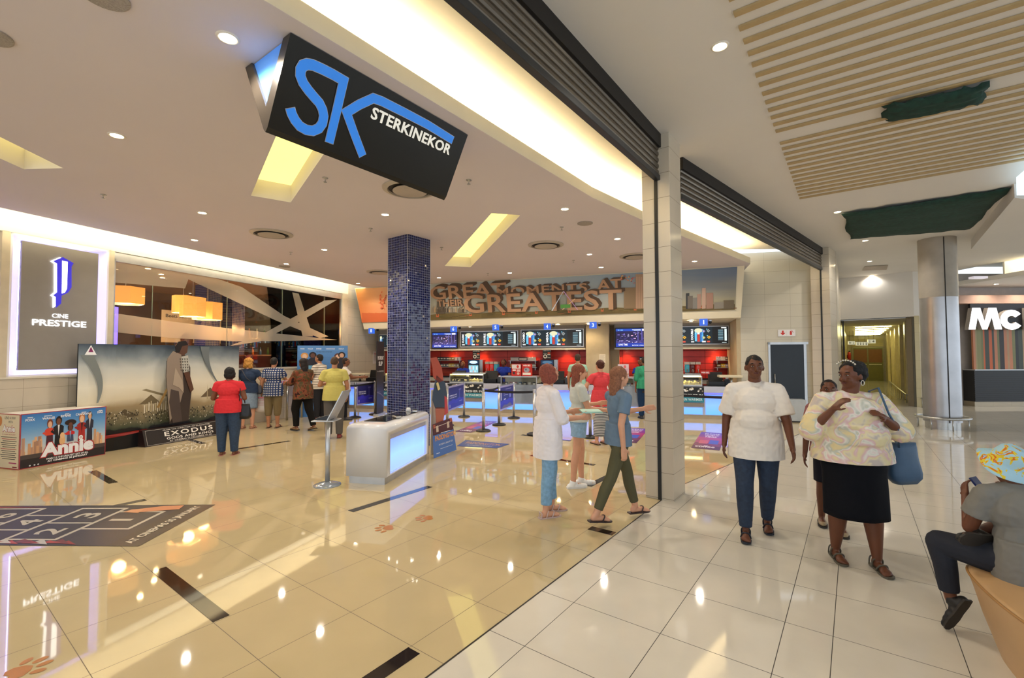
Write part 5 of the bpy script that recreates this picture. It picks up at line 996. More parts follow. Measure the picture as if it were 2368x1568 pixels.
# red promotional boxes on the display
for (x0, x1, y0, y1), lab, w_ in (((1183, 1205, 848, 878), 'left red and white promotional box on the sweets display', 0), ((1207, 1229, 849, 879), 'right red promotional box with WIN BIG on the sweets display', 1), ((1429, 1454, 846, 880), 'pale pinkish promotional box on the display left of the tiled pillar', 2)):
    a, b, zb, zt = B(x0, y0, x1, y1, .1); t = thing('promotional_box', lab, 'box', bk(a, .1, 1.09 + .001), BRZ); c = '#c22a20' if w_ < 2 else '#d8c4cc'; h = .36
    m = MB(); m.box(0, b - a, 0, .12, 0, h); m.build('box_body', mat('promo_' + str(w_), c, .5), t); p = Pic(bk(a, .098, 1.092), BX, (0, 0, 1), b - a, h, c)
    if w_ == 0: p.rect(.05, .6, .95, .95, '#dcd8d4'); p.oval(.65, .78, .12, .12, '#c22a20'); p.rect(.1, .42, .45, .55, '#e8d8d0'); p.rect(.55, .35, .92, .55, '#e0b8b0'); p.oval(.25, .25, .12, .12, '#2c2a30'); p.oval(.7, .2, .14, .1, '#d8b8a8')
    elif w_ == 1: p.text('WIN BIG', .12, .8, .76, .14, '#f2ece8', .03); p.oval(.5, .5, .3, .2, '#9aa0ac'); p.oval(.42, .54, .1, .08, '#5c6270'); p.rect(.08, .1, .92, .28, '#efe6da')
    else: p.oval(.65, .8, .12, .12, '#d86a6a'); p.rect(.1, .4, .4, .6, '#f2eef2'); p.rect(.5, .35, .9, .65, '#cfa8c0'); p.oval(.3, .8, .12, .1, '#b8b8cc'); p.rect(.1, .1, .9, .25, '#c8d0e4')
    p.build('printed_face', t)
# tills
def till(px, z, lab, rz=0):
    s = bs(px, 880, .35)[0]; t = thing('till', lab, 'till', bk(s, .38, z), BRZ + rz)
    m = MB(); m.box(-.2, .2, -.2, .2, 0, .1); m.build('cash_drawer', M_black, t, bevel=.005); m = MB(); m.add([(-.18, .0, .1), (.18, .0, .1), (.18, .06, .34), (-.18, .06, .34), (-.18, .06, .1), (.18, .06, .1), (.18, .1, .34), (-.18, .1, .34)], [(0, 1, 2, 3), (7, 6, 5, 4), (3, 2, 6, 7), (0, 3, 7, 4), (1, 5, 6, 2), (0, 4, 5, 1)], M_black); m.build('screen', None, t)
    m = MB(); m.box(.22, .34, -.12, .08, 0, .16, mat('printer_grey', '#3c4046', .4)); m.box(.25, .31, -.09, -.02, .16, .2, flat('#e6e8ee')); m.build('receipt_printer', None, t, bevel=.004)
for px, z, lab in ((865, .891, 'black till on the counter left of the blue column'), (1062, .891, 'black till right of the film standee'), (1136, 1.0 - .109, 'black till between the popcorn warmer and the sweets display'), (1290, .891, 'black till behind the white-shirted women'), (1655, .891, 'black till on the right counter beside the WIN BIG card'), (1500, .891, 'black till close to the left side of the tiled pillar')):
    till(px, z, lab)
# steel counter bridges (serving shelves on arms)
for px0, px1, py, lab in ((812, 846, 866, 'left serving shelf on a steel arm, before the cream side wall'), (1662, 1716, 871, 'right serving shelf on a steel arm, beside the right wall')):
    a, za = bs(px0, py, -.0); b, _ = bs(px1, py, -.0); t = thing('serving_shelf', 'cream topped ' + lab, 'shelf', bk(a, .0), BRZ); m = MB(); m.box(0, b - a, -.12, .25, za - .02, za + .04); m.build('shelf_top', mat('shelf_cream', '#dcd2b4', .35), t, bevel=.01); m = MB(); m.tube([((b - a) * .55, .05, .891), ((b - a) * .55, .05, za - .02)], .035, 14); m.build('steel_arm', M_chrome, t, smooth=True)
# card WIN BIG near right till
a, b, zb, zt = B(1620, 871, 1642, 877, .3); t = thing('win_card', 'small red card reading WIN BIG beside the right till', 'card', bk(a, .3, 1.18), BRZ); m = MB(); m.box(0, b - a, 0, .01, 0, .09, mat('card_red', '#b8241c', .5)); m.build('card_board', None, t); p = Pic(bk(a, .297, 1.18), BX, (0, 0, 1), b - a, .09, '#b8241c'); p.text('WIN BIG', .08, .25, .84, .5, '#ffffff', .02); p.build('printed_face', t)

# ------------------------------------------------------------------ menu housing and screens
T1 = 1.55; zb1 = bs(1200, 809.5, T1)[1]; sA = bs(878, 800, T1)[0]
M_house = mat('menu_housing', '#a49c90', .5)
def housing(s0, s1): m = MB(); m.box(s0, s1, T1, T1 + .5, zb1 + .05, zz + .05); struct('trim_menu_housing', m, M_house, loc=BO, rz=BRZ); m = MB(); m.box(s0, s1, T1 - .03, RT - .05, zb1, zb1 + .05); struct('trim_menu_ledge', m, M_white, loc=BO, rz=BRZ)
housing(sA, bs(1354, 800, T1)[0]); housing(bs(1421, 800, T1)[0], bs(1690, 800, T1)[0])
def screen(x0, y0, x1, y1, name, lab, draw, tt=T1 - .08, emit=1.0):
    a, b, z0, z1 = B(x0, y0, x1, y1, tt); z0 = bs((x0 + x1) / 2, y1, tt)[1]; z1 = bs((x0 + x1) / 2, y0, tt)[1]
    t = thing(name, lab, 'screen', bk(a, tt, z0), BRZ); m = MB(); m.box(-.03, b - a + .03, .004, .075, -.03, z1 - z0 + .03, M_black if name == 'television' else M_alu); m.build('casing', None, t, bevel=.006)
    p = Pic(bk(a, tt, z0), BX, (0, 0, 1), b - a, z1 - z0, '#0e1216', emit); draw(p); p.build('lit_picture', t)
def tv(p):
    rr = random.Random(21); p.rect(0, 0, 1, 1, '#241e48'); p.rect(0, .86, 1, 1, '#2448b0'); p.rect(0, 0, 1, .2, '#1c3aa8'); p.rect(.0, .2, 1, .36, '#3c3474')
    p.text('SK', .06, .89, .06, .07, '#8ad0ff'); p.rect(.14, .9, .22, .95, '#7ab8f0'); p.rect(.5, .92, .76, .95, '#dfe8ff'); p.rect(.55, .88, .76, .905, '#c8d4f4'); p.rect(.8, .87, .95, .98, '#e8e0f0')
    for k in range(80): x = rr.random() * .9 + .02; y = .2 + .55 * rr.random(); p.rect(x, y, x + rr.uniform(.01, .07), y + rr.uniform(.01, .05), rr.choice(['#7c6cc4', '#b8a8e8', '#4c4090', '#d8d0f8', '#e8b0d0', '#1c1838', '#5c50a8', '#120e28']))
    for x in (.66, .78, .9): p.rect(x, .35, x + .03, .85, '#5a50a0')
    p.text('SAVE TIME', .08, .07, .28, .1, '#f4f4ff', .03); p.text('BOOK ONLINE', .5, .05, .46, .06, '#e8f0ff')
def board(words, price=True):
    def d(p):
        rr = random.Random(len(words[0])); n = len(words)
        p.rect(.1, 0, .75, 1, '#10222c')
        for i, wd_ in enumerate(words):
            o = i * (.78 / n if n > 1 else .0); k = .78 / n if n > 1 else .7
            if wd_: # vertical title
                V, P, x0, x1, y0, y1 = glyphs(wd_, .03, 1, 0, 0); zz_ = p.lay(); L_ = .62 * p.h; wdt = .035 * p.w; bx = (o + .02) * p.w; by = .25 * p.h
                p.b.add([p.M @ Vector((bx + wdt - (v.y - y0) / (y1 - y0) * wdt, by + (v.x - x0) / (x1 - x0) * L_, zz_)) for v in V], P, flat('#f4f4f4', 1.2))
            p.rect(o + .02, .08, o + .07, .17, '#cfd4d4')
            c = o + .07 + k * .13
            p.oval(c + k * .06, .5, k * .2, .42, '#1c5c80'); p.oval(c + k * .05, .78, k * .17, .14, '#e8e4b8'); p.rect(c - k * .1, .15, c - k * .02, .65, '#6ac8f0'); p.rect(c - k * .08, .6, c - k * .04, .8, '#a8e4ff')
            p.rect(c + k * .0, .12, c + k * .1, .62, '#c83428'); p.rect(c + k * .0, .56, c + k * .1, .66, '#f2f2ee'); p.rect(c + k * .13, .12, c + k * .2, .7, '#3c78c8'); p.rect(c + k * .2, .14, c + k * .24, .8, '#58b8f0')
            for j, (dx, dy, cc_) in enumerate(((.47, .74, '#6a70a8'), (.66, .76, '#98a0a0'), (.47, .36, '#a8a470'), (.68, .38, '#e8b828'))):
                x = o + .04 + k * dx; r_ = k * .075; rh = r_ * p.w / p.h; p.poly([(x, .0 + dy - rh), (x + r_, dy), (x, dy + rh), (x - r_, dy)], cc_); p.poly([(x, dy - rh * .4), (x + r_ * .5, dy), (x, dy + rh * .4), (x - r_ * .5, dy)], ['#d8b8c8', '#50585c', '#dcdca8', '#b04818'][j]); p.rect(x - r_ * 1.1, dy + rh * .7, x - r_ * .6, dy + rh * 1.2, '#7ad0f8')
            p.rect(o + .04 + k * .4, .08, o + .04 + k * .55, .17, '#f0f0ec'); p.rect(o + .04 + k * .6, .08, o + .04 + k * .72, .17, '#e05038')
        if price:
            for j in range(9): y = .78 - j * .072; p.rect(.84 + .0, y, .92, y + .03, ['#9ac0cc', '#6a98a8'][j % 2])
            p.rect(.94, .17, .975, .86, '#e0f0ee'); p.rect(.89, .9, .97, .96, '#f4f8f4'); p.rect(.9, .05, .97, .08, '#b8c8c8')
    return d
screen(1000, 770, 1056, 804, 'television', 'television with a purple cinema advert right of the blue column', tv)
screen(1424.5, 760, 1500, 802, 'television', 'television with a purple cinema advert left of the tiled pillar', tv)
screen(877, 775, 897, 803, 'menu_board', 'menu board peeking out left of the blue column', board(['']), emit=.9)
screen(1066, 767, 1196, 801, 'menu_board', 'lit menu board with the words CLASSIC and DOUBLE TAKE', board(['CLASSIC', 'DOUBLE']), emit=.9)
screen(1206, 763, 1348, 801, 'menu_board', 'lit menu board with COMBO and MEGA left of the pier', board(['COMBO', 'MEGA']), emit=.9)
screen(1540, 756, 1684, 795, 'menu_board', 'lit menu board right of the tiled pillar', board(['CLASSIC', 'DOUBLE']), emit=.9)
# till numbers and dome cameras under the fascia
for px, py, n in ((858, 765, '8'), (1048, 761, '6'), (1145.5, 757, '5'), (1265, 755, '4'), (1371, 752, '3'), (1627, 745, '1')):
    q = onwall(px, py, A0 + mback * .05, A1 + mback * .05); w_ = {'8': 'left of the blue column', '6': 'above the left television', '5': 'above the CLASSIC menu board', '4': 'above the COMBO menu board', '3': 'before the cream pier', '1': 'right of the tiled pillar'}[n]; t = thing('till_number', 'small blue lit sign %s, till number %s' % (w_, n), 'sign', q, math.atan2(md.y, md.x)); ztop = zz + (fl_.z - zz) * .0
    m = MB(); m.box(-.10, .10, 0, .06, -.09, .09); m.build('sign_box', mat('number_blue', '#1c5cd8', .3, emit=.8, ecol='#2a6cf0', var=0), t); m = MB(); m.tube([(0, .03, .09), (0, .03, zz - q.z)], .008); m.build('hanger', M_alu, t)
    p = Pic(q - mback * .002 - md * .10 + Vector((0, 0, -.09)), md, (0, 0, 1), .2, .18, '#2a66e0', .8); p.text(n, .36 if n != '1' else .44, .2, .3 if n != '1' else .14, .6, '#dff0ff', .02, emit=1.2); p.build('printed_face', t)
    q2 = onwall(px + 15, py, A0 + mback * .2, A1 + mback * .2); t = thing('dome_camera', 'small dark dome camera under the fascia, ' + w_, 'camera', Vector((q2.x, q2.y, zz)), 0); m = MB(); m.lathe([(.05, 0), (.05, -.03), (.03, -.04)][::-1], n=16); m.build('housing', M_alu, t); m = MB(); m.ball((0, 0, -.06), .045, 12); m.build('dome', M_black, t, smooth=True)
for px, n in ((1087, 'above the CLASSIC menu board'), (1290, 'above the COMBO menu board'), (1361, 'between till numbers 4 and 3'), (1598, 'right of the tiled pillar, near number 1'), (1010, 'above the left television')):
    q = onwall(px, 752, A0 + mback * .55, A1 + mback * .55); q.z = zz - .002; downlight(q, 'small downlight in the counter soffit ' + n, 'downlights in the counter soffit', 22, '#ffe2b0', .9)
for i, px in enumerate((1045, 1115, 1225, 1310, 1450, 1560, 1655)):
    s = bs(px, 812, RT - .25)[0]; downlight(bk(s, RT - .25, zb1 - .002), 'tiny downlight washing the red panels, seen at ' + ['the left television', 'the striped poster by the lit fridge', 'the empty wall shelves', 'the mint-shirted man', 'the television by the pillar', 'the juice machines right', 'the far right shelves'][i], 'downlights over the red panels', 18, '#ffcf9a', .7, 120)

# ------------------------------------------------------------------ back bar: shelves, fridges, dispensers
t = thing('back_counter', 'long back counter along the red panels', 'counter', BO, BRZ); m = MB(); m.box(bs(900, 880, 1.75)[0], sP_a - .02, 1.78, RT - .05, 0, .95, M_alu); m.box(sR0 + .02, sR1 - .3, 1.78, RT - .05, 0, .95, M_alu); m.build('cabinet', None, t); m = MB(); m.box(bs(900, 880, 1.75)[0], sP_a - .02, 1.74, RT - .05, .95, .99, M_topb); m.box(sR0 + .02, sR1 - .3, 1.74, RT - .05, .95, .99, M_topb); m.build('worktop', None, t)
def wshelf(x0, x1, y, lab, n, cols, seed, gl):
    a, z = bs(x0, y, RT - .2); b, _ = bs(x1, y, RT - .2); t = thing('wall_shelf', lab, 'shelf', bk(a, RT - .05, z), BRZ); m = MB(); m.box(0, b - a, -.28, 0, -.015, 0); m.build('shelf_board', M_alu, t); m = MB(); m.box(.05, .07, -.25, 0, -.1, -.015); m.build('bracket', M_chrome, t); m = MB(); m.box(b - a - .07, b - a - .05, -.25, 0, -.1, -.015); m.build('bracket', M_chrome, t)
    if n: boxes_on(a + .05, b - .05, RT - .2, z, n, ((b - a) / n * .85, .14, .11), cols, 'snack_packet', 'snack packet standing on the ' + gl, 'snack', 'snacks on the ' + gl, seed, 1)
wshelf(1011, 1069, 833, 'upper shelf of snack packets on the red wall behind the film standee', 8, ['#23303c', '#2c3c48', '#8a6a3c', '#d8d0d8'], 31, 'upper left wall shelf')
wshelf(1012, 1066, 848, 'lower shelf of snack packets on the red wall behind the film standee', 8, ['#22364c', '#1c2c40', '#d8b828', '#8a8478'], 32, 'lower left wall shelf')
wshelf(1050, 1051.5, 833, 'x', 0, [], 0, '') if False else None
wshelf(1178, 1243, 834, 'upper wall shelf with a few cups right of the juice machines', 3, ['#b8b4b0', '#4a3c3c', '#e0dcd8'], 33, 'upper middle wall shelf')
wshelf(1178, 1243, 849, 'lower wall shelf behind the red promotional boxes', 4, ['#e0c030', '#3c4450', '#8c9098'], 34, 'lower middle wall shelf')
wshelf(1475, 1530, 834, 'wall shelf with dark cups left of the tiled pillar', 5, ['#2c3050', '#3c3444', '#8a6a4a'], 35, 'wall shelf left of the pillar')
wshelf(1652, 1690, 833, 'upper wall shelf at the far right of the red panels', 6, ['#b8b0c8', '#e0dce4', '#6a4a44'], 36, 'upper far right wall shelf')
wshelf(1653, 1690, 849.5, 'lower wall shelf at the far right of the red panels', 6, ['#5a4420', '#e8c020', '#9a88b0'], 37, 'lower far right wall shelf')
def fridge(x0, x1, y0, y1, lab, lit):
    tt = 1.85; a, b, z0, z1 = B(x0, y0, x1, y1, tt); z0 = .991; t = thing('drinks_machine', lab, 'drinks machine', bk(a, tt, z0), BRZ); w = b - a; h = z1 - z0
    m = MB(); m.box(0, w, 0, .36, 0, h); m.build('cabinet', M_black, t, bevel=.01); m = MB(); m.box(w, w + .12, .02, .34, 0, h); m.build('side_panel', M_chrome, t)
    p = Pic(bk(a, tt - .002, z0), BX, (0, 0, 1), w, h, '#101214'); e = 1.3 if lit else .35
    p.rect(.05, .72, .95, .97, '#1c4a78', .4); p.oval(.5, .85, .36, .09, '#bfe8ff' if lit else '#7ab0d8', 18, e)
    p.rect(.08, .08, .92, .66, '#8fd0e0' if lit else '#2a3434', .9 if lit else .15)
    for i in range(5):
        for j in range(2): p.rect(.14 + i * .15, .14 + j * .26, .24 + i * .15, .34 + j * .26, ['#e8f8ff', '#b8dce8', '#e8a8a0', '#c8f0ff', '#9ac8d8'][(i + j) % 5] if lit else ['#50602c', '#3c4838', '#60703a'][(i + j) % 3], .9 if lit else .15)
    p.build('lit_front', t)
fridge(1082, 1108, 832, 872, 'black drinks machine with a bright lit header behind the left staff member', 1); fridge(1250, 1281, 832, 885, 'black drinks machine with a dim blue header left of the mint-shirted man', 0)
def dispenser(px, y0, y1, lab, cols):
    tt = 1.8; s, zt_ = bs(px, y0, tt); sc = (1066 / 15.6); z0 = .991; t = thing('juice_dispenser', lab, 'juice machine', bk(s, tt, z0), BRZ); w = .155; n = len(cols)
    m = MB(); m.box(0, w * n, .0, .3, 0, .16); m.build('machine_base', M_chrome, t, bevel=.01)
    for i, c in enumerate(cols):
        m = MB(); m.box(i * w + .01, i * w + w - .01, 0, .26, .17, .42); k = m.build('juice_tank', mat('juice_' + c.strip('#'), c, .1, emit=.12), t, bevel=.03); m2 = MB(); m2.box(i * w + .008, i * w + w - .008, -.002, .262, .42, .50); m2.build('clear_cap', mat('cap_clear', '#c8bcb4', .15), k); m3 = MB(); m3.ball((i * w + w / 2, -.03, .25), (.022, .02, .03), 8); m3.tube([(i * w + w / 2, -.04, .25), (i * w + w / 2, -.05, .17)], .008); m3.build('tap', M_chrome, k)
dispenser(1121, 836, 870, 'row of three juice machines, two red and one blue, behind the right staff member', ['#d8281c', '#e03020', '#3ca0b8']); dispenser(1583, 834, 866, 'row of three juice machines right of the tiled pillar', ['#3ca0b8', '#5c1c18', '#c82a18'])
for x0, x1, y0, y1, lab in ((1093, 1110, 807, 831, 'narrow black and white poster above the lit drinks machine'), (1255, 1274, 805, 831, 'narrow black and white poster above the dim drinks machine')):
    a, b, z0, z1 = B(x0, y0, x1, y1, 1.62); p = Pic(bk(a, 1.62, z0), BX, (0, 0, 1), b - a, z1 - z0, '#1a1a1a', t=.006)
    for k in range(7): p.poly([(.04 + k * .14, .72), (.1 + k * .14, .72), (.14 + k * .13, .99), (.06 + k * .13, .99)], '#e8e8e0')
    p.rect(.08, .52, .5, .56, '#c8c8c0'); p.rect(.6, .5, .92, .62, '#d8603a'); p.rect(.55, .38, .92, .46, '#e0e0d8'); p.oval(.3, .26, .24, .18, '#e8e8e0'); p.oval(.3, .26, .12, .1, '#1a1a1a'); p.rect(.6, .12, .66, .22, '#e0e0d8'); p.rect(.7, .12, .92, .17, '#c0c0b8')
    m_ = MB(); tag(p.build('wall_poster'), lab, 'poster')
    o = bpy.data.objects['wall_poster'] if False else None
a, b, z0, z1 = B(1386, 819, 1400, 840, 1.04); p = Pic(bk(a, 1.045, z0), BX, (0, 0, 1), b - a, z1 - z0, '#d8cdb8', t=.004); [p.rect(.12, .85 - k * .09, .88 - (k % 3) * .1, .87 - k * .09, '#8c8478') for k in range(8)]; tag(p.build('paper_notice'), 'printed paper notice on the cream pier behind the red top', 'notice')
q = onwall(862, 841, WA, WA + cd_); p = Pic(q - cn_ * .004, cd_, (0, 0, 1), .42, .44, '#dcd4cc', t=.003); p.rect(.15, .8, .8, .86, '#c87880'); p.rect(.2, .7, .75, .75, '#c87880'); [p.rect(.12, .6 - k * .1, .85, .63 - k * .1, '#b0a8a8') for k in range(5)]; tag(p.build('paper_notice'), 'printed paper notice on the cream side wall left of the dark banner', 'notice')
# dark pop-up banner
q0_, q1_ = fl(871, 962), fl(887, 956); bd_ = (q1_ - q0_); bw_ = bd_.length; bd_.normalize(); zt_ = dep(880, 789, q0_.y).z
t = thing('pull_up_banner', 'tall narrow dark brown banner left of the blue column', 'banner', q0_, math.atan2(bd_.y, bd_.x)); m = MB(); m.box(0, bw_, 0, .03, .05, zt_); m.build('banner_sheet', mat('banner_brown', '#2b231d', .5, var=.2, scale=1.5), t); m = MB(); m.box(-.02, bw_ + .02, -.06, .09, 0, .05); m.build('base', M_alu, t)
p = Pic(q0_ - Vector((-bd_.y, bd_.x, 0)) * .004 + Vector((0, 0, .05)), bd_, (0, 0, 1), bw_, zt_ - .05, '#2b231d'); p.b = MB(); p.text('PG FRONT', .08, .74, .84, .055, '#e8e2d8', .04); p.text('SLIP', .22, .66, .56, .06, '#e8e2d8', .04); p.text('in cinemas', .06, .575, .88, .02, '#cfc8bc'); p.rect(.1, .3, .9, .302, '#8a7c70'); p.poly([(.0, .29), (.5, .26), (1, .2), (1, .22), (.5, .28), (0, .31)], '#6a5c50'); p.build('printed_text', t)

# ------------------------------------------------------------------ queue posts, belts and framed panels
M_post = mat('post_silver', '#c2c4c8', .25, .7, var=.03)
pm = MB(); pm.tube([(0, 0, .03), (0, 0, .93)], .033, 18, M_post); pm = pm.mesh('queue_pole', None, True)
bmh = MB(); bmh.lathe([(.0, .055), (.04, .055), (.12, .04), (.165, .02), (.17, .0), (.0, .0)][::-1], n=28, m=mat('post_base_black', '#1b1a19', .35)); bmh = bmh.mesh('weighted_base', None, True)
hd = MB(); hd.lathe([(.036, .9), (.036, .965), (.03, .975), (.0, .975)], n=18, m=M_post); hd.box(-.015, .015, .03, .05, .88, .95, M_black); hd = hd.mesh('belt_head')
def post(px, py, lab):
    p = fl(px, py) if not isinstance(px, Vector) else px; t = thing('queue_post', 'silver queue post with a black base, ' + lab, 'queue post', p, 0, 'queue posts of the waiting lane')
    for n, me in (('pole', pm), ('weighted_base', bmh), ('belt_head', hd)): o = bpy.data.objects.new(n, me); COL.objects.link(o); o.parent = t
    return p
PO = {}
for k, px, py, lab in (('a', 821, 966, 'leftmost, beside the tablet kiosk panel'), ('b', 867, 958, 'just left of the dark pull-up banner'), ('c', 1034, 984, 'hidden by the coloured film standee'), ('d', 1073, 964, 'right of the panel by the film standee'), ('e', 1118, 997, 'front one holding two belts'),
    ('f', 1154, 983, 'left end of the middle framed panel'), ('g', 1188, 967, 'right end of the middle framed panel'), ('h', 1236, 1005, 'left of the woman in white'), ('i', 1365, 1012, 'between the white sneakers and the striped skirt'), ('j', 1428, 980, 'in front of the child'), ('k', 1706, 1036, 'beside the man in white shirt'), ('l', 1714, 1010, 'second one left of the man in white'), ('m', 1714, 990, 'farthest one on the right lane')): PO[k] = post(px, py, lab)
def belt(a, b, lab, z=.915):
    a, b = Vector(a), Vector(b); d = (b - a); L = d.length; d.normalize(); m = MB(); N = 10; P = []
    for i in range(N + 1):
        q = a + d * (.034 + (L - .068) * i / N); s = .02 * (1 - (2 * i / N - 1) ** 2)
        P += [(q.x, q.y, z - .025 - s), (q.x, q.y, z + .025 - s)]
    m.add(P, [(2 * i, 2 * i + 2, 2 * i + 3, 2 * i + 1) for i in range(N)], mat('belt_black', '#15131c', .6)); o = m.build('barrier_belt'); o.modifiers.new('thick', 'SOLIDIFY').thickness = .003; tag(o, 'black retractable barrier belt ' + lab, 'barrier belt')
belt(fl(793, 975), PO['b'], 'running left from the post by the dark banner'); belt(PO['e'], PO['f'], 'short one between the front post and the middle panel'); belt(PO['e'], PO['h'], 'long one crossing in front of the middle framed panel')
belt(PO['k'], Vector((PO['k'].x - 1.35, PO['k'].y + 1.5, 0)), 'running from the right front post to behind the pillar'); belt(PO['k'], PO['l'], 'short one between the two right posts'); belt(PO['i'], PO['j'], 'between the two posts by the striped skirt')
def fpanel(a, b, lab, kind):
    a, b = Vector(a), Vector(b); d = b - a; L = d.length; d.normalize(); o = a + d * .05; w = L - .1; t = thing('framed_panel', lab, 'panel', o, math.atan2(d.y, d.x))
    m = MB(); m.box(0, w, -.012, .012, .33, .37); m.box(0, w, -.012, .012, .9, .94); m.box(0, .03, -.012, .012, .37, .9); m.box(w - .03, w, -.012, .012, .37, .9); m.build('frame', mat('frame_lilac', '#b4b0d8', .35, .4), t)
    f = d.cross(Vector((0, 0, 1))); p = Pic(o + f * .004 + d * .03 + Vector((0, 0, .37)), d, (0, 0, 1), w - .06, .53, '#2c2a78', t=.008)
    p.rect(0, 0, 1, .3, '#3430b8'); [p.oval(.1 + .2 * k, .28 + .05 * (k % 2), .14, .1, '#3a34c8', 10) for k in range(5)]
    if kind: p.text('PREMIUM COFFEE', .08, .58, .45, .06, '#d8dcf8'); p.text('AVAILABLE HERE', .08, .48, .45, .06, '#d8dcf8'); p.rect(.7, .35, .74, .8, '#5450a8'); p.oval(.75, .82, .1, .04, '#6a66b8'); p.rect(.08, .06, .12, .2, '#c8ccf0'); p.rect(.7, .22, .9, .25, '#b0b4e8')
    else: p.rect(.06, .4, .1, .85, '#f0f0fa'); p.rect(.28, .7, .5, .74, '#c8ccf4'); p.rect(.28, .6, .6, .63, '#a8aee8'); p.rect(.28, .4, .42, .44, '#e8e8fa'); p.rect(.7, .45, .82, .65, '#8a8ee0'); p.poly([(.05, 0), (.95, 0), (.75, .2), (.5, .12), (.3, .16)], '#6a6078'); p.rect(.4, .88, .85, .9, '#b8bce8')
    p.build('printed_sheet', t)
fpanel(PO['a'], PO['b'], 'framed violet panel left of the dark banner, PREMIUM COFFEE', 1); fpanel(PO['c'], PO['d'], 'framed violet panel behind the film standee, PREMIUM COFFEE', 1); fpanel(PO['f'], PO['g'], 'framed violet panel with a white bottle, centre of the waiting lane', 0)

# ------------------------------------------------------------------ floor stickers
def sticker(name, quad, bg, lab, draw=None, cat='floor sticker', z=.003):
    a, b, c, d = [fl(*q) for q in quad]; P = [Vector((q.x, q.y, z)) for q in (a, b, c, d)]; m = MB(); m.add(P, [(0, 1, 2, 3)], flat(bg, 0, .35)); st = [z]
    def at(x, y, zz_): p = P[0].lerp(P[1], x); q = P[3].lerp(P[2], x); r_ = p.lerp(q, y); return Vector((r_.x, r_.y, zz_))
    class D:
        def poly(s, pts, c): st[0] += .00005; m.poly([at(x, y, st[0]) for x, y in pts], flat(c, 0, .35))
        def rect(s, x0, y0, x1, y1, c): s.poly([(x0, y0), (x1, y0), (x1, y1), (x0, y1)], c)
        def line(s, pts, w, c, asp=1.):
            for (ax, ay), (bx, by) in zip(pts, pts[1:]):
                dx, dy = (bx - ax) * asp, by - ay; l = math.hypot(dx, dy) or 1; nx, ny = -dy / l * w / 2 / asp, dx / l * w / 2; ex_, ey_ = dx / l * w * .4 / asp, dy / l * w * .4
                s.poly([(ax - nx - ex_, ay - ny - ey_), (bx - nx + ex_, by - ny + ey_), (bx + nx + ex_, by + ny + ey_), (ax + nx - ex_, ay + ny - ey_)], c)
        def text(s, body, x, y, w, h, c, bold=.02, rot=0):
            V, F_, x0, x1, y0, y1 = glyphs(body, bold, 1, 0, 0); st[0] += .00005; Q = []
            for v in V:
                u, q = (v.x - x0) / (x1 - x0), (v.y - y0) / (y1 - y0)
                if rot == 1: u, q = 1 - q, u
                elif rot == -1: u, q = q, 1 - u
                elif rot == 2: u, q = q, u
                Q.append(at(x + u * w, y + q * h, st[0]))
            m.add(Q, F_, flat(c, 0, .35))
    if draw: draw(D())
    o = m.build(name); tag(o, lab, cat); return o
# hopscotch mat: frame u along the side with the lettering (near), v away from it
def hop(D):
    D.rect(0, 0, .1, 1, '#2a241a'); D.rect(.1, 0, 1, 1, '#26262c')
    c = '#b9b2a2'; as_ = 2.2
    for (x0, x1, y0, y1) in ((.14, .30, .36, .80), (.30, .46, .12, .50), (.30, .46, .50, .90), (.46, .60, .33, .70), (.60, .76, .12, .50), (.60, .76, .50, .90), (.76, .9, .33, .70)):
        D.line([(x0, y0), (x1, y0), (x1, y1), (x0, y1), (x0, y0)], .028, c, as_)
    for s, x, y in (('1', .19, .55), ('2', .34, .22), ('3', .34, .62), ('4', .49, .44), ('5', .64, .22), ('6', .64, .62), ('7', .79, .44)): D.text(s, x, y, .075, .05 if s == '1' else .15, c, .02, 2)
    for k in range(14): D.poly([(.2 + k * .03, .02 + (k % 3) * .02), (.26 + k * .03, .04), (.25 + k * .03, .1 + (k % 2) * .03)], ['#8c2420', '#6c2220', '#a83a34', '#b8b4b0'][k % 4])
    D.poly([(.1, .86), (.22, .78), (.26, .86), (.18, .96), (.11, .98)], '#c8835a'); D.poly([(.22, .76), (.28, .78), (.27, .86), (.23, .88)], '#d09468'); D.poly([(.6, .95), (.8, .92), (.9, .98)], '#8c3430')
o = sticker('hopscotch_mat', [(321, 1264), (-420, 1259), (-130, 1171.5), (498, 1167.5)], '#2a2824', 'large dark hopscotch floor mat with chalk numbers and AT CINEMAS 30 JANUARY', lambda D: (hop(D), D.text('AT CINEMAS 30 JANUARY', .03, .05, .035, .9, '#d8cfba', .03, 2)), 'floor mat')
def queue(D):
    for k in range(6): D.rect(0, k / 6, 1, (k + 1) / 6, ['#5c2448', '#7a2a58', '#a83470', '#b03a80', '#8a3a9c', '#6a44b8'][k])
    D.text('PLEASE', .2, .86, .6, .07, '#f2e8f4'); D.text('QUEUE', .22, .76, .56, .07, '#f2e8f4'); D.text('HERE', .28, .66, .44, .07, '#f2e8f4'); D.rect(.15, .28, .48, .48, '#c85a78'); D.rect(.52, .28, .86, .5, '#4a5ac8'); D.text('coffee', .1, .08, .7, .1, '#f2e8f4')
sticker('queue_sticker', [(1598, 1036), (1664, 1042), (1678, 1003), (1622, 999)], '#8a3078', 'pink and purple PLEASE QUEUE HERE floor sticker right of the tiled pillar', queue)
sticker('queue_sticker', [(1052, 998), (1090, 1001), (1150, 975), (1118, 973)], '#8a3078', 'pink and purple PLEASE QUEUE HERE floor sticker right of the film standee', queue)
sticker('queue_sticker', [(1415, 1021), (1472, 1025), (1500, 992), (1452, 990)], '#5a3460', 'dark purple PLEASE QUEUE HERE floor sticker near the walking woman', queue)
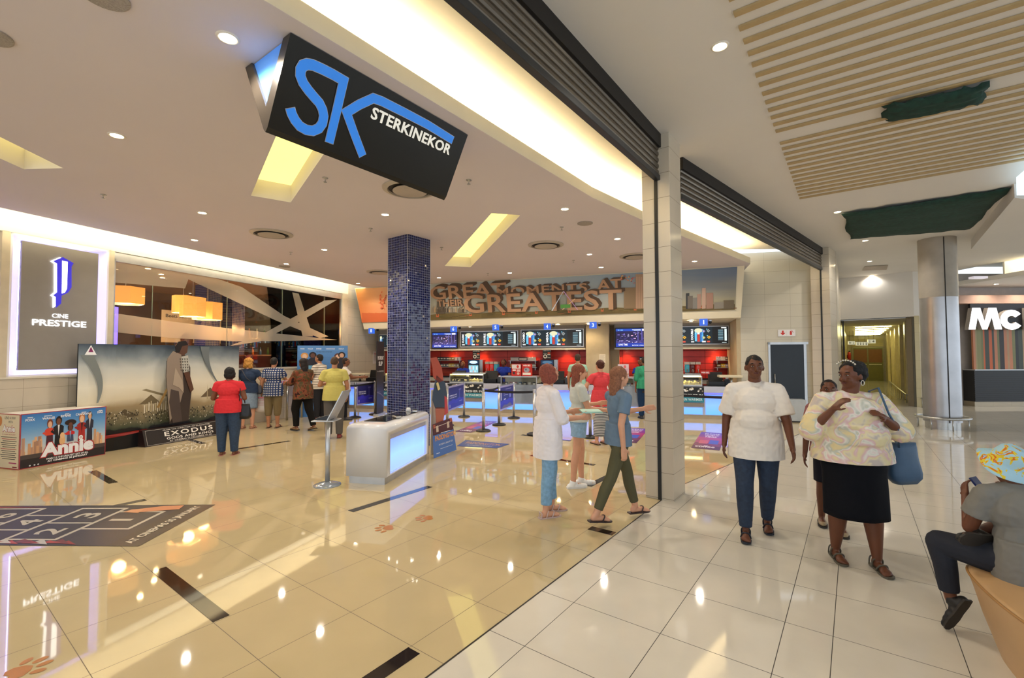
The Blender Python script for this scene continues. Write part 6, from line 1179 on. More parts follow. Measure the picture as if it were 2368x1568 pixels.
sticker('film_sticker', [(1056, 1032), (1150, 1037), (1179, 1027), (1076, 1018)], '#3c508c', 'blue PADDINGTON floor sticker in front of the front queue post', lambda D: (D.text('PADDINGTON', .1, .45, .8, .35, '#b8866a', .02), D.text('IN CINEMAS 1 JANUARY', .2, .15, .6, .18, '#c8ccd8', .0)))
sticker('blue_sticker', [(1679, 1016), (1705, 1016), (1706, 996), (1703, 996)], '#4a58c8', 'plain blue floor sticker corner left of the man in the white shirt')
def paw(c, rz, sc, lab):
    m = MB(); M_ = mat('paw_ink', '#b8762e', .3, var=.05)
    def ov(x, y, rx_, ry_, a=0): pts = [(x + rx_ * math.cos(t_) * math.cos(a) - ry_ * math.sin(t_) * math.sin(a), y + rx_ * math.cos(t_) * math.sin(a) + ry_ * math.sin(t_) * math.cos(a)) for t_ in [2 * math.pi * k / 18 for k in range(18)]]; m.poly([(p_[0] * sc, p_[1] * sc, .0015 + len(m.f) * .00001) for p_ in pts], M_)
    pts = [(-.06, -.045), (-.03, -.06), (0, -.045), (.03, -.06), (.06, -.045), (.068, -.01), (.04, .03), (0, .05), (-.04, .03), (-.068, -.01)]; m.poly([(x * sc, y * sc, .0015) for x, y in pts], M_)
    ov(-.085, .045, .02, .034, .5); ov(-.032, .088, .02, .036, .12); ov(.032, .088, .02, .036, -.12); ov(.085, .045, .02, .034, -.5)
    o = m.build('paw_print', loc=c, rz=rz); tag(o, lab, 'floor sticker')
paw(fl(896, 1221), GA + 1.0, 1.0, 'orange paw print sticker on the tiles, left of the pair before the podium'); paw(fl(988, 1198), GA + .9, 1.0, 'orange paw print sticker on the tiles, right of the pair before the podium'); paw(fl(48, 1552), -.5, 1.0, 'orange paw print sticker at the bottom left picture corner')

# low counter by the queue where the customers stand
a = fl(598, 985); t = thing('ticket_desk', 'narrow cream ticket desk with chrome legs in front of the plaid-shirted man', 'desk', lw(ws(640, 800) - .6, -.5), LRZ); m = MB(); m.box(0, 1.25, .05, .45, 1.02, 1.06); m.build('desk_top', mat('desk_cream', '#d2c4a0', .35), t, bevel=.01)
for x in (.1, .63, 1.15): m = MB(); m.tube([(x, .15, 0), (x, .15, 1.02)], .03, 14); m.build('leg', M_chrome, t, smooth=True)
for i in range(5): m = MB(); m.lathe([(.035, 0), (.03, .0), (.038, .12), (.0, .12)], n=12, m=mat('cup_%d' % (i % 3), ['#d8c8a0', '#b8a888', '#e4dcc8'][i % 3], .5)); tag(m.build('paper_cup', loc=lw(ws(640, 800) - .5 + i * .13, -.22, 1.061)), 'paper cup standing on the ticket desk', 'cup', 'cups on the ticket desk')
# ------------------------------------------------------------------ people
def stripes(name, base, line, pv, lw, axis='Z', pu=50, la=0, rough=.8, var=.05):
    return grid_mat(name, base, line, pu, -7.3, pv, .01, lw=lw, ax=('X' if axis == 'Z' else 'Z', axis), rough=rough, var=var, spec=.2)
def blotch(name, cols, scale=9, rough=.8, hard=True, dist=1.5):
    m = bpy.data.materials.new(name); m.use_nodes = True; nt = m.node_tree; b = nt.nodes['Principled BSDF']; b.inputs['Roughness'].default_value = rough; b.inputs['Specular IOR Level'].default_value = .2
    tc = nt.nodes.new('ShaderNodeTexCoord'); no = nt.nodes.new('ShaderNodeTexNoise'); no.inputs['Scale'].default_value = scale; no.inputs['Distortion'].default_value = dist; nt.links.new(tc.outputs['Object'], no.inputs[0]); cr = nt.nodes.new('ShaderNodeValToRGB'); nt.links.new(no.outputs['Fac'], cr.inputs[0])
    n = len(cols)
    while len(cr.color_ramp.elements) < n: cr.color_ramp.elements.new(.5)
    for i, (e, c) in enumerate(zip(cr.color_ramp.elements, cols)): e.position = .32 + .36 * i / max(1, n - 1); e.color = lin(c)
    if hard: cr.color_ramp.interpolation = 'CONSTANT' if hard == 2 else 'LINEAR'
    nt.links.new(cr.outputs[0], b.inputs['Base Color']); return m
def cloth(c, n=None): return mat('cloth_' + c.strip('#'), c, .85, var=.03, scale=9, bump=.3, spec=.2)
SKIN = {'dark': '#6a3c24', 'brown': '#7a4a30', 'tan': '#b07a58', 'fair': '#d8a080'}
def skinm(k): return mat('skin_' + k, SKIN[k], .5, var=.04, scale=12)
def remesh(mb, vox, sm=4, noise=0, clip=None, seed=0):
    me = mb.mesh('tmp'); o = bpy.data.objects.new('tmp', me); COL.objects.link(o)
    r = o.modifiers.new('r', 'REMESH'); r.mode = 'VOXEL'; r.voxel_size = vox; r.use_smooth_shade = True
    s = o.modifiers.new('s', 'SMOOTH'); s.factor = .5; s.iterations = sm
    dg = bpy.context.evaluated_depsgraph_get(); out = bpy.data.meshes.new_from_object(o.evaluated_get(dg)); bpy.data.objects.remove(o); bpy.data.meshes.remove(me)
    if noise or clip:
        bm = bmesh.new(); bm.from_mesh(out)
        if noise:
            from mathutils import noise as nz
            for v in bm.verts: v.co += v.normal * noise * nz.noise(v.co * (28 if noise < .02 else 18) + Vector((seed, 0, 0)))
        for co, no in (clip or []): bmesh.ops.bisect_plane(bm, geom=bm.verts[:] + bm.edges[:] + bm.faces[:], plane_co=co, plane_no=no, clear_outer=True)
        bm.to_mesh(out); bm.free()
    out.polygons.foreach_set('use_smooth', [True] * len(out.polygons)); return out
def put(name, me, m, parent, label=None, solid=0):
    o = bpy.data.objects.new(name, me); COL.objects.link(o); o.parent = parent; me.materials.clear(); me.materials.append(m)
    if solid: s = o.modifiers.new('thick', 'SOLIDIFY'); s.thickness = solid
    if label: o['label'] = label
    return o
def limb(mb, a, ra, b, rb, caps=3, n=14):
    mb.tube([a, b], [ra, rb], n)
    if caps & 1: mb.ball(a, ra, 12)
    if caps & 2: mb.ball(b, rb, 12)
V3 = Vector
def person(lab, px, py, h=1.7, rz=0, fat=1., skin='brown', hair=('short', '#15100d'), top=None, bottom=None, shoes=('shoe', '#222222'), arms=None, legs=None, lean=(0, 0), head=(0, 0), vox=.011, at=None, pz=.95, tw=0, extra=None, belly=0, group=None):
    k = h / 1.72; loc = at if at is not None else fl(px, py); t = thing('person', lab, 'person', loc, R(rz), group); t.scale = (k, k, k)
    PM[t.name] = Matrix.Translation(loc) @ Matrix.Rotation(R(rz), 4, 'Z') @ Matrix.Scale(k, 4)
    f = fat; arms = arms or {}; legs = legs or {}
    def ln(p): p = V3(p); z = p.z - .95; return V3((p.x + lean[0] * max(0, z) / .5, p.y + lean[1] * max(0, z) / .5, p.z + (pz - .95) - .5 * (lean[0] ** 2 + lean[1] ** 2) * max(0, z) / .5 / .5 * .5))
    nb = ln((0, 0, 1.46)); hc = ln((0, .025, 1.60)); HM = Matrix.Translation(hc) @ Matrix.Rotation(R(head[0]), 4, 'Z') @ Matrix.Rotation(R(-head[1]), 4, 'X')
    J = {}
    for s, sg in (('L', -1), ('R', 1)):
        hip = ln((sg * .092 * (f * .5 + .5), 0, .93)); th, sh, ft, *dnx = legs.get(s, ((sg * .02, 0, -1), (0, 0, -1), (sg * .12, 1, 0))); J['dx' + s] = dnx
        kn = hip + V3(th).normalized() * .43; an = kn + V3(sh).normalized() * .42; ft = V3(ft).normalized(); J['hip' + s] = hip; J['kn' + s] = kn; J['an' + s] = an; J['ft' + s] = ft
        so = ln((sg * .178 * (f * .4 + .6), 0, 1.378)); ua, fa = arms.get(s, ((sg * .16, .0, -1), (sg * .04, .16, -1)))
        el = so + V3(ua).normalized() * .285; wr = el + V3(fa).normalized() * .25; J['so' + s] = so; J['el' + s] = el; J['wr' + s] = wr; J['fd' + s] = V3(fa).normalized()
    def torso(mb, g, lo=.86):
        mb.ball(ln((0, -.01, .96)), ((.155 + g) * f, (.115 + g) * f, .13 + g * .6), 16); mb.ball(ln((0, .012 + belly * .5, 1.10)), ((.132 + g) * f, (.098 + g + belly) * f, .15), 16)
        mb.ball(ln((0, .0, 1.27)), ((.152 + g) * (f * .8 + .2), (.105 + g) * (f * .8 + .2), .17), 16); mb.ball(ln((0, -.005, 1.36)), ((.145 + g) * (f * .5 + .5), .08 + g, .07), 14)
        gs = min(g, .02)
        for s in 'LR': limb(mb, ln((0, 0, 1.405)), .055 + gs, J['so' + s], .048 + gs); limb(mb, ln((0, -.01, 1.45)), .04 + gs * .5, ln((0, -.01, 1.405)).lerp(J['so' + s], .55), .042 + gs * .6)
    # body, one continuous surface
    mb = MB(); torso(mb, 0); limb(mb, nb, .056 * (f * .3 + .7), HM @ V3((0, -.015, -.06)), .052 * (f * .3 + .7))
    mb.ball((0, 0, 0), (.076, .096, .100), 18, M=None) if False else None
    def hb(c, r, n=14): mb.ball((0, 0, 0), r, n, M=HM @ Matrix.Translation(c)); 
    hb((0, -.005, .02), (.076, .095, .095), 18); hb((0, .028, -.045), (.058, .062, .065)); hb((0, .058, -.083), (.026, .024, .02)); hb((0, .098, -.018), (.012, .018, .02), 8); hb((0, .092, .008), (.009, .012, .028), 8)
    hb((0, .080, .034), (.055, .018, .014), 10); hb((-.034, .07, -.03), (.022, .022, .02), 8); hb((.034, .07, -.03), (.022, .022, .02), 8)
    for sg in (-1, 1): hb((sg * .079, -.008, -.008), (.011, .019, .03), 8)
    for s, sg in (('L', -1), ('R', 1)):
        limb(mb, J['hip' + s], .088 * f, J['kn' + s], .056 * (f * .6 + .4)); limb(mb, J['kn' + s], .055 * (f * .6 + .4), J['kn' + s].lerp(J['an' + s], .35) + V3((0, -.012, 0)), .056 * (f * .6 + .4)); limb(mb, J['kn' + s].lerp(J['an' + s], .35) + V3((0, -.012, 0)), .056 * (f * .6 + .4), J['an' + s], .036)
        an, ft = J['an' + s], J['ft' + s]; dn = V3(J['dx' + s][0]).normalized() if J['dx' + s] else (J['an' + s] - J['kn' + s]).normalized(); dn = (dn - ft * dn.dot(ft)).normalized(); J['dn' + s] = dn; base = an + dn * .048
        limb(mb, an, .036, base - ft * .035, .03); limb(mb, base - ft * .035, .028, base + ft * .10, .03); sd = ft.cross(dn); fm_ = Matrix((sd, ft, -dn)).transposed().to_4x4(); fm_.translation = base + ft * .12 + dn * .008; mb.ball((0, 0, 0), (.042, .05, .02), 10, M=fm_)
        for i, (o_, l_) in enumerate(((-.03, .165), (-.014, .172), (.0, .168), (.014, .16), (.028, .148))): limb(mb, base + ft * .12 + sd * o_ * -sg + dn * .014, .012, base + ft * l_ + sd * o_ * -sg + dn * .018, .010 if i else .013, n=8)
        so, el, wr, fd = (J[q + s] for q in ('so', 'el', 'wr', 'fd')); limb(mb, so, .052 * (f * .6 + .4), el, .040 * (f * .6 + .4)); limb(mb, el, .040 * (f * .6 + .4), wr, .026)
        # hand with five fingers
        up = V3((-sg, .15, 0)); up = (up - fd * up.dot(fd)).normalized(); side = fd.cross(up) * 1.0 # up = palm normal towards the body
        if side.y < 0: side = -side
        pc = wr + fd * .045
        limb(mb, wr, .024, wr + fd * .03, .026); 
        for o_ in (-.026, -.009, .009, .026): limb(mb, wr + fd * .02 + side * o_ * .7, .015, wr + fd * .085 + side * o_, .012, n=8)
        for i, (o_, l_) in enumerate(((.029, .066), (.0105, .076), (-.0085, .071), (-.027, .056))):
            a = wr + fd * .088 + side * o_; b = a + (fd + up * .25).normalized() * l_ * .5; c = b + (fd * .75 + up * .7).normalized() * l_ * .55; limb(mb, a, .0100, b, .0090, n=8); limb(mb, b, .0090, c, .0078, n=8)
        a = wr + fd * .03 + side * .024; b = a + (fd * .6 + side * .75 + up * .25).normalized() * .042; c = b + (fd * .9 + side * .25 + up * .4).normalized() * .034; limb(mb, a, .013, b, .011, n=8); limb(mb, b, .011, c, .009, n=8)
    body = put('body', remesh(mb, vox, 3), skinm(skin), t)
    # face details
    if abs(rz % 360 - 0) > 40 and abs(rz % 360 - 360) > 40 or head[0]:
        for sg in (-1, 1):
            m = MB(); m.ball((0, 0, 0), (.0115, .007, .0055), 10, flat('#b5a89c'), HM @ Matrix.Translation((sg * .032, .086, .012))); m.ball((0, 0, 0), (.0055, .004, .0055), 8, flat('#1a120e'), HM @ Matrix.Translation((sg * .032, .0915, .012))); m.build('eye', None, t, smooth=True)
            m = MB(); m.tube([HM @ V3((sg * .016, .090, .034)), HM @ V3((sg * .032, .091, .039)), HM @ V3((sg * .052, .078, .033))], [.003, .0042, .002], 6); m.build('eyebrow', mat('brow', '#17100c', .9), t)
        m = MB(); m.ball((0, 0, 0), (.023, .007, .0045), 10, M=HM @ Matrix.Translation((0, .0925, -.050))); m.ball((0, 0, 0), (.019, .007, .005), 10, M=HM @ Matrix.Translation((0, .091, -.057))); m.build('lips', mat('lips_' + skin, {'dark': '#5c2a26', 'brown': '#7c3c34', 'tan': '#a8584c', 'fair': '#c0685c'}[skin], .4), t, smooth=True)
    # hair
    st, hcx = hair; mb = MB()
    def hh(c, r, n=16): mb.ball((0, 0, 0), r, n, M=HM @ Matrix.Translation(c))
    if st != 'none':
        if st == 'short': hh((0, -.018, .032), (.083, .094, .093)); hh((0, -.04, .0), (.078, .068, .075))
        elif st == 'crop': hh((0, -.012, .032), (.080, .094, .090)); hh((0, -.035, .005), (.077, .07, .07))
        elif st == 'bob': hh((0, -.018, .036), (.094, .102, .096)); hh((0, -.035, -.03), (.096, .082, .092)); hh((-.07, .0, -.03), (.03, .055, .07)); hh((.07, .0, -.03), (.03, .055, .07))
        elif st == 'wavy': hh((0, -.015, .04), (.1, .106, .1)); hh((0, -.04, -.03), (.108, .09, .09)); hh((-.06, -.04, -.08), (.05, .06, .06)); hh((.06, -.04, -.08), (.05, .06, .06))
        elif st == 'afro': hh((0, -.035, .045), (.098, .105, .092)); hh((0, -.06, .0), (.09, .08, .08))
        elif st == 'long': hh((0, -.018, .036), (.092, .102, .095)); hh((0, -.055, -.06), (.088, .06, .13)); hh((0, -.07, -.15), (.08, .05, .12))
        elif st == 'bun': hh((0, -.018, .034), (.086, .098, .094)); hh((0, -.11, .05), (.045, .045, .045)); hh((0, -.04, .0), (.08, .07, .07))
        put('hair', remesh(mb, max(.008, vox), 2, noise={'afro': .012, 'wavy': .018, 'bob': .008}.get(st, .006), seed=px), mat('hair_' + hcx.strip('#'), hcx, .75, var=.3, scale=60, bump=.6), t)
    # lower clothing
    if bottom:
        kind, bm_, *bp = bottom; g = .016
        if kind in ('trousers', 'shorts'):
            ll = bp[0] if bp else 1.; mb = MB(); mb.ball(ln((0, -.01, .96)), ((.158 + g) * f, (.118 + g) * f, .13), 16); mb.tube([ln((0, -.0, .95)), ln((0, 0, 1.04))], [.13 * f, .12 * f], 16)
            wd = bp[1] if len(bp) > 1 else 1.
            for s in 'LR':
                hp, kn, an = J['hip' + s], J['kn' + s], J['an' + s]
                if ll <= .5: e = hp.lerp(kn, ll * 2); limb(mb, hp, (.090 + g) * f, e, (.078 + g) * f * wd, 1)
                else: e = kn.lerp(an, (ll - .5) * 2 * .98); cr_ = (.057 + .012) * (f * .6 + .4); kr_ = max(cr_, (.062 + g) * (f * .6 + .4) * wd); cf = kn.lerp(an, .36) + V3((0, -.012, 0)); limb(mb, hp, (.090 + g) * f, kn, kr_); limb(mb, kn, kr_, cf, max(cr_, .066 * wd * (f * .5 + .5))); limb(mb, cf, max(cr_, .066 * wd * (f * .5 + .5)), e, max(.05, .060 * wd), 1)
            put('trousers' if ll > .7 else 'shorts', remesh(mb, vox, 2, clip=[(ln((0, 0, 1.06)), (0, 0, 1))]), bm_, t)
        else:
            z1 = bp[0]; w1 = bp[1]; P = []; n = 40; Lv = 14; mid = (J['knL'] + J['knR']) / 2; mb = MB(); mida = (J['anL'] + J['anR']) / 2
            for j in range(Lv + 1):
                a = j / Lv; z = pz + .10 - (pz + .10 - z1) * a; q = min(1, a * 2.2) ** .6; rx = (.135 * f) + ((w1 if a > .25 else w1 * .8 + .02) - .135 * f) * q; rx = max(rx, .165 * f * min(1, a * 4) if a < .4 else rx); ry = rx * (.78 if f < 1.2 else .85); cx, cy = mid.x * a, mid.y * a
                for i in range(n): an_ = 2 * math.pi * i / n; wv = 1 + .025 * a * math.sin(an_ * 7 + a * 3); P.append((cx + rx * wv * math.cos(an_), cy + ry * wv * math.sin(an_), z))
            mb.add(P, [(j * n + i, (j + 1) * n + i, (j + 1) * n + (i + 1) % n, j * n + (i + 1) % n) for j in range(Lv) for i in range(n)], bm_); put('skirt', mb.mesh('skirt', bm_, True), bm_, t, solid=.006)
    if top:
        tm, sl, hem, *tp = top; g = tp[0] if tp else .02; mb = MB(); torso(mb, g)
        mb.tube([ln((0, 0, hem - .06)), ln((0, 0, 1.08))], [.14 * f + g, .13 * f + g], 20) if False else None
        hr = max((.165 + g) * f, .092 * (f * .5 + .5) + .106 * f + .012 + g * .3); hry = max((.125 + g) * f, .118 * f + .02 + g * .5)
        hm_ = max(hem, .82)
        mb.lathe([(1, hem - .05), (1, hem), (.99, .93), (.93, 1.02), (.88, 1.10)] if hem < .9 else [(1, hem - .05), (.93, 1.02), (.88, 1.10)], (ln((0, 0, .95)).x, -.004, pz - .95), 24, None, hr, hry)
        for s in 'LR':
            so, el, wr = (J[q + s] for q in ('so', 'el', 'wr')); sg_ = g * .8
            limb(mb, so, (.052 * (f * .6 + .4) + min(sg_, .018)), so.lerp(el, min(1, sl * 2)), (.046 * (f * .6 + .4) + sg_ + (.010 if sl < .5 else 0)), 1 if sl < .5 else 3)
            if sl > .5: limb(mb, el, .046 * (f * .6 + .4) + sg_, el.lerp(wr, (sl - .5) * 2), .034 + sg_, 1)
        put('shirt', remesh(mb, vox, 4, noise=.0045, clip=[(ln((0, 0, hem)), (0, 0, -1)), (ln((0, 0, 1.478)), V3((0, -.15, 1)))]), tm, t)
    if shoes:
        kd, sc = shoes[:2]
        for s in 'LR':
            an, ft, dn = J['an' + s], J['ft' + s], J['dn' + s]; base = an + dn * .05; sd = ft.cross(dn); mb = MB(); M_ = mat('shoe_' + sc.strip('#'), sc, .5, var=.06)
            fr = Matrix((sd, ft, -dn)).transposed().to_4x4(); fr.translation = an + dn * .083
            if kd in ('shoe', 'sneaker', 'flat'):
                q = 1. if kd != 'flat' else .6
                for y, r, z in ((-.05, .038, .035), (-.01, .038, .045), (.04, .042, .04), (.09, .046, .034), (.13, .046, .028), (.165, .036, .022)): mb.ball((0, 0, 0), (r, .045, z * q + .004), 12, M=fr @ Matrix.Translation((0, y, .026)))
                if kd != 'flat': limb(mb, fr @ V3((0, -.02, .03)), .045, an - dn * .01, .045, 1)
                cl = [(fr @ V3((0, 0, .004)), dn)]; o = put('shoe', remesh(mb, .008, 2, clip=cl), M_, t)
                P = []; outl = [(.038, -.09), (.045, -.03), (.044, .05), (.052, .11), (.044, .175), (.015, .205), (-.02, .203), (-.044, .17), (-.05, .1), (-.042, .04), (-.044, -.03), (-.036, -.09)]
                sm_ = MB(); sm_.prism(outl, -.003, .020 if kd == 'sneaker' else .012, mat('sole_' + ('white' if kd == 'sneaker' and sc in ('#f0f0ee',) else 'dark'), '#e8e6e0' if sc == '#f0f0ee' else shoes[2] if len(shoes) > 2 else '#2c2620', .6), fr); sm_.build('sole', None, t)
            else:
                sm_ = MB(); outl = [(.034, -.085), (.036, -.03), (.036, .05), (.048, .11), (.042, .165), (.015, .19), (-.02, .19), (-.04, .16), (-.046, .1), (-.036, .04), (-.036, -.03), (-.03, -.085)]; sm_.prism(outl, -.003, .012, M_, fr)
                sm_.tube(bend_([fr @ V3((.042, .06, .01)), fr @ V3((.03, .09, .06)), fr @ V3((0, .10, .068)), fr @ V3((-.03, .09, .06)), fr @ V3((-.042, .06, .01))]), .007, 8, M_)
                if kd == 'strap': sm_.tube(bend_([fr @ V3((.036, -.01, .01)), fr @ V3((.04, .01, .075)), fr @ V3((0, .03, .1)), fr @ V3((-.04, .01, .075)), fr @ V3((-.036, -.01, .01))]), .006, 8, M_); sm_.tube(bend_([fr @ V3((.03, -.07, .01)), fr @ V3((.03, -.06, .07)), fr @ V3((0, -.085, .075)), fr @ V3((-.03, -.06, .07)), fr @ V3((-.03, -.07, .01))]), .006, 8, M_)
                sm_.build('sandal', None, t, smooth=False)
    J['k'] = k; J['M'] = PM[t.name]; J['HM'] = HM; J['t'] = t; J['ln'] = ln
    return J
def wp(J, key, off=(0, 0, 0)): return J['M'] @ (J[key] + V3(off))
def bend_(q, it=2):
    q = [V3(x) for x in q]
    for _ in range(it): q = [q[0]] + [a.lerp(b, t_) for a, b in zip(q, q[1:]) for t_ in (.25, .75)] + [q[-1]]
    return q
def bag(name, lab, c, sz, m, strap=None, rz=0, taper=.7, soft=.02):
    t = thing(name, lab, 'bag', c, rz); w, d, h = sz; mb = MB(); Lv = 8; n = 20; P = []
    for j in range(Lv + 1):
        a = j / Lv; s = 1 - (1 - taper) * a; e = math.sqrt(max(.0, 1 - (2 * max(0, .5 - a) * .9) ** 4))
        for i in range(n): q = 2 * math.pi * i / n; ca, sa = math.cos(q), math.sin(q); P.append((w / 2 * s * e * math.copysign(abs(ca) ** .6, ca), d / 2 * e * (1 - .55 * a) * math.copysign(abs(sa) ** .8, sa) + soft * .3 * math.sin(5 * a + i), h * a))
    f = [(j * n + i, j * n + (i + 1) % n, (j + 1) * n + (i + 1) % n, (j + 1) * n + i) for j in range(Lv) for i in range(n)] + [tuple(range(n))[::-1], tuple(Lv * n + i for i in range(n))]
    mb.add(P, f, m); mb.build('bag_body', None, t, smooth=True)
    if strap: sb = MB(); sb.tube(strap, .008, 8, m); sb.build('strap', None, t, True, smooth=True)
    return t
stand = None
# red-shirted woman looking at the backdrop
J = person('short woman in coral red T-shirt and blue jeans, facing the film backdrop', 527, 1052, 1.52, 12, 1.28, 'brown', ('bob', '#120d0c'), (cloth('#d8363c'), .22, .84, .02), ('trousers', mat('denim_blue', '#2c3f58', .8, var=.2, scale=30, bump=.2), 1.02, 1.12), ('thong', '#a86a60'),
    arms={'L': ((-.35, .12, -1), (.25, 1, -.15)), 'R': ((.3, .05, -1), (-.35, .9, .5))}, head=(10, 0), vox=.009)
bag('shoulder_bag', 'black shoulder bag hanging on the right side of the red-shirted woman', J['M'] @ V3((.29, -.02, .70)), (.26, .12, .26), mat('bag_black', '#17161a', .4), [J['M'] @ V3(q) for q in ((.20, -.05, 1.0), (.235, -.1, 1.2), (.21, -.03, 1.44), (.24, .1, 1.2), (.27, .06, 1.0))])
# blond woman
J = person('blond woman in navy top and pale denim skirt seen from behind at the ticket desk', 572, 991, 1.66, 8, 1.22, 'fair', ('wavy', '#b88238'), (cloth('#2c3a52'), .2, .88, .02), ('skirt', mat('denim_pale', '#8094a8', .8, var=.15, scale=30, bump=.2), .50, .22), ('strap', '#9a6a54'), arms={'L': ((-.3, .0, -1), (.3, .5, -.8)), 'R': ((.35, .35, -.8), (.0, 1, .1))})
bag('sling_bag', 'small dark sling bag at the right hip of the blond woman', J['M'] @ V3((.24, .02, .84)), (.18, .08, .2), mat('bag_grey', '#3c3c44', .5), [J['M'] @ V3(q) for q in ((.22, .0, 1.02), (.02, -.17, 1.25), (-.12, -.09, 1.46), (-.13, .08, 1.42), (.2, .14, 1.04))])
# man in plaid shirt
J = person('man in blue plaid shirt and khaki shorts, carrying a white plastic bag', 631, 989, 1.68, 5, 1.12, 'tan', ('short', '#17120f'), (grid_mat('plaid', '#c2c0bc', '#2f3f66', .055, 0, .055, 0, lw=.026, rough=.85, ax=('X', 'Z'), var=.1, spec=.2), .28, .78, .03), ('shorts', cloth('#7a6a4a'), .62, 1.15), ('thong', '#4a3426'), arms={'L': ((-.3, -.05, -1), (-.1, .2, -1)), 'R': ((.15, .5, -.8), (0, 1, .1))})
c = J['M'] @ V3((-.30, .1, .37)); t = bag('plastic_bag', 'large white plastic shopping bag with red print held by the man in plaid shirt', c, (.42, .16, .46), mat('plastic_white', '#d8d2ca', .3, var=.04, bump=.3), [wp(J, 'wrL', (0, .02, -.05)), J['M'] @ V3((-.30, .12, .86))], R(8), .62)
p = Pic(c + V3((-.14, -.088, .12)), (1, .0, 0), (0, 0.06, 1), .28, .26, '#d8d2ca'); p.b = MB(); p.text('12.20', .42, .62, .4, .14, '#c85060', .0); p.oval(.5, .9, .3, .07, '#d88088'); [p.rect(.2, .5 - i * .1, .8, .52 - i * .1, '#c87078') for i in range(4)]; p.build('red_print', t)
# dark-clothed woman
J = person('long-haired woman in brown patterned top and black trousers carrying a tray', 700, 996, 1.66, 60, 1.2, 'brown', ('long', '#1c1210'), (blotch('brown_print', ['#3c2418', '#6a3a26', '#4a4a30', '#8a4a34', '#2a1c18'], 5), .8, .76, .03), ('trousers', cloth('#15120f'), 1., 1.1), ('flat', '#8a6a44'), arms={'L': ((-.1, .5, -.8), (.1, 1, -.1)), 'R': ((.1, .6, -.7), (-.1, 1, .0))}, legs={'L': ((0, .35, -1), (0, -.1, -1), (0, 1, 0)), 'R': ((0, -.2, -1), (0, -.45, -1), (0, 1, -.2))})
bx_ = MB(); q = (wp(J, 'wrL') + wp(J, 'wrR')) / 2; bx_.box(-.16, .16, -.1, .1, -.02, .04, blotch('tray_print', ['#d8c030', '#c83c28', '#3c6ab0', '#e0d8c8'], 12)); tag(bx_.build('snack_tray', loc=q + V3((-.05, 0, .0)), rz=R(60)), 'colourful snack tray carried by the woman in the brown top', 'tray')
# polo man
J = person('man in white polo shirt with dark stripes standing side-on, facing left', 738, 972, 1.76, 75, 1.05, 'tan', ('short', '#16110e'), (stripes('polo_stripes', '#dcd2c2', '#3a2c2c', .062, .012), .28, .82, .03), ('trousers', cloth('#2c2c30'), 1., 1.1), ('shoe', '#8e2a20'), arms={'L': ((-.1, .3, -1), (.2, 1, -.2)), 'R': ((.1, .3, -1), (-.3, 1, -.2))}, head=(6, -6))
bag('carrier_bag', 'light blue paper bag held at the chest of the man in the striped polo', wp(J, 'wrL', (0, .06, -.02)), (.18, .08, .34), mat('paper_blue', '#5fa0c8', .5), None, R(75), 1.0)
# yellow-shirted man
J = person('man in pale yellow shirt and grey trousers seen from behind, waiting right of the queue', 772, 1013, 1.70, 20, 1.12, 'tan', ('crop', '#4a3420'), (cloth('#c8bc68'), .3, .80, .03), ('trousers', cloth('#5c5854'), 1., 1.15), ('shoe', '#7c2a20'), arms={'L': ((-.4, .1, -1), (.4, .6, .1)), 'R': ((.25, .0, -1), (.0, .4, -1))}, head=(-8, 0))
J = person('person in white top and black trousers with a raised forearm behind the yellow-shirted man', 797, 971, 1.66, -70, 1., 'brown', ('short', '#2a1a14'), (cloth('#d8d0c8'), .3, .84, .03), ('trousers', cloth('#1c1c22'), 1., 1.1), ('sneaker', '#2a2a30'), arms={'L': ((-.1, .5, -.8), (0, 1, .1)), 'R': ((.1, .6, -.6), (0, 1, .0))})
# man in mint shirt at counter
J = person('man in mint green T-shirt and checked shorts seen from behind at the lit counter', 1337, 968, 1.74, -14, 1.03, 'tan', ('short', '#3a2a1c'), (cloth('#9cc4ae'), .24, .84, .015), ('shorts', grid_mat('check_shorts', '#c8bca8', '#5a3c34', .07, 0, .07, 0, lw=.03, rough=.85, ax=('X', 'Z'), var=.1, spec=.2), .44, 1.15), ('thong', '#4a3828'), arms={'L': ((-.25, .0, -1), (-.0, .2, -1)), 'R': ((.22, .05, -1), (.05, .2, -1))})
# woman in coral with striped skirt
J = person('woman in coral red top and long black and white striped skirt', 1390, 1027, 1.62, 20, 1.0, 'fair', ('bun', '#4a2418'), (cloth('#e04a50'), .25, .78, .025), ('skirt', stripes('skirt_stripes', '#c8c8c6', '#2c2c38', .032, .012), .17, .16), ('flat', '#b08070'), arms={'L': ((-.5, .3, -.8), (-.1, .9, .2)), 'R': ((.3, .1, -1), (.1, .4, -.9))})
# child
J = person('dark-haired child in a white shirt with a dark mark standing by the queue post', 1422, 1003, 1.36, 5, .95, 'tan', ('crop', '#2c1410'), (cloth('#e0d8d6'), .28, .72, .03), ('shorts', cloth('#3c4658'), .55, 1.1), ('sneaker', '#3c3c44'))
p = Pic(J['M'] @ V3((-.05, -.142, 1.16)), (1, 0, 0), (0, .0, 1), .09, .12, '#e0d8d6'); p.b = MB(); p.rect(0, .8, 1, 1, '#3a2c30'); p.rect(.75, .1, 1, .9, '#3a2c30'); p.build('shirt_mark', J['t'])
J = person('person in pleated green top and navy jeans at the display left of the tiled pillar', 1492, 968, 1.66, 0, 1.12, 'brown', ('short', '#241812'), (stripes('green_pleats', '#3c9a74', '#24684e', .03, .008, 'X'), .5, .84, .03), ('trousers', cloth('#1c3454'), 1., 1.15), ('shoe', '#22222a'))
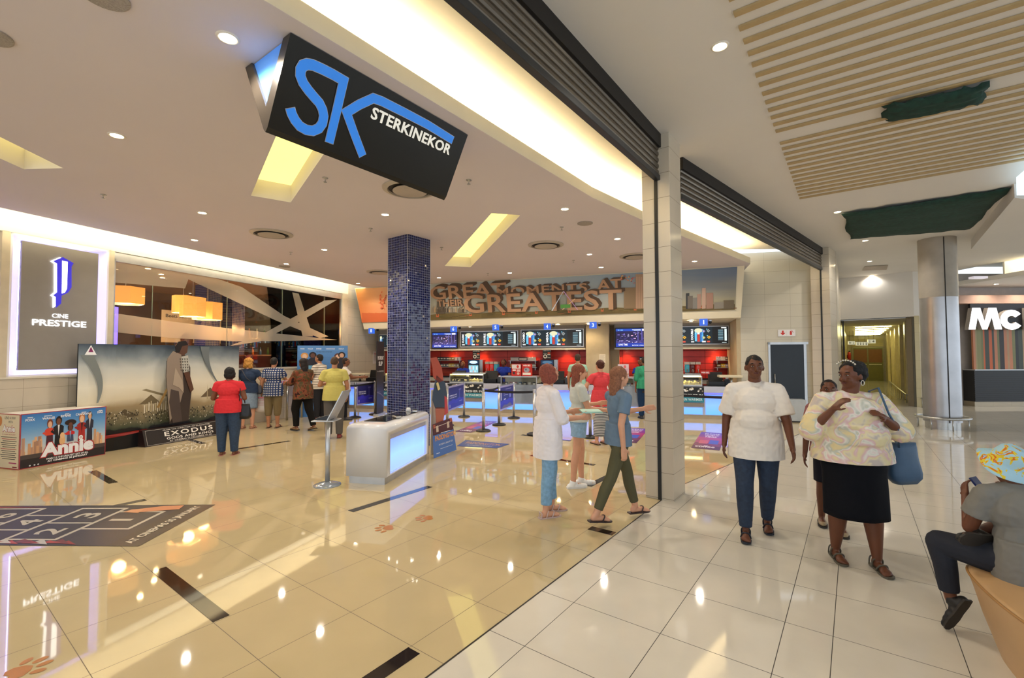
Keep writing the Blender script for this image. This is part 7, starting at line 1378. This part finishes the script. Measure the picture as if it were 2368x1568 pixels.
# sneakers person and woman in white
J = person('bare-legged person in denim shorts and white high-top sneakers behind the woman in white', 1338, 1124, 1.60, -82, .95, 'fair', ('long', '#8a4a34'), (cloth('#cfd4cc'), .3, .92, .02), ('shorts', mat('denim_light', '#8fb2d0', .8, var=.15, scale=30), .26, 1.2), ('sneaker', '#f0f0ee'), legs={'L': ((0, .16, -1), (0, .0, -1), (.1, 1, 0)), 'R': ((0, -.12, -1), (0, -.12, -1), (-.1, 1, 0))}, arms={'L': ((-.05, .35, -.9), (0, 1, .1)), 'R': ((.05, .3, -.9), (0, 1, -.1))}, vox=.009)
J = person('woman in long white shirt and rolled light blue jeans walking right with a mint folder', 1268, 1190, 1.63, -72, 1.0, 'fair', ('bob', '#8a4636'), (cloth('#f0eaec'), .62, .66, .035), ('trousers', mat('denim_sky', '#7fa8c8', .8, var=.18, scale=30, bump=.2), .93, 1.05), ('strap', '#c8b0a8'), legs={'L': ((0, .17, -1), (0, .02, -1), (.05, 1, 0)), 'R': ((0, -.06, -1), (0, -.10, -1), (-.1, 1, 0))}, arms={'L': ((-.05, .35, -.9), (.15, 1, .1)), 'R': ((.05, .3, -.9), (-.1, 1, .0))}, head=(0, -22), vox=.008)
m = MB(); m.box(-.02, .2, -.13, .13, -.005, .01, mat('mint_folder', '#a8d4c4', .5)); tag(m.build('paper_folder', loc=(wp(J, 'wrL') + wp(J, 'wrR')) / 2 + V3((.08, .0, .035)), rz=R(-20 + 20)), 'mint green folder held by the woman in the long white shirt', 'folder')
# walking woman in olive leggings
J = person('slim woman in blue-grey top and olive leggings striding right in flip-flops', 1432, 1206, 1.60, -72, .88, 'fair', ('long', '#8a5a40'), (cloth('#6c8298'), .3, .86, .02), ('trousers', cloth('#5c5840'), .95, .82), ('thong', '#3a2a28'), legs={'L': ((0, .40, -1), (0, .25, -1), (0, 1, 0)), 'R': ((0, -.35, -1), (0, -.50, -1), (0, 1, -.1))}, arms={'L': ((-.1, .75, -.7), (0, 1, .1)), 'R': ((.1, -.3, -1), (0, .1, -1))}, vox=.008)
# man in white shirt
J = person('tall man in loose white short-sleeved shirt and dark jeans walking left', 1752, 1236, 1.72, 156, 1.15, 'dark', ('crop', '#14100e'), (cloth('#ece4da'), .42, .74, .04), ('trousers', mat('denim_dark', '#26344a', .8, var=.2, scale=30, bump=.2), 1., .92), ('strap', '#1c2430'), legs={'R': ((0.02, .28, -1), (0, .05, -1), (.05, 1, 0)), 'L': ((0, -.05, -1), (0, -.40, -1), (.0, 1, -.1))}, arms={'L': ((-.25, .2, -1), (-.1, .5, -.9)), 'R': ((.22, -.22, -1), (.1, .1, -1))}, head=(6, 0), vox=.008, belly=.02)
# child or teenager behind the large woman
J = person('young person in dark dress and beige flat shoes half hidden behind the floral woman', 1925, 1224, 1.47, 150, .95, 'dark', ('short', '#1c1210'), (cloth('#a06a6c'), .28, .88, .02), ('skirt', cloth('#1b1a22'), .55, .17), ('flat', '#a08c6c'), legs={'L': ((0, .22, -1), (0, .0, -1), (.0, 1, 0)), 'R': ((0, -.12, -1), (0, -.28, -1), (.0, 1, 0))}, vox=.009, arms={'R': ((.2, .1, -1), (.1, .3, -1)), 'L': ((-.2, .1, -1), (-.1, .3, -1))})
# floral woman
fpn = blotch('pastel_floral', ['#c8bcb4', '#e6d8b8', '#e6d8a8', '#e2bcbc', '#ebe6da', '#c4c6ba', '#e4d2a0'], 7, dist=.8)
J = person('large woman in pastel floral blouse and black knee-length skirt, looking left', 1976, 1300, 1.66, 170, 1.46, 'dark', ('afro', '#0e0c0e'), (fpn, .55, .88, .05), ('skirt', cloth('#0c0d14'), .42, .235), ('strap', '#5c5648'), legs={'R': ((.0, .05, -1), (0, -.22, -1), (.1, 1, 0)), 'L': ((.02, .22, -1), (-.02, .06, -1), (.05, 1, 0))}, arms={'L': ((-.50, .18, -.85), (.95, .62, .62)), 'R': ((.45, .22, -.85), (-.62, .62, 1.0))}, head=(-62, 4), vox=.008, belly=.03)
HM = J['M'] @ J['HM']; m = MB()
for i in range(9): a = -.9 + i * .225; m.ball((0, 0, 0), .009, 8, mat('silver_bead', '#d8d4c8', .2, .7), HM @ Matrix.Translation((math.sin(a) * .098, .048, .05 + .088 * math.cos(a))))
o = m.build('hairband', smooth=True); o.parent = J['t']; o.matrix_parent_inverse = PM[J['t'].name].inverted()
m = MB()
for sg in (-1, 1): m.tube([HM @ V3((sg * .088, -.008 + .018 * math.cos(a), -.058 + .022 * math.sin(a))) for a in [2 * math.pi * i / 14 for i in range(14)]], .003, 6, MC['silver_bead'], closed=True)
o = m.build('hoop_earrings', smooth=True); o.parent = J['t']; o.matrix_parent_inverse = PM[J['t'].name].inverted()
bag('handbag', 'large blue handbag hanging from the shoulder of the woman in the floral blouse', J['M'] @ V3((-.47, -.12, .66)), (.34, .16, .34), mat('bag_blue', '#3c5a78', .5, var=.1), [J['M'] @ V3(q) for q in ((-.40, -.06, .98), (-.30, .12, 1.15), (-.20, .17, 1.30), (-.18, .08, 1.50), (-.20, -.1, 1.46), (-.36, -.2, 1.2), (-.44, -.16, 1.0))], R(190), .62)
# counter staff
for px, hgt, lab, hs, hcx, t_ in ((1072, 1.44, 'staff member in blue shirt with ginger cap working behind the popcorn warmer', 'short', '#b06a2c', 1.2), (1166, 1.50, 'staff member in blue shirt with dark hair working behind the sweets display', 'afro', '#1a1412', 1.2), (1482, 1.5, 'staff member in blue shirt with olive cap behind the display left of the pillar', 'short', '#6a6a38', 1.2)):
    s = bs(px, 850, t_)[0]; person(lab, px, 0, hgt + .08, 165, 1.05, 'dark', (hs, hcx), (cloth('#22389a'), .26, .84, .02), ('trousers', cloth('#1a1a20'), 1., 1.1), ('shoe', '#1a1a1a'), at=bk(s, t_), head=(0, -28), lean=(0, .06), arms={'L': ((-.2, .4, -1), (.2, 1, -.1)), 'R': ((.2, .4, -1), (-.2, 1, -.1))})
# ------------------------------------------------------------------ bench and seated boy
M_tan = mat('tan_leatherette', '#c09c70', .38, var=.05, scale=3, spec=.4)
t = thing('padded_bench', 'rounded tan leatherette bench at the lower right corner', 'bench', (3.3, 2.0, 0)); topo = []
tp = [(2.84, 2.90), (2.72, 2.82), (2.60, 2.62), (2.49, 2.38), (2.42, 2.12), (2.40, 1.85), (2.43, 1.5), (2.6, 1.1), (3.0, .7), (3.7, .6), (4.4, .9), (4.6, 1.8), (4.3, 2.6), (3.7, 2.9), (3.2, 2.88)]
def ringp(f_, z, rnd=0): return [(3.5 + (x - 3.5) * f_ - 3.3, 1.8 + (y - 1.8) * f_ - 2.0, z) for x, y in tp]
def smooth_ring(q, it=2):
    for _ in range(it): q = [tuple(np.array(q[i]) * .75 + np.array(q[(i + 1) % len(q)]) * .25) if e == 0 else tuple(np.array(q[i]) * .25 + np.array(q[(i + 1) % len(q)]) * .75) for i in range(len(q)) for e in (0, 1)]
    return q
rings = [smooth_ring(ringp(f_, z)) for f_, z in ((.90, .0), (.915, .06), (.955, .22), (.985, .37), (.996, .415), (1., .43), (.995, .442), (.98, .45), (.5, .45))]
n = len(rings[0]); m = MB(); m.add([p for r_ in rings for p in r_], [(j * n + i, j * n + (i + 1) % n, (j + 1) * n + (i + 1) % n, (j + 1) * n + i) for j in range(len(rings) - 1) for i in range(n)] + [tuple((len(rings) - 1) * n + i for i in range(n)), tuple(range(n))[::-1]], M_tan)
m.v = m.v; o = m.build('cushion_body', None, t, smooth=True, auto=50)
if sum(rings[0][i][0] * rings[0][(i + 1) % n][1] - rings[0][(i + 1) % n][0] * rings[0][i][1] for i in range(n)) < 0: o.data.flip_normals()
m = MB(); m.tube([(x, y, .435) for x, y, z in smooth_ring(ringp(1.0, .43))], .007, 8, mat('tan_piping', '#a87c48', .4), closed=True); m.build('piping', None, t, smooth=True)
BRZ_ = -14
def rw(x, y, z): v = Matrix.Rotation(R(-BRZ_), 3, 'Z') @ V3((x, y, z)); return tuple(v)
J = person('boy in grey T-shirt and pale blue bucket hat sitting on the tan bench', 2340, 0, 1.42, BRZ_, 1.12, 'dark', ('none', '#000000'), (cloth('#7c7a74'), .30, .80, .035), ('trousers', cloth('#2c2e36'), .93, 1.05), ('shoe', '#1b1a1a', '#3a3226'), at=Vector((2.95, 2.64, 0)), pz=.66,
    legs={'L': (rw(-.42, .9, 0), rw(.08, -.1, -1), rw(-.25, .35, -.9), rw(.1, -1, -.4)), 'R': (rw(.26, .86, .36), rw(-1.0, -.34, -.06), rw(-1, -.05, .08), rw(-.05, -1, -.25))}, arms={'L': ((-.2, .30, -1), (.35, .75, .9)), 'R': ((.2, .30, -1), (-.35, .75, .9))}, head=(22, -38), lean=(-.02, .13), vox=.007)
# bucket hat
hm = J['HM']; m = MB(); P = []; n = 40
prof = [(.0, .128), (.045, .126), (.075, .116), (.09, .095), (.097, .06), (.101, .03), (.108, .018), (.135, -.008), (.158, -.034), (.160, -.038)]
for r_, z_ in prof:
    for i in range(n): a = 2 * math.pi * i / n; w_ = .012 * math.sin(a * 3 + 1) if r_ > .12 else 0; P.append(hm @ V3((r_ * math.cos(a), -.008 + r_ * 1.08 * math.sin(a), z_ + .01 + w_)))
m.add(P, [(j * n + i, (j + 1) * n + i, (j + 1) * n + (i + 1) % n, j * n + (i + 1) % n) for j in range(len(prof) - 1) for i in range(n)], blotch('hat_print', ['#a8cfe0', '#a8cfe0', '#a8cfe0', '#e0c83c', '#d8702c', '#a8cfe0'], 12, hard=2)); o = m.build('bucket_hat', None, J['t'], smooth=True); o.modifiers.new('thick', 'SOLIDIFY').thickness = .004
wl_, wr_ = wp(J, 'wrL'), wp(J, 'wrR'); q = (wl_ + wr_) / 2 + V3((-.02, .05, .05)); m = MB(); m.box(-.035, .035, -.006, .006, -.07, .07, mat('phone_blue', '#22306a', .2), Matrix.Rotation(R(-35), 4, 'X')); tag(m.build('phone', loc=q, rz=R(24)), 'dark blue phone in the hands of the seated boy', 'phone')
